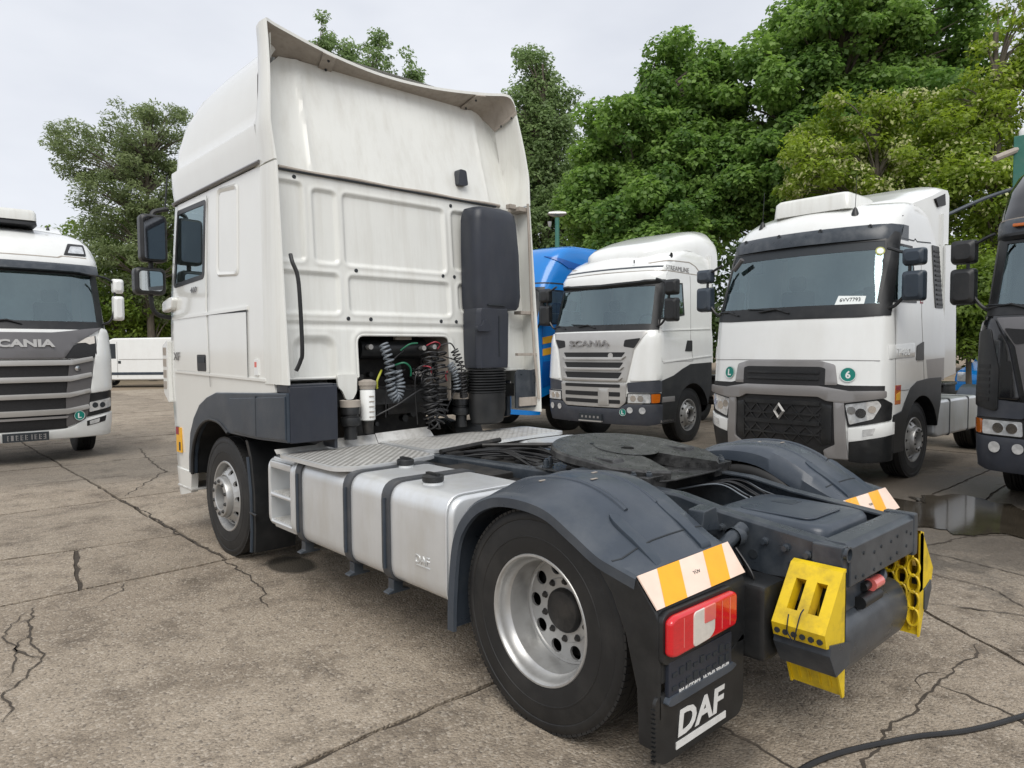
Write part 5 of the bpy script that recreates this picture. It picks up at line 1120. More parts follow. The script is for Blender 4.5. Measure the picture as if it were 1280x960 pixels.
def arch_and_wheel(T, S_, ya, w=1.25, zt=1.30, r=.60, m='black', rimm='rim', y1=-2.2, zb=.45, yf=-.45, top=None):
    sx = -1 if S_ == 'L' else 1
    o = [(yf, zb)]+(top or [(yf, 1.0), (ya+.9, zt), (y1, zt)])+[(y1, 1.0)]; i = [(ya+r*math.cos(t), .5+r*math.sin(t)) for t in np.linspace(R(165), R(5), 14)]
    MB().prism(o+[(ya-r-.02, .80)]+i+[(ya+r, zb)], 'x', sx*w, sx*(w-.05)).build('wheel_arch', M[m], T, bevel=.008)
    MB().prism([(ya+r*math.cos(t), .5+r*math.sin(t)) for t in np.linspace(R(165), R(5), 14)]+[(ya+(r+.03)*math.cos(t), .5+(r+.03)*math.sin(t)) for t in np.linspace(R(5), R(165), 14)], 'x', sx*(w-.02), sx*.8).build('arch_liner', M['black'], T)
    make_wheel(T, sx*1.16, ya, .505, sx, 'front', rimm=rimm)

# ======== white truck with a grey grille and a dark sun visor, nearest of the row
RT = truck('white truck with dark sun visor, grey bumper, diamond emblem and the green 6 sticker', 5.544, 2.237, 3.114)
S = Shell([(.28, -.04, .15, 1.21, .28), (.6, .0, .15, 1.235, .27), (1.2, .0, .15, 1.245, .27), (1.6, -.03, .15, 1.245, .27), (2.15, -.10, .15, 1.235, .26), (2.6, -.24, .15, 1.20, .24), (3.12, -.42, .15, 1.16, .22), (3.32, -.50, .16, 1.14, .24), (3.46, -.56, .18, 1.125, .28), (3.58, -.70, .2, 1.09, .32), (3.68, -.96, .2, 1.03, .34), (3.73, -1.4, .2, .94, .34)], yr=-3.5)
WS = [(1.12, 2.27), (-1.12, 2.27), (-1.07, 3.10), (1.07, 3.10)]
side_ = [(-2.22, 1.31), (-1.62, 1.31), (-1.2, 1.28), (-.98, 1.20), (-.80, 1.02), (-.72, .92), (-.45, .88)]
f = lambda y, z, k: S.s_y(y, z, k)
ol = [(f(y, z, -1), z) for y, z in side_]+[(f(-.44, .33, -1), .33), (f(-.44, .33, 1), .33)]+[(f(y, z, 1), z) for y, z in side_[::-1]]+redge(S, -2.22, 1.45, 3.66, 1, 28)+redge(S, -2.22, 3.66, 1.45, -1, 28)
SW = [(-.34, 2.30), (-1.20, 2.32), (-1.18, 3.06), (-.62, 3.06)]
S.panel('cab', ol, M['white'], RT, off=0, base=-.03, fx=False, ds=.1, dz=.1, holes=[[(S.s_x(a, z), z) for a, z in WS], [(f(y, z, -1), z) for y, z in SW], [(f(y, z, 1), z) for y, z in SW]])
rg0 = []
for z in (3.65, 3.68, 3.70, 3.73):
    s0 = S.s_y(-2.22, z, -1); rg0.append([S.pt(s, z) for s in np.linspace(s0, -s0, 61)])
mb = MB().loft(rg0, caps=False, closed=False); mb.add(rg0[-1], [list(range(61))]); mb.build('roof', M['white'], RT, smooth=50)
MB().box(-1.2, 1.2, -2.24, -2.21, 1.2, 3.6).build('rear_wall', M['white'], RT)
S.panel('windscreen', WS, M['glass'], RT, off=-.004, base=-.010)
S.panel('windscreen_frame', [(1.21, 2.14), (.9, 2.12), (-.9, 2.12), (-1.21, 2.14), (-1.15, 3.24), (1.15, 3.24)], M['black'], RT, off=.005, base=-.006, holes=[[(1.10, 2.29), (-1.10, 2.29), (-1.05, 3.09), (1.05, 3.09)]])
cab_inside(RT, 1.1, -.40, -2.1, 1.5, 3.25, 2.26)
vz = [Vector(S.pt(S.s_x(x, 3.31), 3.31, .02)) for x in np.linspace(-1.16, 1.16, 25)]; vb = [p+Vector((0, .10, -.20)) for p in vz]
mb = MB(); mb.loft([vz, [p*.5+q*.5+Vector((0, .03, .02)) for p, q in zip(vz, vb)], vb, [p+Vector((0, -.02, 0)) for p in vb], [p+Vector((0, -.015, -.01)) for p in vz]], caps=False, closed=False)
for k in (0, 24): mb.add([vz[k], vb[k], vb[k]+Vector((0, -.25, 0)), vz[k]+Vector((0, -.15, 0))], [(0, 1, 2, 3)])
vis = mb.build('sun_visor', M['chassis'], RT, smooth=40)
for k in (3, 9, 15, 21): MB().lathe([(0, .0005), (.01, .02), (0, .03)], vz[k]*.8+vb[k]*.2+Vector((0, .022, .012)), 'y', 12).build('visor_clip', M['ink'], vis)
P = lambda n, o, m, off=.01, **k: S.panel(n, o, M[m], RT, off=off, **k)
P('visor_band', [(1.06, 2.98), (-1.06, 2.98), (-1.05, 3.10), (1.05, 3.10)], 'ink', .0, base=-.008)
P('upper_grille_frame', rpoly([(.72, 1.27), (.68, 1.53), (.48, 1.585), (-.48, 1.585), (-.68, 1.53), (-.72, 1.27)], .03), 'mgrey', .014, bevel=.004)
P('upper_grille', rpoly([(.57, 1.26), (.57, 1.48), (.5, 1.50), (-.5, 1.50), (-.57, 1.48), (-.57, 1.26)], .02), 'slot', .017)
for z in (1.33, 1.41): P('grille_slat', [(.50, z), (-.50, z), (-.50, z+.03), (.50, z+.03)], 'black', .032, base=.01)
P('bonnet_gap', [(1.15, 1.585), (.75, 1.592), (-.75, 1.592), (-1.15, 1.585), (-1.15, 1.575), (-.75, 1.582), (.75, 1.582), (1.15, 1.575)], 'mgrey', .003)
P('black_slot', [(1.2, 1.17), (1.2, 1.27), (.8, 1.27), (.7, 1.29), (-.7, 1.29), (-.8, 1.27), (-1.2, 1.27), (-1.2, 1.17)], 'slot', .004)  # black gap band between bonnet and bumper bar
P('bumper_bar', rpoly([(1.2, 1.125), (1.2, 1.21), (.85, 1.20), (.5, 1.255), (-.5, 1.255), (-.85, 1.20), (-1.2, 1.21), (-1.2, 1.125), (-.80, 1.05), (-.6, 1.07), (-.5, 1.12), (.5, 1.12), (.6, 1.07), (.80, 1.05)], .02), 'mgrey', .045, base=-.03, bevel=.008)
P('lower_grille', rpoly([(.72, 1.06), (.48, 1.12), (-.48, 1.12), (-.72, 1.06), (-.70, .46), (.70, .46)], .02), 'slot', .012)
for sx in (-1, 1):
    P('bumper_leg', rpoly([(sx*.68, 1.07), (sx*.80, 1.06), (sx*.84, .34), (sx*.58, .34), (sx*.56, .44), (sx*.70, .52)], .02), 'mgrey', .04, base=-.02, bevel=.008)
    P('grille_side_panel', [(sx*.54, 1.03), (sx*.66, 1.01), (sx*.66, .53), (sx*.54, .5)], 'black', .026, bevel=.004)
    hl = P('headlamp_housing', rpoly([(sx*.79, 1.045), (sx*1.19, 1.115), (sx*1.24, 1.06), (sx*1.235, .84), (sx*.84, .745)], .02), 'black', .015)
    S.panel('headlamp', rpoly([(sx*.81, 1.03), (sx*1.14, 1.09), (sx*1.17, 1.03), (sx*1.10, .86), (sx*.86, .78)], .02), M['lampglass'], hl, off=.024, base=.0)
    for x, z, r in ((.98, .93, .06), (.88, .96, .05), (1.09, .98, .045)): disc(S, 'lamp_reflector', sx*x, z, r, M['chrome'], hl, .028)
    P('white_bumper_strip', rpoly([(sx*.845, .735), (sx*1.24, .825), (sx*1.245, .67), (sx*.85, .565)], .015), 'white', .03, base=-.02, bevel=.006)
    P('fog_lamp', rpoly([(sx*1.00, .725), (sx*1.12, .75), (sx*1.10, .665), (sx*1.0, .64)], .01), 'lampglass', .034, base=.0)
    P('bumper_corner', rpoly([(sx*.85, .56), (sx*1.245, .665), (sx*1.24, .34), (sx*1.0, .30), (sx*.84, .31)], .02), 'black', .02, base=-.02, bevel=.008)
P('bumper_skirt', [(.6, .30), (-.6, .30), (-.6, .47), (.6, .47)], 'black', .012)
gz_ = [.97, .85, .73, .64, .56, .49]
for j, z in enumerate((1.0, .74)):
    P('grille_slat', [(.52, z), (-.52, z), (-.52, z+.055), (.52, z+.055)], 'black', .035, base=.0)
for r_, (z0, z1) in enumerate(((1.0, .88), (.88, .77), (.72, .62), (.62, .51))):
    for k in range(5):
        for sx in (-1, 1):
            xa, xb = .05+k*.10, .05+(k+1)*.10; za, zb_ = (z0, z1) if (k+r_) % 2 else (z1, z0)
            S.panel('grille_rib', [(sx*xa, za-.012), (sx*xb, zb_-.012), (sx*xb, zb_+.012), (sx*xa, za+.012)], M['black'], RT, off=.030, base=.0)
for z in (.88, .62): P('grille_slat', [(.52, z-.012), (-.52, z-.012), (-.52, z+.012), (.52, z+.012)], 'black', .032, base=.0)
em_o = [(.085, 0), (0, .115), (-.085, 0), (0, -.115)]; em_i = [(.042, 0), (0, .062), (-.042, 0), (0, -.062)]
mb = MB(); n = 4
mb.v = [(x, z, 0) for x, z in em_o]+[((x+a)/2, (z+b)/2, .03) for (x, z), (a, b) in zip(em_o, em_i)]+[(x, z, 0) for x, z in em_i]
for k in range(4):
    j = (k+1) % 4; mb.f += [[k, j, 4+j, 4+k], [4+k, 4+j, 8+j, 8+k]]; mb.mi += [0, 0]
eo = mb.build('diamond_emblem', M['lgrey'], RT, smooth=20); eo.matrix_local = S.mtx(0, .91, .04)
sticker(S, 'L', .83, 1.405, .085, RT); sticker(S, '6', -.83, 1.405, .092, RT)
wipers(S, RT, 2.20, (.75, -.05)); mirrors(RT, 1.46, -.45, 2.30, 2.67, 2.73, 2.94, M['grey'])
P('paper_sign', [(-.61, 2.29), (-.94, 2.29), (-.95, 2.39), (-.64, 2.405)], 'paper', .0, base=-.006)
text('lettering', '6VV7793', .05, M['ink'], RT, S.mtx(-.78, 2.35, .004), w=.24, ext=.0005)
disc(S, 'round_windscreen_sticker', -1.02, 2.96, .055, M['hoseyel'], RT, .004); disc(S, 'inner_sticker', -1.02, 2.96, .04, M['paper'], RT, .006)
MB().box(.55, .75, -.50, -.47, 2.80, 2.97).build('inside_mirror', M['ink'], RT, bevel=.02)
MB().tube([(.95, -.40, 2.88), (.80, -.36, 3.02)], .035, 8).build('kerb_mirror', M['dgrey'], RT)
ac = MB(); ac.loft([[Vector((a, b-1.15, z)) for a, b in rrect(-.55*k, -.42*k, .55*k, .42*k, .10)] for z, k in ((3.6, 1.0), (3.79, .97), (3.83, .90), (3.845, .75))]).build('roof_air_unit', M['cream'], RT, smooth=45)
for x in (.72, -.62): 
    p = S.pt(S.s_x(x, 3.5), 3.5, 0); b = MB().lathe([(0, .055), (.08, .03), (.11, .012), (.11, .0005)], (p.x, p.y-.02, p.z-.02), 'z', 12).tube([(p.x, p.y-.02, p.z+.07), (p.x, p.y-.06, p.z+.52)], .004, 5).build('aerial', M['black'], RT)
for sx, S_ in ((-1, 'L'), (1, 'R')):
    plain_side(S, RT, S_, SW, [(-1.16, 1.57), (-1.42, 1.57), (-1.42, 1.82), (-1.18, 1.76)], -2.2, m=M['white'])
    S.panel('door_panel', [(-.36, 1.60), (-.36, 1.77), (-1.1, 1.80), (-1.1, 1.62)], M['mgrey'] if False else M['white'], RT, off=.008, base=-.002, sides=S_, bevel=.004)
    S.panel('side_grille', rpoly([(-1.86, 2.28), (-2.14, 2.28), (-2.14, 3.14), (-1.88, 3.14)], .02), M['black'], RT, off=.010, base=0, sides=S_)
    for k in range(12): S.panel('vent_slat', [(-1.92, 2.32+k*.066), (-2.12, 2.32+k*.066), (-2.12, 2.345+k*.066), (-1.92, 2.345+k*.066)], M['slot'], RT, off=.018, base=0, sides=S_)
    MB().prism([(-2.20, 1.30), (-2.72, 1.36), (-2.62, 3.20), (-2.20, 3.16)], 'x', sx*1.235, sx*1.205).build('side_extender', M['white'], RT, bevel=.006)
    MB().prism([(-1.52, 1.58), (-2.2, 1.60), (-2.2, 1.28), (-1.6, 1.28)], 'x', sx*1.2465, sx*1.20).build('sill_panel', M['mgrey'], RT, bevel=.004)
    mb = MB(); mb.prism([(-1.35, 3.57), (-1.0, 3.55), (-.72, 3.40), (-.62, 3.18), (-2.0, 3.12), (-2.2, 3.20), (-2.2, 3.60)], 'x', sx*1.15, sx*.9) if False else None
    S.panel('roof_gap', [(-.55, 3.135), (-1.25, 3.13), (-1.3, 3.16), (-1.36, 3.13), (-1.86, 3.16), (-1.86, 3.175), (-1.36, 3.145), (-1.3, 3.175), (-1.25, 3.145), (-.55, 3.15)], M['ink'], RT, off=.003, base=0, sides=S_)
    arch_and_wheel(RT, S_, -1.40, yf=-.46, zb=.42, y1=-2.1, top=[(-.46, .90), (-.72, .94), (-.80, 1.04), (-.98, 1.22), (-1.2, 1.30), (-1.62, 1.33), (-2.1, 1.33)])
    MB().prism([(-2.0, .52), (-2.0, .96), (-2.08, 1.0), (-3.75, 1.0), (-3.82, .94), (-3.82, .54), (-3.75, .48), (-2.08, .48)], 'x', sx*1.22, sx*.6).build('fuel_tank', M['alu'], RT, bevel=.05, seg=3)
    for y in (-2.55, -3.35): MB().box(min(sx*1.228, sx*.59), max(sx*1.228, sx*.59), y-.03, y+.03, .472, 1.008).build('tank_strap', M['strap'], RT, bevel=.05, seg=3)
    MB().box(min(sx*1.15, sx*.9), max(sx*1.15, sx*.9), -2.25, -2.0, .95, 1.30).build('battery_bracket', M['black'], RT, bevel=.02)
    MB().prism([(-1.98, 3.78), (-2.33, 3.90), (-2.36, 3.74), (-2.08, 3.68)], 'x', sx*1.172, sx*1.09).build('fairing_vent', M['slot'], RT, bevel=.004)
    MB().lathe([(0, .035), (sx*.03, .03), (sx*.035, .0005)], (sx*1.085, -1.0, 3.42), 'x', 12).build('roof_marker', M['black'], RT)
rows = []
for y, z, w, b in ((-1.28, 3.64, .80, 3.58), (-1.36, 3.72, .92, 3.55), (-1.60, 3.80, 1.03, 3.5), (-1.86, 3.89, 1.10, 3.35), (-1.95, 3.925, 1.135, 3.17), (-2.25, 4.04, 1.165, 3.17), (-2.40, 4.05, 1.175, 3.2), (-2.46, 3.98, 1.18, 3.2)):
    rows.append([Vector((w*t, y, z-.10*abs(t)**7)) for t in np.linspace(-1, 1, 25)]+[Vector((w*t, y, b)) for t in np.linspace(1, -1, 25)])
MB().loft(rows).build('roof_fairing', M['white'], RT, smooth=45)
S.panel('warning_sticker', [(-.50, 1.03), (-.68, 1.03), (-.68, 1.27), (-.50, 1.27)], M['amber'], RT, off=.003, base=0, sides='L'); S.panel('warning_sticker', [(-.53, 1.08), (-.66, 1.08), (-.66, 1.19), (-.53, 1.16)], M['stripe'], RT, off=.005, base=0, sides='L'); S.panel('warning_sticker', [(-.52, 1.21), (-.66, 1.21), (-.66, 1.26), (-.52, 1.26)], M['hosered'], RT, off=.005, base=0, sides='L')
S.panel('warning_sticker', [(-1.33, 2.32), (-1.43, 2.32), (-1.43, 2.50), (-1.33, 2.50)], M['hosered'], RT, off=.003, base=0, sides='L'); S.panel('warning_sticker', [(-1.35, 2.34), (-1.41, 2.34), (-1.41, 2.48), (-1.35, 2.48)], M['sticker'], RT, off=.005, base=0, sides='L')
text('lettering', 'T460', .09, M['white'], RT, S.mtx(0, 1.685, .012, 'L', -.73), w=.42, shear=.2)
chassis(RT, -2.2, -5.2)
MB().tube([(-.9, -2.5, .96), (-.9, -2.25, 1.32)], .05, 8).tube([(-.6, -2.6, .96), (-.62, -2.3, 1.25)], .06, 8).build('exhaust_stay', M['black'], RT)

# ======== older model row trucks: a white one with silver grille and a black one share this builder
def row_truck(label, x, y, a, paint, grille, bump, low=False, white=True):
    TT = truck(label, x, y, a); pm = M[paint]
    top_ = [(3.22, -.42, .14, 1.165, .26), (3.36, -.55, .16, 1.15, .28), (3.48, -.75, .18, 1.12, .3), (3.58, -1.05, .2, 1.07, .32), (3.64, -1.5, .2, .98, .32)] if white else [(3.22, -.44, .14, 1.18, .26), (3.5, -.62, .16, 1.17, .28), (3.75, -.85, .18, 1.12, .3), (3.88, -1.15, .2, 1.05, .32), (3.94, -1.5, .2, .96, .32)]
    S = Shell([(.36, -.06, .13, 1.22, .26), (.6, -.01, .13, 1.24, .25), (1.2, 0, .13, 1.245, .25), (1.95, -.03, .14, 1.235, .26), (2.10, -.10, .14, 1.215, .25), (2.95, -.36, .14, 1.17, .22), (3.17, -.38, .14, 1.165, .24)]+top_, yr=-3.4); ztop = top_[-1][0]-.04
    f = lambda y, z, k: S.s_y(y, z, k); P = lambda n, o, m, off=.01, **k: S.panel(n, o, M[m], TT, off=off, **k)
    WS = [(1.10, 2.17), (-1.10, 2.17), (-1.06, 2.88), (1.06, 2.88)]; SW = [(-.42, 2.26), (-1.24, 2.36), (-1.22, 2.95), (-.60, 2.93)]
    sd_ = [(-2.25, 1.47), (-1.4, 1.45), (-1.1, 1.36), (-.8, 1.25), (-.42, 1.17)]
    ol = [(f(y, z, -1), z) for y, z in sd_]+[(f(-.42, .9, -1), .9), (f(-.42, .9, 1), .9)]+[(f(y, z, 1), z) for y, z in sd_[::-1]]+redge(S, -2.25, 1.55, ztop, 1, 28)+redge(S, -2.25, ztop, 1.55, -1, 28)
    S.panel('cab', ol, pm, TT, off=0, base=-.03, fx=False, ds=.1, dz=.1, holes=[[(S.s_x(p, z), z) for p, z in WS], [(f(y, z, -1), z) for y, z in SW], [(f(y, z, 1), z) for y, z in SW]])
    rg0 = []
    for z in (ztop-.01, ztop+.02, ztop+.04):
        s0 = S.s_y(-2.25, z, -1); rg0.append([S.pt(s, z) for s in np.linspace(s0, -s0, 61)])
    mb = MB().loft(rg0, caps=False, closed=False); mb.add(rg0[-1], [list(range(61))]); mb.build('roof', pm, TT, smooth=50)
    MB().box(-1.2, 1.2, -2.27, -2.24, 1.3, ztop-.05).build('rear_wall', pm, TT)
    cab_inside(TT, 1.1, -.36, -2.15, 1.5, 3.15, 2.16)
    S.panel('windscreen', WS, M['glass'], TT, off=-.004, base=-.010)
    S.panel('windscreen_frame', [(1.19, 2.08), (-1.19, 2.08), (-1.165, 2.97), (1.165, 2.97)], M['black'], TT, off=.005, base=-.006, holes=[[(1.08, 2.19), (-1.08, 2.19), (-1.04, 2.87), (1.04, 2.87)]])
    vz = [Vector(S.pt(S.s_x(q, 3.14), 3.14, .01)) for q in np.linspace(-1.16, 1.16, 25)]; vb = [p+Vector((0, .07, -.17-.04*(1-abs(p.x)/1.2 if abs(p.x) < .8 else 0))) for p in vz]
    mb = MB(); mb.loft([vz, [p*.5+q*.5+Vector((0, .025, .015)) for p, q in zip(vz, vb)], vb, [p+Vector((0, -.03, .02)) for p in vb]], caps=False, closed=False).build('sun_visor', pm if white else M['chassis'], TT, smooth=40)
    mb = MB(); mb.loft([[p+Vector((0, .004, .012)) for p in vb], [p+Vector((0, .012, -.02)) for p in vb], [p+Vector((0, -.02, -.06)) for p in vb]], caps=False, closed=False).build('visor_edge', M['black'], TT)
    if white: S.panel('roof_gap', [(1.1, 3.205), (-1.1, 3.205), (-1.1, 3.235), (1.1, 3.235)], M['chassis'], TT, off=.004, base=0)
    # grille
    P('upper_grille', rpoly([(1.06, 2.05), (-1.06, 2.05), (-.86, 1.74), (-.74, 1.16), (.74, 1.16), (.86, 1.74)], .02), grille, .016, bevel=.005)
    for sx in (-1, 1): P('grille_corner', rpoly([(sx*.97, 1.94), (sx*.68, 1.91), (sx*.66, 1.79), (sx*.86, 1.76)], .03), 'slot', .019)
    for z0_, z1_, w in ((1.59, 1.69, .70), (1.40, 1.51, .67), (1.21, 1.33, .65)):
        P('grille_slot', rpoly([(w, z1_), (-w, z1_), (-w+.08, z0_), (w-.08, z0_)], .02), 'slot', .020)
        P('grille_bar', rpoly([(w-.06, z0_-.035), (-w+.06, z0_-.035), (-w-.02, z0_+.03), (-w+.05, z0_+.012), (w-.05, z0_+.012), (w+.02, z0_+.03)], .01), grille, .05, base=.01, bevel=.006)
    P('lower_grille', rpoly([(.74, 1.14), (-.74, 1.14), (-.72, .80), (-.60, .70), (.60, .70), (.72, .80)], .03), grille, .03, base=-.02, bevel=.008)
    for z0_, z1_ in ((1.06, 1.12), (.90, .98), (.77, .84)): P('grille_slot', rpoly([(.62, z1_), (-.62, z1_), (-.62, z0_), (.62, z0_)], .02), 'slot', .034)
    if white: P('grille_plate', rpoly([(-.18, 1.04), (-.40, 1.04), (-.40, .74), (-.18, .74)], .015), 'lgrey', .045, base=.0, bevel=.004)
    text('lettering', 'SCANIA', .11, M['mgrey'] if white else M['lgrey'], TT, S.mtx(.06 if white else 0, 1.855, .020), w=.92, ext=.012, bold=.02)
    disc(S, 'round_badge', -.42, 1.63, .05, M['lgrey'], TT, .03)
    for sx in (-1, 1):
        P('front_corner', rpoly([(sx*1.08, 2.05), (sx*1.22, 2.02), (sx*1.245, 1.20), (sx*.80, 1.18), (sx*.92, 1.74)], .04), paint, .02, base=-.01, bevel=.01)
        P('lamp_brow', rpoly([(sx*.74, 1.15), (sx*1.245, 1.20), (sx*1.245, .98), (sx*.76, .98)], .03), 'bumpgrey', .01)
        hs = P('headlamp_housing', rpoly([(sx*.75, .965), (sx*1.245, .975), (sx*1.24, .79), (sx*.74, .78)], .02), 'black', .02)
        S.panel('headlamp', rpoly([(sx*.77, .95), (sx*1.14, .955), (sx*1.14, .80), (sx*.76, .795)], .02), M['lampglass'], hs, off=.028, base=0)
        S.panel('turn_lamp', rpoly([(sx*1.15, .955), (sx*1.235, .96), (sx*1.23, .805), (sx*1.15, .80)], .015), M['amber'], hs, off=.028, base=0)
        for xx in (.86, .99): disc(S, 'lamp_reflector', sx*xx, .875, .055, M['chrome'], hs, .031)
        for xx, rr in ((.80, .055), (1.02, .06)): disc(S, 'fog_lamp', sx*xx, .665, rr, M['lampglass'], TT, .035)
    P('bumper', rpoly([(1.245, .78), (.72, .77), (.58, .68), (-.58, .68), (-.72, .77), (-1.245, .78), (-1.24, .44), (-1.1, .40), (1.1, .40), (1.24, .44)], .03), bump, .022, base=-.04, bevel=.012)
    pl_ = MB().box(-.26, .26, -.02, .035, .45, .57).build('number_plate', M['ink'], TT, bevel=.004); MB().box(-.26, .26, .0, .045, .425, .447).build('plate_strip', M['lgrey'], pl_)
    for k in range(5): MB().box(-.2+k*.09, -.16+k*.09, .034, .039, .49, .53).build('plate_mark', M['mgrey'], pl_)
    wipers(S, TT, 2.13, (.75, -.02), .7)
    mirrors(TT, 1.44 if white else 1.43, -.42, 2.22, 2.63, 2.68, 2.95, M['black'], sides=(-1, 1))
    for sx, S_ in ((-1, 'L'), (1, 'R')):
        plain_side(S, TT, S_, SW, [(-1.20, 1.70), (-1.46, 1.70), (-1.46, 1.90), (-1.28, 1.90)], -2.2, m=pm, z0=1.52, z1=3.1, doorx=(-.42, -1.49), gapm='mgrey' if white else 'ink')
        S.panel('door_crease', [(-.45, 2.06), (-2.2, 2.12), (-2.2, 2.14), (-.45, 2.08)], pm, TT, off=.012, base=-.001, sides=S_)
        S.panel('door_crease', [(-.45, 1.50), (-2.2, 1.60), (-2.2, 1.62), (-.45, 1.52)], pm, TT, off=.012, base=-.001, sides=S_)
        arch_and_wheel(TT, S_, -1.48, yf=-.40, zb=.42, y1=-2.2, top=[(-.40, 1.19), (-.8, 1.27), (-1.1, 1.38), (-1.4, 1.465), (-2.2, 1.485)], m='bumpgrey' if not white else 'black', rimm='rim')
        MB().box(min(sx*1.25, sx*1.1), max(sx*1.25, sx*1.1), -.82, -.38, .44, .50).box(min(sx*1.255, sx*1.1), max(sx*1.255, sx*1.1), -.84, -.36, .80, .90).build('step', M['mgrey'], TT, bevel=.01)
        S.panel('side_skirt_gap', [(-.30, 3.145), (-1.5, 3.13), (-2.2, 3.13), (-2.2, 3.145), (-1.5, 3.145), (-.30, 3.16)], M['greyspoil'], TT, off=.003, base=0, sides=S_)
        if white: S.panel('roof_crease', [(-.62, 3.30), (-.80, 3.34), (-1.5, 3.36), (-1.72, 3.30), (-1.95, 3.16), (-1.93, 3.15), (-1.70, 3.285), (-1.5, 3.345), (-.80, 3.325), (-.62, 3.285)], M['greyspoil'], TT, off=.003, base=-.001, sides=S_)
        chass = None
    # roof spoiler: wedge rising to the rear
    rows = []
    for y, z, w, b in ((-.74, 3.50, .52, 3.42), (-.82, 3.64, .70, 3.42), (-1.15, 3.77, .90, 3.42), (-1.6, 3.92, 1.03, 3.42), (-2.1, 4.05, 1.11, 3.36), (-2.45, 4.11, 1.14, 3.2), (-2.58, 4.02, 1.15, 3.2)) if white else ((-1.3, 3.9, .8, 3.8), (-1.5, 3.98, .9, 3.8), (-2.2, 4.1, 1.05, 3.7), (-2.4, 4.0, 1.06, 3.7)):
        rows.append([Vector((w*math.copysign(abs(math.cos(a))**.45, math.cos(a)), y, b+(z-b)*abs(math.sin(a))**.45)) for a in np.linspace(math.pi, 0, 41)])
    if white:
        MB().loft(rows).build('roof_fairing', pm, TT, smooth=50)
        text('lettering', 'STREAMLINE', .085, M['mgrey'], TT, S.mtx(0, 3.20, .006, 'L', -1.05), w=.80, ext=.002)
        sticker(S, 'L', -.67, .625, .065, TT, .04)
        MB().tube([(-.6, -.50, 3.30), (-.6, -.50, 3.36)], .012, 6).build('washer_jet', M['black'], TT); MB().lathe([(0, .0005), (-.05, .02), (-.06, .05)], (-1.13, -.80, 3.42), 'x', 10).build('air_horn', M['black'], TT)
    else:
        MB().loft(rows).build('roof_fairing', pm, TT, smooth=50)
        for sx in (-1, 1):
            vp = MB().prism([(sx*.72, 3.04), (sx*.98, 3.04), (sx*.98, 3.075), (sx*.72, 3.075)], 'y', -.52, -.40).build('visor_lamp', M['amber'], TT, bevel=.008)
            q = P('corner_deflector', rpoly([(sx*1.10, 1.95), (sx*1.24, 1.90), (sx*1.245, 1.10), (sx*1.0, 1.05), (sx*1.0, 1.5)], .05), 'black', .03, base=-.01, bevel=.01)
            for k in range(6): S.panel('louvre', [(sx*1.08, 1.16+k*.07), (sx*1.2, 1.16+k*.07), (sx*1.2, 1.20+k*.07), (sx*1.08, 1.20+k*.07)], M['slot'], q, off=.036, base=.01)
    chassis(TT, -2.2, -5.2)
    return TT, S
row_truck('white truck with silver grille, grey bumper and streamlined roof, beside the blue truck', 6.37, 6.292, 3.208, 'white', 'lgrey', 'bumpgrey')
row_truck('black truck cut by the right edge of the picture, with amber corner lamp', 5.40, -1.22, math.pi, 'blackpaint', 'dgrey', 'bumpgrey', white=False)

# ======== white truck at the left edge with dark metallic grille
LT = truck('white truck at the left edge with dark metallic grille and large silver bars', -1.659, 10.844, -1.588)
S = Shell([(.33, -.08, .13, 1.22, .22), (.6, -.02, .13, 1.24, .22), (1.2, 0, .13, 1.25, .2), (1.7, 0, .13, 1.25, .2), (2.10, -.08, .14, 1.24, .22), (2.2, -.13, .14, 1.22, .22), (3.05, -.40, .14, 1.17, .22), (3.22, -.42, .14, 1.21, .24), (3.30, -.45, .14, 1.20, .26), (3.55, -.62, .15, 1.15, .28), (3.72, -.85, .17, 1.06, .3), (3.82, -1.15, .18, .95, .3), (3.86, -1.5, .18, .86, .3)], yr=-3.4)
f = lambda y, z, k: S.s_y(y, z, k); P = lambda n, o, m, off=.01, **k: S.panel(n, o, M[m], LT, off=off, **k)
WS = [(1.10, 2.23), (-1.10, 2.23), (-1.07, 3.04), (1.07, 3.04)]
sd_ = [(-2.3, 1.4), (-2.05, 1.38), (-1.9, 1.2), (-1.1, 1.2), (-.9, .6), (-.45, .36)]
ol = [(f(y, z, -1), z) for y, z in sd_]+[(f(y, z, 1), z) for y, z in sd_[::-1]]+redge(S, -2.3, 1.5, 3.84, 1, 28)+redge(S, -2.3, 3.84, 1.5, -1, 28)
S.panel('cab', ol, M['white'], LT, off=0, base=-.03, fx=False, ds=.1, dz=.1, holes=[[(S.s_x(a, z), z) for a, z in WS]])
rg0 = []
for z in (3.83, 3.86):
    s0 = S.s_y(-2.3, z, -1); rg0.append([S.pt(s, z) for s in np.linspace(s0, -s0, 61)])
mb = MB().loft(rg0, caps=False, closed=False); mb.add(rg0[-1], [list(range(61))]); mb.build('roof', M['white'], LT, smooth=50)
MB().box(-1.2, 1.2, -2.32, -2.29, 1.3, 3.8).build('rear_wall', M['white'], LT)
cab_inside(LT, 1.12, -.40, -2.2, 1.5, 3.3, 2.28)
S.panel('windscreen', WS, M['glass'], LT, off=-.004, base=-.010)
S.panel('windscreen_frame', [(1.20, 2.12), (-1.20, 2.12), (-1.17, 3.12), (1.17, 3.12)], M['black'], LT, off=.005, base=-.006, holes=[[(1.08, 2.25), (-1.08, 2.25), (-1.05, 3.03), (1.05, 3.03)]])
vz = [Vector(S.pt(S.s_x(q, 3.21), 3.21, .012)) for q in np.linspace(-1.16, 1.16, 25)]; vb = [p+Vector((0, .12, -.13-.03*min(1, max(0, (abs(p.x)-.85)*6)))) for p in vz]
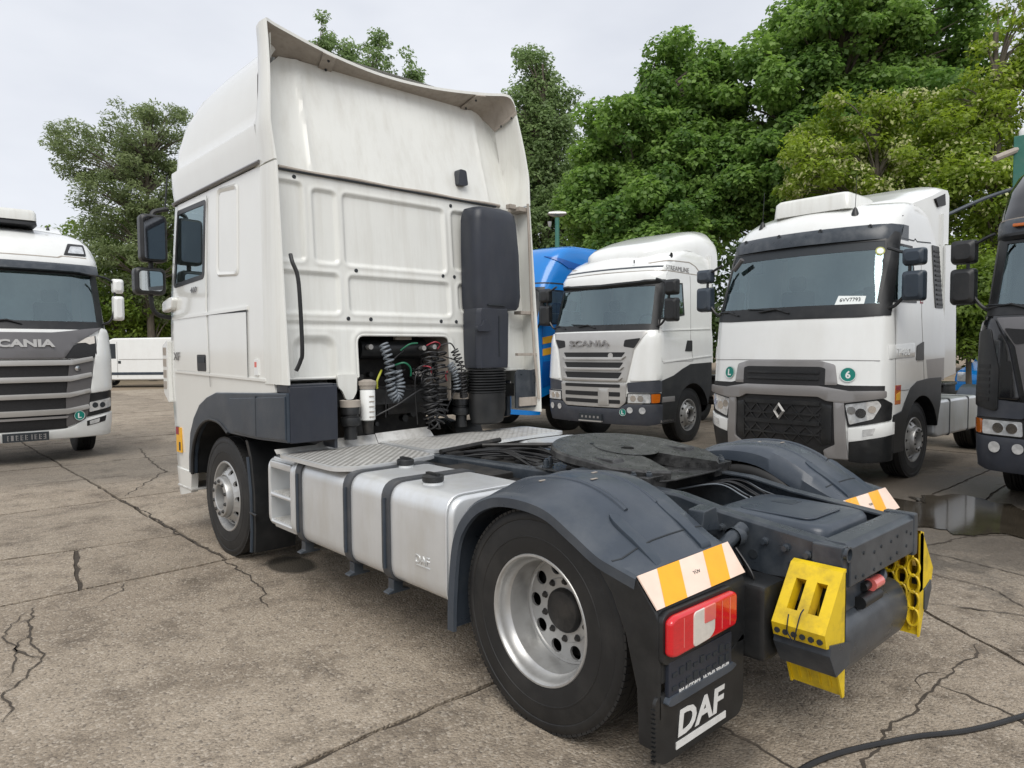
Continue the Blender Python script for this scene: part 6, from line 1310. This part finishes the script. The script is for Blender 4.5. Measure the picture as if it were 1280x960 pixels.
MB().loft([vz, [p*.5+q*.5+Vector((0, .02, .02)) for p, q in zip(vz, vb)], vb, [p+Vector((0, -.03, -.02)) for p in vb], [p+Vector((0, -.06, -.02)) for p in vz]], caps=False, closed=False).build('sun_visor', M['chassis'], LT, smooth=40)
P('roof_gap', [(1.12, 3.30), (-.6, 3.30), (-.66, 3.33), (-1.02, 3.33), (-1.02, 3.345), (-.64, 3.345), (-.58, 3.315), (1.12, 3.315)], 'greyspoil', .003)
for sx in (-1, 1):
    rl = P('roof_lamp', rpoly([(sx*.68, 3.36), (sx*1.02, 3.37), (sx*1.02, 3.58), (sx*.77, 3.57)], .02), 'black', .012, bevel=.004); S.panel('lamp_glass', rpoly([(sx*.74, 3.39), (sx*.99, 3.40), (sx*.98, 3.53), (sx*.80, 3.52)], .02), M['lampglass'], rl, off=.02, base=0)
    P('front_corner', rpoly([(sx*1.10, 2.14), (sx*1.20, 2.12), (sx*1.25, 1.95), (sx*1.25, 1.13), (sx*.90, 1.08), (sx*.99, 1.68)], .04), 'white', .03, base=-.01, bevel=.012)
    P('lamp_pod', rpoly([(sx*.62, 1.82), (sx*1.02, 2.02), (sx*1.02, 1.72), (sx*.97, 1.66), (sx*.56, 1.65)], .02), 'slot', .03, base=0)
    P('position_lamp', rpoly([(sx*.68, 1.885), (sx*.80, 1.96), (sx*1.0, 2.015), (sx*1.0, 1.89), (sx*.92, 1.87), (sx*.86, 1.90)], .01), 'lens', .036, base=0)
    hs = P('headlamp_housing', rpoly([(sx*.88, 1.07), (sx*1.245, 1.11), (sx*1.24, .77), (sx*.84, .69)], .02), 'black', .016)
    S.panel('headlamp', rpoly([(sx*.89, .93), (sx*1.21, .99), (sx*1.21, .84), (sx*.88, .77)], .02), M['lampglass'], hs, off=.026, base=0)
    for xx in (.97, 1.08): disc(S, 'lamp_reflector', sx*xx, .88, .045, M['ink'], hs, .029)
    P('fog_recess', rpoly([(sx*.84, .63), (sx*1.13, .70), (sx*1.11, .61), (sx*.84, .55)], .01), 'slot', .034, base=0)
    P('fog_lamp', rpoly([(sx*.88, .625), (sx*1.03, .66), (sx*1.02, .60), (sx*.88, .57)], .01), 'lampglass', .038, base=0)
    P('bumper_corner', rpoly([(sx*.55, .53), (sx*.66, .57), (sx*.82, .665), (sx*1.245, .755), (sx*1.24, .38), (sx*.30, .385), (sx*.30, .51)], .02), 'white', .03, base=-.02, bevel=.01)
    P('grille_end', rpoly([(sx*.62, 1.62), (sx*.97, 1.68), (sx*.86, .74), (sx*.80, .64), (sx*.55, .56), (sx*.55, 1.0)], .02), 'dgrey', .028, base=-.01)
P('grille_top', rpoly([(1.12, 2.14), (.66, 2.09), (.40, 2.06), (-.40, 2.06), (-.66, 2.09), (-1.12, 2.14), (-.70, 1.87), (-.54, 1.65), (.54, 1.65), (.70, 1.87)], .02), 'dgrey', .04, base=-.01, bevel=.01)
P('grille', [(.64, 1.64), (-.64, 1.64), (-.57, .53), (.57, .53)], 'slot', .012)
for z, h, w in ((1.545, .085, .64), (1.285, .085, .62), (1.03, .075, .60), (.765, .085, .57)):
    b_ = P('grille_bar', rpoly([(w, z), (-w, z), (-.96+.1*(1.6-z), z+.07), (-.95+.1*(1.6-z), z+.07+h*.8), (-w, z+h), (w, z+h), (.95-.1*(1.6-z), z+.07+h*.8), (.96-.1*(1.6-z), z+.07)], .008), 'lgrey', .055, base=.0, bevel=.01)
P('grille_bar', rpoly([(.56, .70), (-.56, .70), (-.58, .735), (.58, .735)], .006), 'mgrey', .045, base=0)
P('bumper_center', [(.31, .385), (-.31, .385), (-.31, .52), (.31, .52)], 'white', .028, base=-.02)
pl_ = MB().box(-.30, .30, .02, .05, .375, .51).build('number_plate', M['ink'], LT, bevel=.004)
rgp = random.Random(11)
for k in range(9):
    x = -.26+k*.06
    for j in range(3): MB().box(x, x+rgp.choice((.012, .035)), .049, .0535, .40+j*.032, .41+j*.032).build('plate_mark', M['mgrey'], pl_)
    MB().box(x+rgp.choice((0, .02)), x+.012+rgp.choice((0, .02)), .049, .053, .40, .48).build('plate_mark', M['mgrey'], pl_)
text('lettering', 'SCANIA', .125, M['lgrey'], LT, S.mtx(0, 1.885, .046), w=.86, ext=.01, bold=.045)
MB().lathe([(0, .045), (.012, .04), (.014, .0005)], (0, 0, 0), 'z', 20).build('shield_badge', M['chrome'], LT).matrix_local = S.mtx(-.72, 1.49, .045)
sticker(S, 'L', -.725, .73, .078, LT, .062)
wipers(S, LT, 2.19, (.75, -.02), .75); mirrors(LT, 1.43, -.42, 2.29, 2.71, 2.75, 3.0, M['white'], dx=.09)
MB().loft([[Vector((a, b-1.2, z)) for a, b in rrect(-.36*k, -.4*k, .36*k, .4*k, .08)] for z, k in ((3.84, 1.02), (3.90, 1.0), (3.91, .98))]).build('roof_hatch', M['black'], LT, smooth=45)
MB().loft([[Vector((a, b-1.2, z)) for a, b in rrect(-.36*k, -.42*k, .36*k, .42*k, .08)] for z, k in ((3.91, 1.0), (4.03, .99), (4.08, .92), (4.09, .8))]).build('roof_air_unit', M['cream'], LT, smooth=45)
MB().lathe([(0, .03), (.06, .012), (.08, .0005)], (-.55, -1.1, 3.82), 'z', 8).build('aerial', M['black'], LT)
MB().prism([(-1.5, 3.8), (-1.9, 3.98), (-2.3, 4.02), (-2.3, 3.8)], 'x', -.85, .85).build('roof_fairing', M['white'], LT, bevel=.04, seg=3)
for sx, S_ in ((-1, 'L'), (1, 'R')): arch_and_wheel(LT, S_, -1.48, yf=-.86, zb=.6, y1=-2.2, top=[(-.86, 1.0), (-1.05, 1.22), (-2.0, 1.24), (-2.2, 1.40)])
chassis(LT, -2.2, -5.3)
MB().box(-1.0, 1.0, -.9, -.2, .42, .6).build('bumper_beam', M['black'], LT)

# ======== blue truck with yellow stripes behind the foreground cab
BT = truck('bright blue truck with yellow stripes, half hidden behind the foreground cab', 6.35, 9.28, math.pi)
S = Shell([(.36, -.06, .13, 1.22, .24), (1.2, 0, .13, 1.25, .22), (2.1, -.08, .13, 1.25, .24), (2.95, -.36, .14, 1.22, .24), (3.2, -.45, .14, 1.21, .26), (3.5, -.6, .16, 1.22, .26), (3.78, -.8, .16, 1.21, .24), (3.92, -1.0, .16, 1.18, .24), (3.97, -1.2, .16, 1.12, .24)], yr=-3.4)
f = lambda y, z, k: S.s_y(y, z, k)
sd_ = [(-2.4, 1.1), (-2.05, 1.1), (-1.9, 1.25), (-1.2, 1.25), (-.95, .9), (-.45, .75)]
SW = [(-.42, 2.25), (-1.22, 2.3), (-1.2, 3.0), (-.6, 3.0)]; WS = [(1.08, 2.2), (-1.08, 2.2), (-1.05, 2.98), (1.05, 2.98)]
ol = [(f(y, z, -1), z) for y, z in sd_]+[(f(-.45, .4, -1), .4), (f(-.45, .4, 1), .4)]+[(f(y, z, 1), z) for y, z in sd_[::-1]]+redge(S, -2.4, 1.2, 3.95, 1, 28)+redge(S, -2.4, 3.95, 1.2, -1, 28)
S.panel('cab', ol, M['blue'], BT, off=0, base=-.03, fx=False, ds=.1, dz=.1, holes=[[(S.s_x(a, z), z) for a, z in WS], [(f(y, z, -1), z) for y, z in SW], [(f(y, z, 1), z) for y, z in SW]])
rg0 = []
for z in (3.94, 3.97):
    s0 = S.s_y(-2.4, z, -1); rg0.append([S.pt(s, z) for s in np.linspace(s0, -s0, 61)])
mb = MB().loft(rg0, caps=False, closed=False); mb.add(rg0[-1], [list(range(61))]); mb.build('roof', M['blue'], BT, smooth=50)
MB().box(-1.2, 1.2, -2.42, -2.39, 1.1, 3.95).build('rear_wall', M['blue'], BT); cab_inside(BT, 1.12, -.32, -2.3, 1.5, 3.4, 2.2)
S.panel('windscreen', WS, M['glass'], BT, off=-.004, base=-.01); S.panel('windscreen_frame', [(1.18, 2.1), (-1.18, 2.1), (-1.17, 3.05), (1.17, 3.05)], M['black'], BT, off=.005, base=-.006, holes=[[(1.06, 2.22), (-1.06, 2.22), (-1.03, 2.97), (1.03, 2.97)]])
for S_ in 'LR':
    plain_side(S, BT, S_, SW, [(-1.2, 1.7), (-1.42, 1.7), (-1.42, 1.85), (-1.2, 1.85)], -2.2, z0=1.3, m=M['blue'], gapm='dblue')
    for z in (1.62, 1.86): S.panel('stripe', [(-.5, z), (-2.38, z+.28), (-2.38, z+.42), (-.5, z+.14)], M['stripe'], BT, off=.006, base=0, sides=S_)
    S.panel('lower_stripe', [(-.5, .95), (-1.0, 1.1), (-1.15, 1.3), (-2.38, 1.5), (-2.38, 1.62), (-.5, 1.5)], M['dblue'], BT, off=.004, base=0, sides=S_)
    S.panel('roof_seam', [(-.5, 3.12), (-2.38, 3.12), (-2.38, 3.15), (-.5, 3.15)], M['ink'], BT, off=.004, base=0, sides=S_); S.panel('pale_panel', [(-1.25, 2.8), (-1.7, 2.8), (-1.7, 3.08), (-1.25, 3.08)], M['lgrey'], BT, off=.006, base=0, sides=S_)
    S.panel('roof_blade', [(-.9, 3.72), (-1.3, 3.48), (-2.3, 3.44), (-2.3, 3.52), (-1.5, 3.6)], M['dblue'], BT, off=.02, base=0, sides=S_, bevel=.005)
    arch_and_wheel(BT, S_, -1.45, yf=-.84, zb=.5, y1=-2.1, top=[(-.84, 1.0), (-1.15, 1.26), (-2.1, 1.27)])
S.panel('grille', [(.9, 1.9), (-.9, 1.9), (-.8, .8), (.8, .8)], M['slot'], BT, off=.012)
for k in range(5): S.panel('grille_bar', [(.85, .85+k*.21), (-.85, .85+k*.21), (-.85, .92+k*.21), (.85, .92+k*.21)], M['lgrey'], BT, off=.04, base=0)
for sx in (-1, 1): S.panel('headlamp', rpoly([(sx*.85, .95), (sx*1.2, .98), (sx*1.2, .75), (sx*.85, .72)], .02), M['lampglass'], BT, off=.02, base=0)
mirrors(BT, 1.42, -.42, 2.25, 2.65, 2.7, 2.98, M['black']); chassis(BT, -2.3, -5.2)
MB().prism([(-2.4, .9), (-2.4, 1.06), (-6.0, 1.06), (-6.0, .9)], 'x', -1.22, 1.22).build('body_floor', M['blue'], BT, bevel=.02) if False else None
# ---------------------------------------------------------------- background: van, poles, trees
def at(px, py, d):
    """a point at depth d (metres along the view axis) seen at photo pixel px, py"""
    return CAM+(fw+rt*((px-640)/877.94)-up*((py-480)/877.94))*d
# white panel van far off on the left
VN = thing('panel_van', 'white panel van parked far behind, between the left truck and the foreground cab', 'van', tuple(at(104, 440, 36.5))[:2]+(0,), R(47.6))
def van(T, body, L=6.0):
    prof = [(0, .45), (.02, .95), (.12, 1.12), (.95, 1.38), (1.75, 2.30), (2.1, 2.48), (L-.1, 2.52), (L, 2.4), (L, .42), (L-.9, .36), (.9, .36)]
    b = MB().prism([(-y, z) for y, z in prof], 'x', -1.0, 1.0).build('body', body, T, bevel=.08, seg=3)
    for sx in (-1, 1):
        MB().prism([(-1.2, 1.45), (-1.85, 2.2), (-2.25, 2.2), (-2.25, 1.45)], 'x', sx*1.012, sx*.98).build('side_window', M['ink'], T, bevel=.01)
        MB().prism([(-1.05, 1.42), (-1.0, 1.5), (-.95, 1.85), (-1.02, 1.88), (-1.12, 1.5)], 'x', sx*1.30, sx*1.1).build('mirror', M['black'], T, bevel=.02)
        MB().box(min(sx*1.015, sx*.99), max(sx*1.015, sx*.99), -L+.1, -1.3, .62, .76).build('side_trim', M['grey'], T, bevel=.01)
        MB().box(min(sx*1.012, sx*.99), max(sx*1.012, sx*.99), -L+.3, -2.4, 1.40, 1.43).build('body_crease', M['lgrey'], T)
        MB().box(min(sx*1.02, sx*.99), max(sx*1.02, sx*.99), -2.5, -2.36, 1.2, 1.34).build('door_handle', M['ink'], T, bevel=.01)
        MB().box(min(sx*1.008, sx*.99), max(sx*1.008, sx*.99), -2.33, -2.315, .5, 2.3).build('door_gap', M['mgrey'], T)
        for y in (-1.0, -L+1.05):
            w = MB().lathe([(0, .0005), (0, .16), (.02, .2), (.03, .22)], (0, 0, 0), 'x', 20).build('wheel', M['rim'], T); MB().lathe([(.03, .21), (0, .23), (-.01, .3), (.02, .34), (.2, .34), (.22, .2)], (0, 0, 0), 'x', 28).build('tyre', M['rubber'], w)
            w.location = (sx*1.0, y, .34); w.rotation_euler = (0, 0, 0 if sx < 0 else math.pi)
    MB().prism([(-.93, 1.42), (-1.68, 2.26), (-1.72, 2.24), (-.97, 1.40)], 'x', -.85, .85).build('windscreen', M['glass'] if False else M['ink'], T)
    for sx in (-1, 1): MB().box(sx*.75-.16, sx*.75+.16, -.16, .0, .85, 1.1).build('headlamp', M['lampglass'], T, bevel=.03)
van(VN, M['white'])
BV = thing('panel_van', 'blue van behind the bush between the parked white truck and the black truck', 'van', (17.5, 2.6, 0), R(78)); van(BV, M['blue'], 5.2)
# lamp posts
LPa = thing('lamp_post', 'green lamp post rising behind the blue truck', 'lamp post', tuple(at(697, 440, 19))[:2]+(0,))
h_ = 1.73+(438-274)*19/878
MB().lathe([(0, .09), (1.2, .085), (1.25, .07), (h_, .06), (h_+.02, .0005)], (0, 0, 0), 'z', 14).build('pole', M['polegreen'], LPa)
hd = MB().loft([[Vector((rt.x*a+0*b, rt.y*a, h_+.04+z)) + Vector((fw.x*b, fw.y*b, 0)) for a, b in rrect(-.26*k, -.12*k, .26*k, .12*k, .04)] for z, k in ((0, .5), (.06, 1), (.10, .9), (.14, .3))]).build('lamp_head', M['lgrey'], LPa, smooth=40)
MB().lathe([(0, .06), (-.08, .05), (-.14, .03), (-.14, .0005)], (rt.x*-.2, rt.y*-.2, h_-.1), 'z', 10).build('side_lamp', M['lgrey'], LPa)
LPb = thing('lamp_post', 'green post with arm and cables at the right edge', 'lamp post', tuple(at(1273, 440, 13.5))[:2]+(0,))
h2 = 1.73+(438-178)*13.5/878
MB().box(-.14, .14, -.14, .14, 0, h2).build('pole', M['polegreen'], LPb, bevel=.02)
MB().tube([(0, 0, h2-.2), tuple(-rt*.55+Vector((0, 0, h2-.42)))], .06, 8).build('arm', M['greyspoil'], LPb); MB().lathe([(0, .0005), (0, .09), (.1, .09), (.16, .05)], (0, 0, h2), 'z', 12).build('cap', M['sticker'], LPb)
cbp = [at(1190+8*k, 266-3.1*k-.35*math.sin(k/10*math.pi)*6, 13.3) for k in range(11)]
oc = MB().tube([at(1185, 268, 13.3)]+cbp+[at(1272, 232, 13.4)], .034, 8).build('overhead_cable', M['grey']); tag(oc, 'thick dark cable sloping up to the green post at the right edge', 'cable')

# --- foliage
def leaf_mat(name, c0, c1, trans=.35):
    m = bpy.data.materials.new(name); m.use_nodes = True; t = m.node_tree; N = t.nodes; L = t.links; b = N['Principled BSDF']; b.inputs['Roughness'].default_value = .5; b.inputs['Specular IOR Level'].default_value = .35
    at_ = N.new('ShaderNodeAttribute'); at_.attribute_name = 'tone'; r = N.new('ShaderNodeValToRGB'); r.color_ramp.elements[0].color = c0+(1,); r.color_ramp.elements[1].color = c1+(1,)
    L.new(at_.outputs['Fac'], r.inputs[0]); L.new(r.outputs[0], b.inputs['Base Color'])
    tr = N.new('ShaderNodeBsdfTranslucent'); g = N.new('ShaderNodeHueSaturation'); g.inputs['Value'].default_value = 1.3; g.inputs['Saturation'].default_value = 1.1; L.new(r.outputs[0], g.inputs['Color']); L.new(g.outputs[0], tr.inputs[0])
    ms = N.new('ShaderNodeMixShader'); ms.inputs[0].default_value = trans; L.new(b.outputs[0], ms.inputs[1]); L.new(tr.outputs[0], ms.inputs[2]); L.new(ms.outputs[0], N['Material Output'].inputs[0]); return m
LM = {'maple': leaf_mat('maple_leaves', (.070, .150, .042), (.32, .47, .120), .5), 'poplar': leaf_mat('poplar_leaves', (.12, .18, .075), (.34, .45, .20), .5), 'willow': leaf_mat('grey_green_leaves', (.11, .15, .065), (.36, .43, .21), .5),
      'locust': leaf_mat('yellow_green_leaves', (.11, .18, .026), (.40, .50, .085), .5), 'flower': leaf_mat('pale_blossom', (.40, .42, .16), (.66, .66, .38)), 'bush': leaf_mat('bush_leaves', (.08, .14, .026), (.28, .38, .07), .48), 'dark': leaf_mat('dark_leaves', (.03, .055, .016), (.09, .14, .04), .4), 'grass': leaf_mat('grass_blades', (.06, .10, .015), (.20, .26, .05))}
M['bark'] = mat('grey_brown_bark', (.10, .085, .065), .9, var=.35, scale=9, bump=.6, bscale=30, stretch=(1, 1, .25))
def leaf_mesh(name, pos, nrm, tan, L_, W_, tone, m, parent):
    n = len(pos); b = np.cross(nrm, tan); b /= np.linalg.norm(b, axis=1)[:, None]+1e-9; t = tan
    L_ = L_[:, None]; W_ = W_[:, None]
    v = np.stack([pos, pos+t*L_*.45+b*W_*.5+nrm*L_*.06, pos+t*L_, pos+t*L_*.45-b*W_*.5+nrm*L_*.06], 1).reshape(-1, 3)
    me = bpy.data.meshes.new(name); me.vertices.add(4*n); me.vertices.foreach_set('co', v.ravel().astype(np.float32)); me.loops.add(4*n); me.loops.foreach_set('vertex_index', np.arange(4*n, dtype=np.int32))
    me.polygons.add(n); me.polygons.foreach_set('loop_start', (np.arange(n)*4).astype(np.int32)); me.polygons.foreach_set('loop_total', np.full(n, 4, np.int32))
    a = me.attributes.new('tone', 'FLOAT', 'FACE'); a.data.foreach_set('value', np.clip(tone, 0, 1).astype(np.float32)); me.update(calc_edges=True); me.materials.append(m); return newobj(name, me, parent)
def unit(a): return a/(np.linalg.norm(a, axis=-1, keepdims=True)+1e-9)
def foliage(name, parent, clumps, n, size, m, seed, flat=.55, droop=.15, shell=.55, aspect=.55, wind=(0, 0, 0)):
    """leaves spread through clumps (x, y, z, rx, rz); outer leaves face outwards and up"""
    rg = np.random.default_rng(seed); C_ = np.array([c[:3] for c in clumps]); rx = np.array([c[3] for c in clumps]); rz = np.array([c[4] for c in clumps])
    w = rx*rx; w = w/w.sum(); k = rg.choice(len(clumps), n, p=w); d = unit(rg.normal(size=(n, 3))); rad = shell+(1.05-shell)*rg.random(n)**.7
    sc = np.stack([rx[k], rx[k], rz[k]], 1); lump = 1+.22*np.sin(d[:, 0]*5+k)*np.sin(d[:, 1]*5+k*1.7)*np.cos(d[:, 2]*4+k)
    pos = C_[k]+d*sc*(rad*lump)[:, None]
    nr = unit(d*(1-flat)+np.array([0, 0, 1])*flat+rg.normal(size=(n, 3))*.38)
    tn = unit(np.cross(nr, unit(rg.normal(size=(n, 3)))+1e-3)); tn[:, 2] -= droop; tn = unit(tn+np.array(wind)); nr = unit(nr-tn*(nr*tn).sum(1)[:, None])
    L_ = size*(.6+.8*rg.random(n)); ct = rg.random(len(clumps))
    tone = .46+.42*(ct[k]-.5)+.42*(rg.random(n)-.5)
    return leaf_mesh(name, pos, nr, tn, L_, L_*aspect*(.8+.4*rg.random(n)), tone, m, parent)
def tree(name, label, base, h, crown, nclump, n, leaf, m, seed, cl=(.9, 1.5), trunk=.22, lean=(0, 0), group='trees behind the yard', flowers=0, **kw):
    """crown: list of (dx, dy, z, rx, rz) lobes relative to the base; clumps fill the lobes"""
    T_ = thing(name, label, 'tree', base, 0, group); rg = random.Random(seed); clumps = []
    vol = [c[3]*c[3]*c[4] for c in crown]
    for k in range(nclump):
        c = rg.choices(crown, vol)[0]
        while True:
            p = Vector((rg.uniform(-1, 1), rg.uniform(-1, 1), rg.uniform(-1, 1)))
            if .15 < p.length < 1: break
        if rg.random() < .7: p = p.normalized()*rg.uniform(.65, 1)
        r = rg.uniform(*cl); clumps.append((c[0]+p.x*c[3], c[1]+p.y*c[3], c[2]+p.z*c[4], r, r*rg.uniform(.55, .85)))
    zt = max(c[2]+c[4]*.15 for c in crown); mb = MB(); ax = [Vector((lean[0]*t+.15*math.sin(t*5+seed)*t, lean[1]*t+.15*math.cos(t*4+seed)*t, zt*t)) for t in np.linspace(0, 1, 9)]
    mb.tube(ax, [trunk*(1-.85*t)+.02 for t in np.linspace(0, 1, 9)], 8); mb.build('trunk', M['bark'], T_, smooth=60)
    lb = MB()
    for c in clumps[::2]:
        e = Vector(c[:3]); t = max(.18, min(.92, (e.z-.35*math.hypot(e.x, e.y))/zt)); s = ax[int(t*8)]; mid_ = s*.5+e*.5+Vector((0, 0, .3)); lb.tube(catmull([s, mid_, e], 4), [max(.012, trunk*.32*(1-q/8)) for q in range(9)], 5)
    lb.build('limbs', M['bark'], T_, smooth=60)
    foliage('crown', T_, clumps, n, leaf, LM[m], seed, **kw)
    if flowers: foliage('blossom', T_, [(c[0], c[1], c[2], c[3]*1.03, c[4]*1.03) for c in clumps[::2]], flowers, leaf*.8, LM['flower'], seed+50, flat=.2, droop=.7, shell=.9)
    return T_
def spot(px, d): p = at(px, 440, d); return (p.x, p.y, 0)
def zpx(py, d): return 1.73+(437-py)*d/878
def lobe(b, px, py, d, rpx, rzpx):
    p = at(px, py, d); return (p.x-b[0], p.y-b[1], p.z, rpx*d/878, rzpx*d/878)
# left tree, leaning to the left in the wind
b = spot(190, 44); tree('ash_tree', 'grey-green tree blown to the left, standing behind the left truck', b, 12, [lobe(b, 175, 175, 44, 52, 45), lobe(b, 120, 190, 44, 52, 42), lobe(b, 90, 195, 44, 30, 20), lobe(b, 190, 240, 44, 50, 60), lobe(b, 150, 250, 44, 50, 45), lobe(b, 150, 320, 44, 55, 50), lobe(b, 205, 320, 44, 45, 80), lobe(b, 215, 180, 45, 42, 50)], 560, 56000, .22, 'willow', 3, cl=(.25, .7), trunk=.25, wind=(-.45, .35, .1), aspect=.34, droop=.0)
b = spot(150, 47); tree('ash_tree', 'low leafy tree behind the white van', b, 6, [lobe(b, 110, 340, 47, 60, 60), lobe(b, 170, 370, 47, 70, 60), lobe(b, 225, 360, 48, 60, 70), lobe(b, 40, 380, 48, 70, 50), lobe(b, 190, 320, 48, 50, 60), lobe(b, 140, 400, 46, 90, 30)], 260, 46000, .25, 'bush', 4, cl=(.6, 1.2), trunk=.15)
# poplars behind the cab roof
for k, (px, py, rp, rz, d) in enumerate(((405, 80, 24, 52, 40), (436, 98, 22, 50, 41), (470, 102, 34, 60, 39), (514, 122, 28, 52, 40))):
    b = spot(px, d); lab = ('leftmost thin poplar top rising above the cab roof', 'second thin poplar top from the left above the cab roof', 'widest poplar top above the middle of the cab roof', 'lowest poplar top at the right, above the cab roof')[k]
    tree('poplar_tree', lab, b, 16, [lobe(b, px, py-10, d, rp*.55, rz), lobe(b, px+3, py+10, d, rp*.85, rz*.8), lobe(b, px-2, py+35, d, rp*1.15, rz*.8), lobe(b, px-4, py+110, d, rp*1.4, 80)], 420, 26000, .18, 'poplar', 20+k, cl=(.22, .5), trunk=.2, group='poplars behind the cab', aspect=.6)
b = spot(680, 36); tree('poplar_tree', 'tall loose poplar standing just right of the cab', b, 15, [lobe(b, 666, 95, 36, 26, 38), lobe(b, 676, 130, 36, 26, 50), lobe(b, 700, 115, 36, 20, 35), lobe(b, 660, 150, 36, 34, 50), lobe(b, 690, 170, 36, 30, 60), lobe(b, 662, 215, 36, 38, 60), lobe(b, 700, 220, 36, 30, 60), lobe(b, 680, 290, 36, 60, 70)], 760, 62000, .18, 'poplar', 31, cl=(.25, .6), trunk=.22, group='poplars behind the cab', aspect=.6)
# maples on the right
b = spot(800, 26); tree('maple_tree', 'dense dark green maple left of the big maple, behind the white trucks', b, 13, [lobe(b, 860, 120, 26, 68, 72), lobe(b, 800, 180, 26, 72, 72), lobe(b, 870, 220, 25.5, 85, 70), lobe(b, 765, 250, 26, 58, 55), lobe(b, 820, 290, 25, 95, 50), lobe(b, 735, 270, 26, 35, 35)], 420, 120000, .155, 'maple', 41, cl=(.30, .75), trunk=.3, aspect=.85)
b = spot(1040, 24.5); tree('maple_tree', 'biggest dense green maple, tallest crown on the right', b, 15, [lobe(b, 965, 140, 24.5, 75, 85), lobe(b, 1050, 75, 24.5, 105, 85), lobe(b, 1140, 65, 24.5, 85, 75), lobe(b, 1000, 215, 24, 110, 70), lobe(b, 1100, 190, 24.5, 120, 90), lobe(b, 930, 235, 24.5, 75, 70), lobe(b, 1195, 110, 25, 45, 70), lobe(b, 1060, 25, 24.5, 75, 35)], 600, 170000, .155, 'maple', 42, cl=(.30, .78), trunk=.35, aspect=.85)
b = spot(1090, 19.5); tree('locust_tree', 'yellow-green blossoming locust in front of the big maple', b, 8, [lobe(b, 1060, 165, 19.5, 60, 48), lobe(b, 1020, 215, 19.5, 55, 40), lobe(b, 1120, 140, 19.5, 40, 35), lobe(b, 1085, 220, 19.5, 70, 42)], 130, 15000, .135, 'locust', 51, cl=(.2, .45), trunk=.12, aspect=.5, flowers=3600, shell=.3)
b = spot(1240, 18.5); tree('locust_tree', 'tall yellow-green locust at the right edge above the black truck', b, 11, [lobe(b, 1260, 55, 18.5, 40, 60), lobe(b, 1215, 150, 18.5, 55, 60), lobe(b, 1270, 140, 18.5, 55, 75), lobe(b, 1225, 240, 18, 75, 60), lobe(b, 1180, 210, 18.5, 55, 55), lobe(b, 1290, 250, 18.5, 70, 80), lobe(b, 1225, 340, 18, 70, 60)], 240, 42000, .135, 'locust', 52, cl=(.25, .55), trunk=.17, aspect=.5, flowers=3800, shell=.35)
b = spot(1215, 15.5); tree('bush', 'bright green bush between the white truck and the black truck', b, 3, [lobe(b, 1215, 400, 15.5, 40, 50), lobe(b, 1240, 380, 15.5, 40, 60), lobe(b, 1185, 390, 16, 40, 60)], 60, 12000, .11, 'bush', 61, cl=(.2, .45), trunk=.06, group='bushes')
# woodland behind everything: one mass
rgw = random.Random(9); cl_ = []
for k in range(230):
    px = rgw.uniform(-120, 1420); d = rgw.uniform(50, 60); lim = 235 if 640 < px < 1350 else 335 if px < 260 else 250
    p = at(px, rgw.uniform(lim, 420), d); r = rgw.uniform(1.5, 3.0); cl_.append((p.x, p.y, p.z, r, r*.8))
for k in range(150):
    px = rgw.uniform(-200, 1500); p = at(px, rgw.uniform(385, 425), rgw.uniform(49, 60)); cl_.append((p.x, p.y, max(.8, p.z), 2.6, 2.0))
wd = foliage('woodland', None, cl_, 90000, .42, LM['dark'], 77, aspect=.7); tag(wd, 'dark belt of trees closing the yard', 'woodland', kind='stuff')
# grass strip at the edge of the yard on the right
rg = np.random.default_rng(5); n = 9000; u = rg.random(n); pos = np.stack([14.2+rg.random(n)*2.6, -3+u*10, np.zeros(n)-.01], 1); tn = unit(np.stack([rg.normal(size=n)*.35, rg.normal(size=n)*.35, np.ones(n)], 1)); nr = unit(np.cross(tn, unit(rg.normal(size=(n, 3))))); L_ = .10+.22*rg.random(n)
gs = leaf_mesh('grass', pos, nr, tn, L_, L_*.10+.006, .5+.4*(rg.random(n)-.5), LM['grass'], None); tag(gs, 'rough grass strip at the edge of the yard', 'grass', kind='stuff')
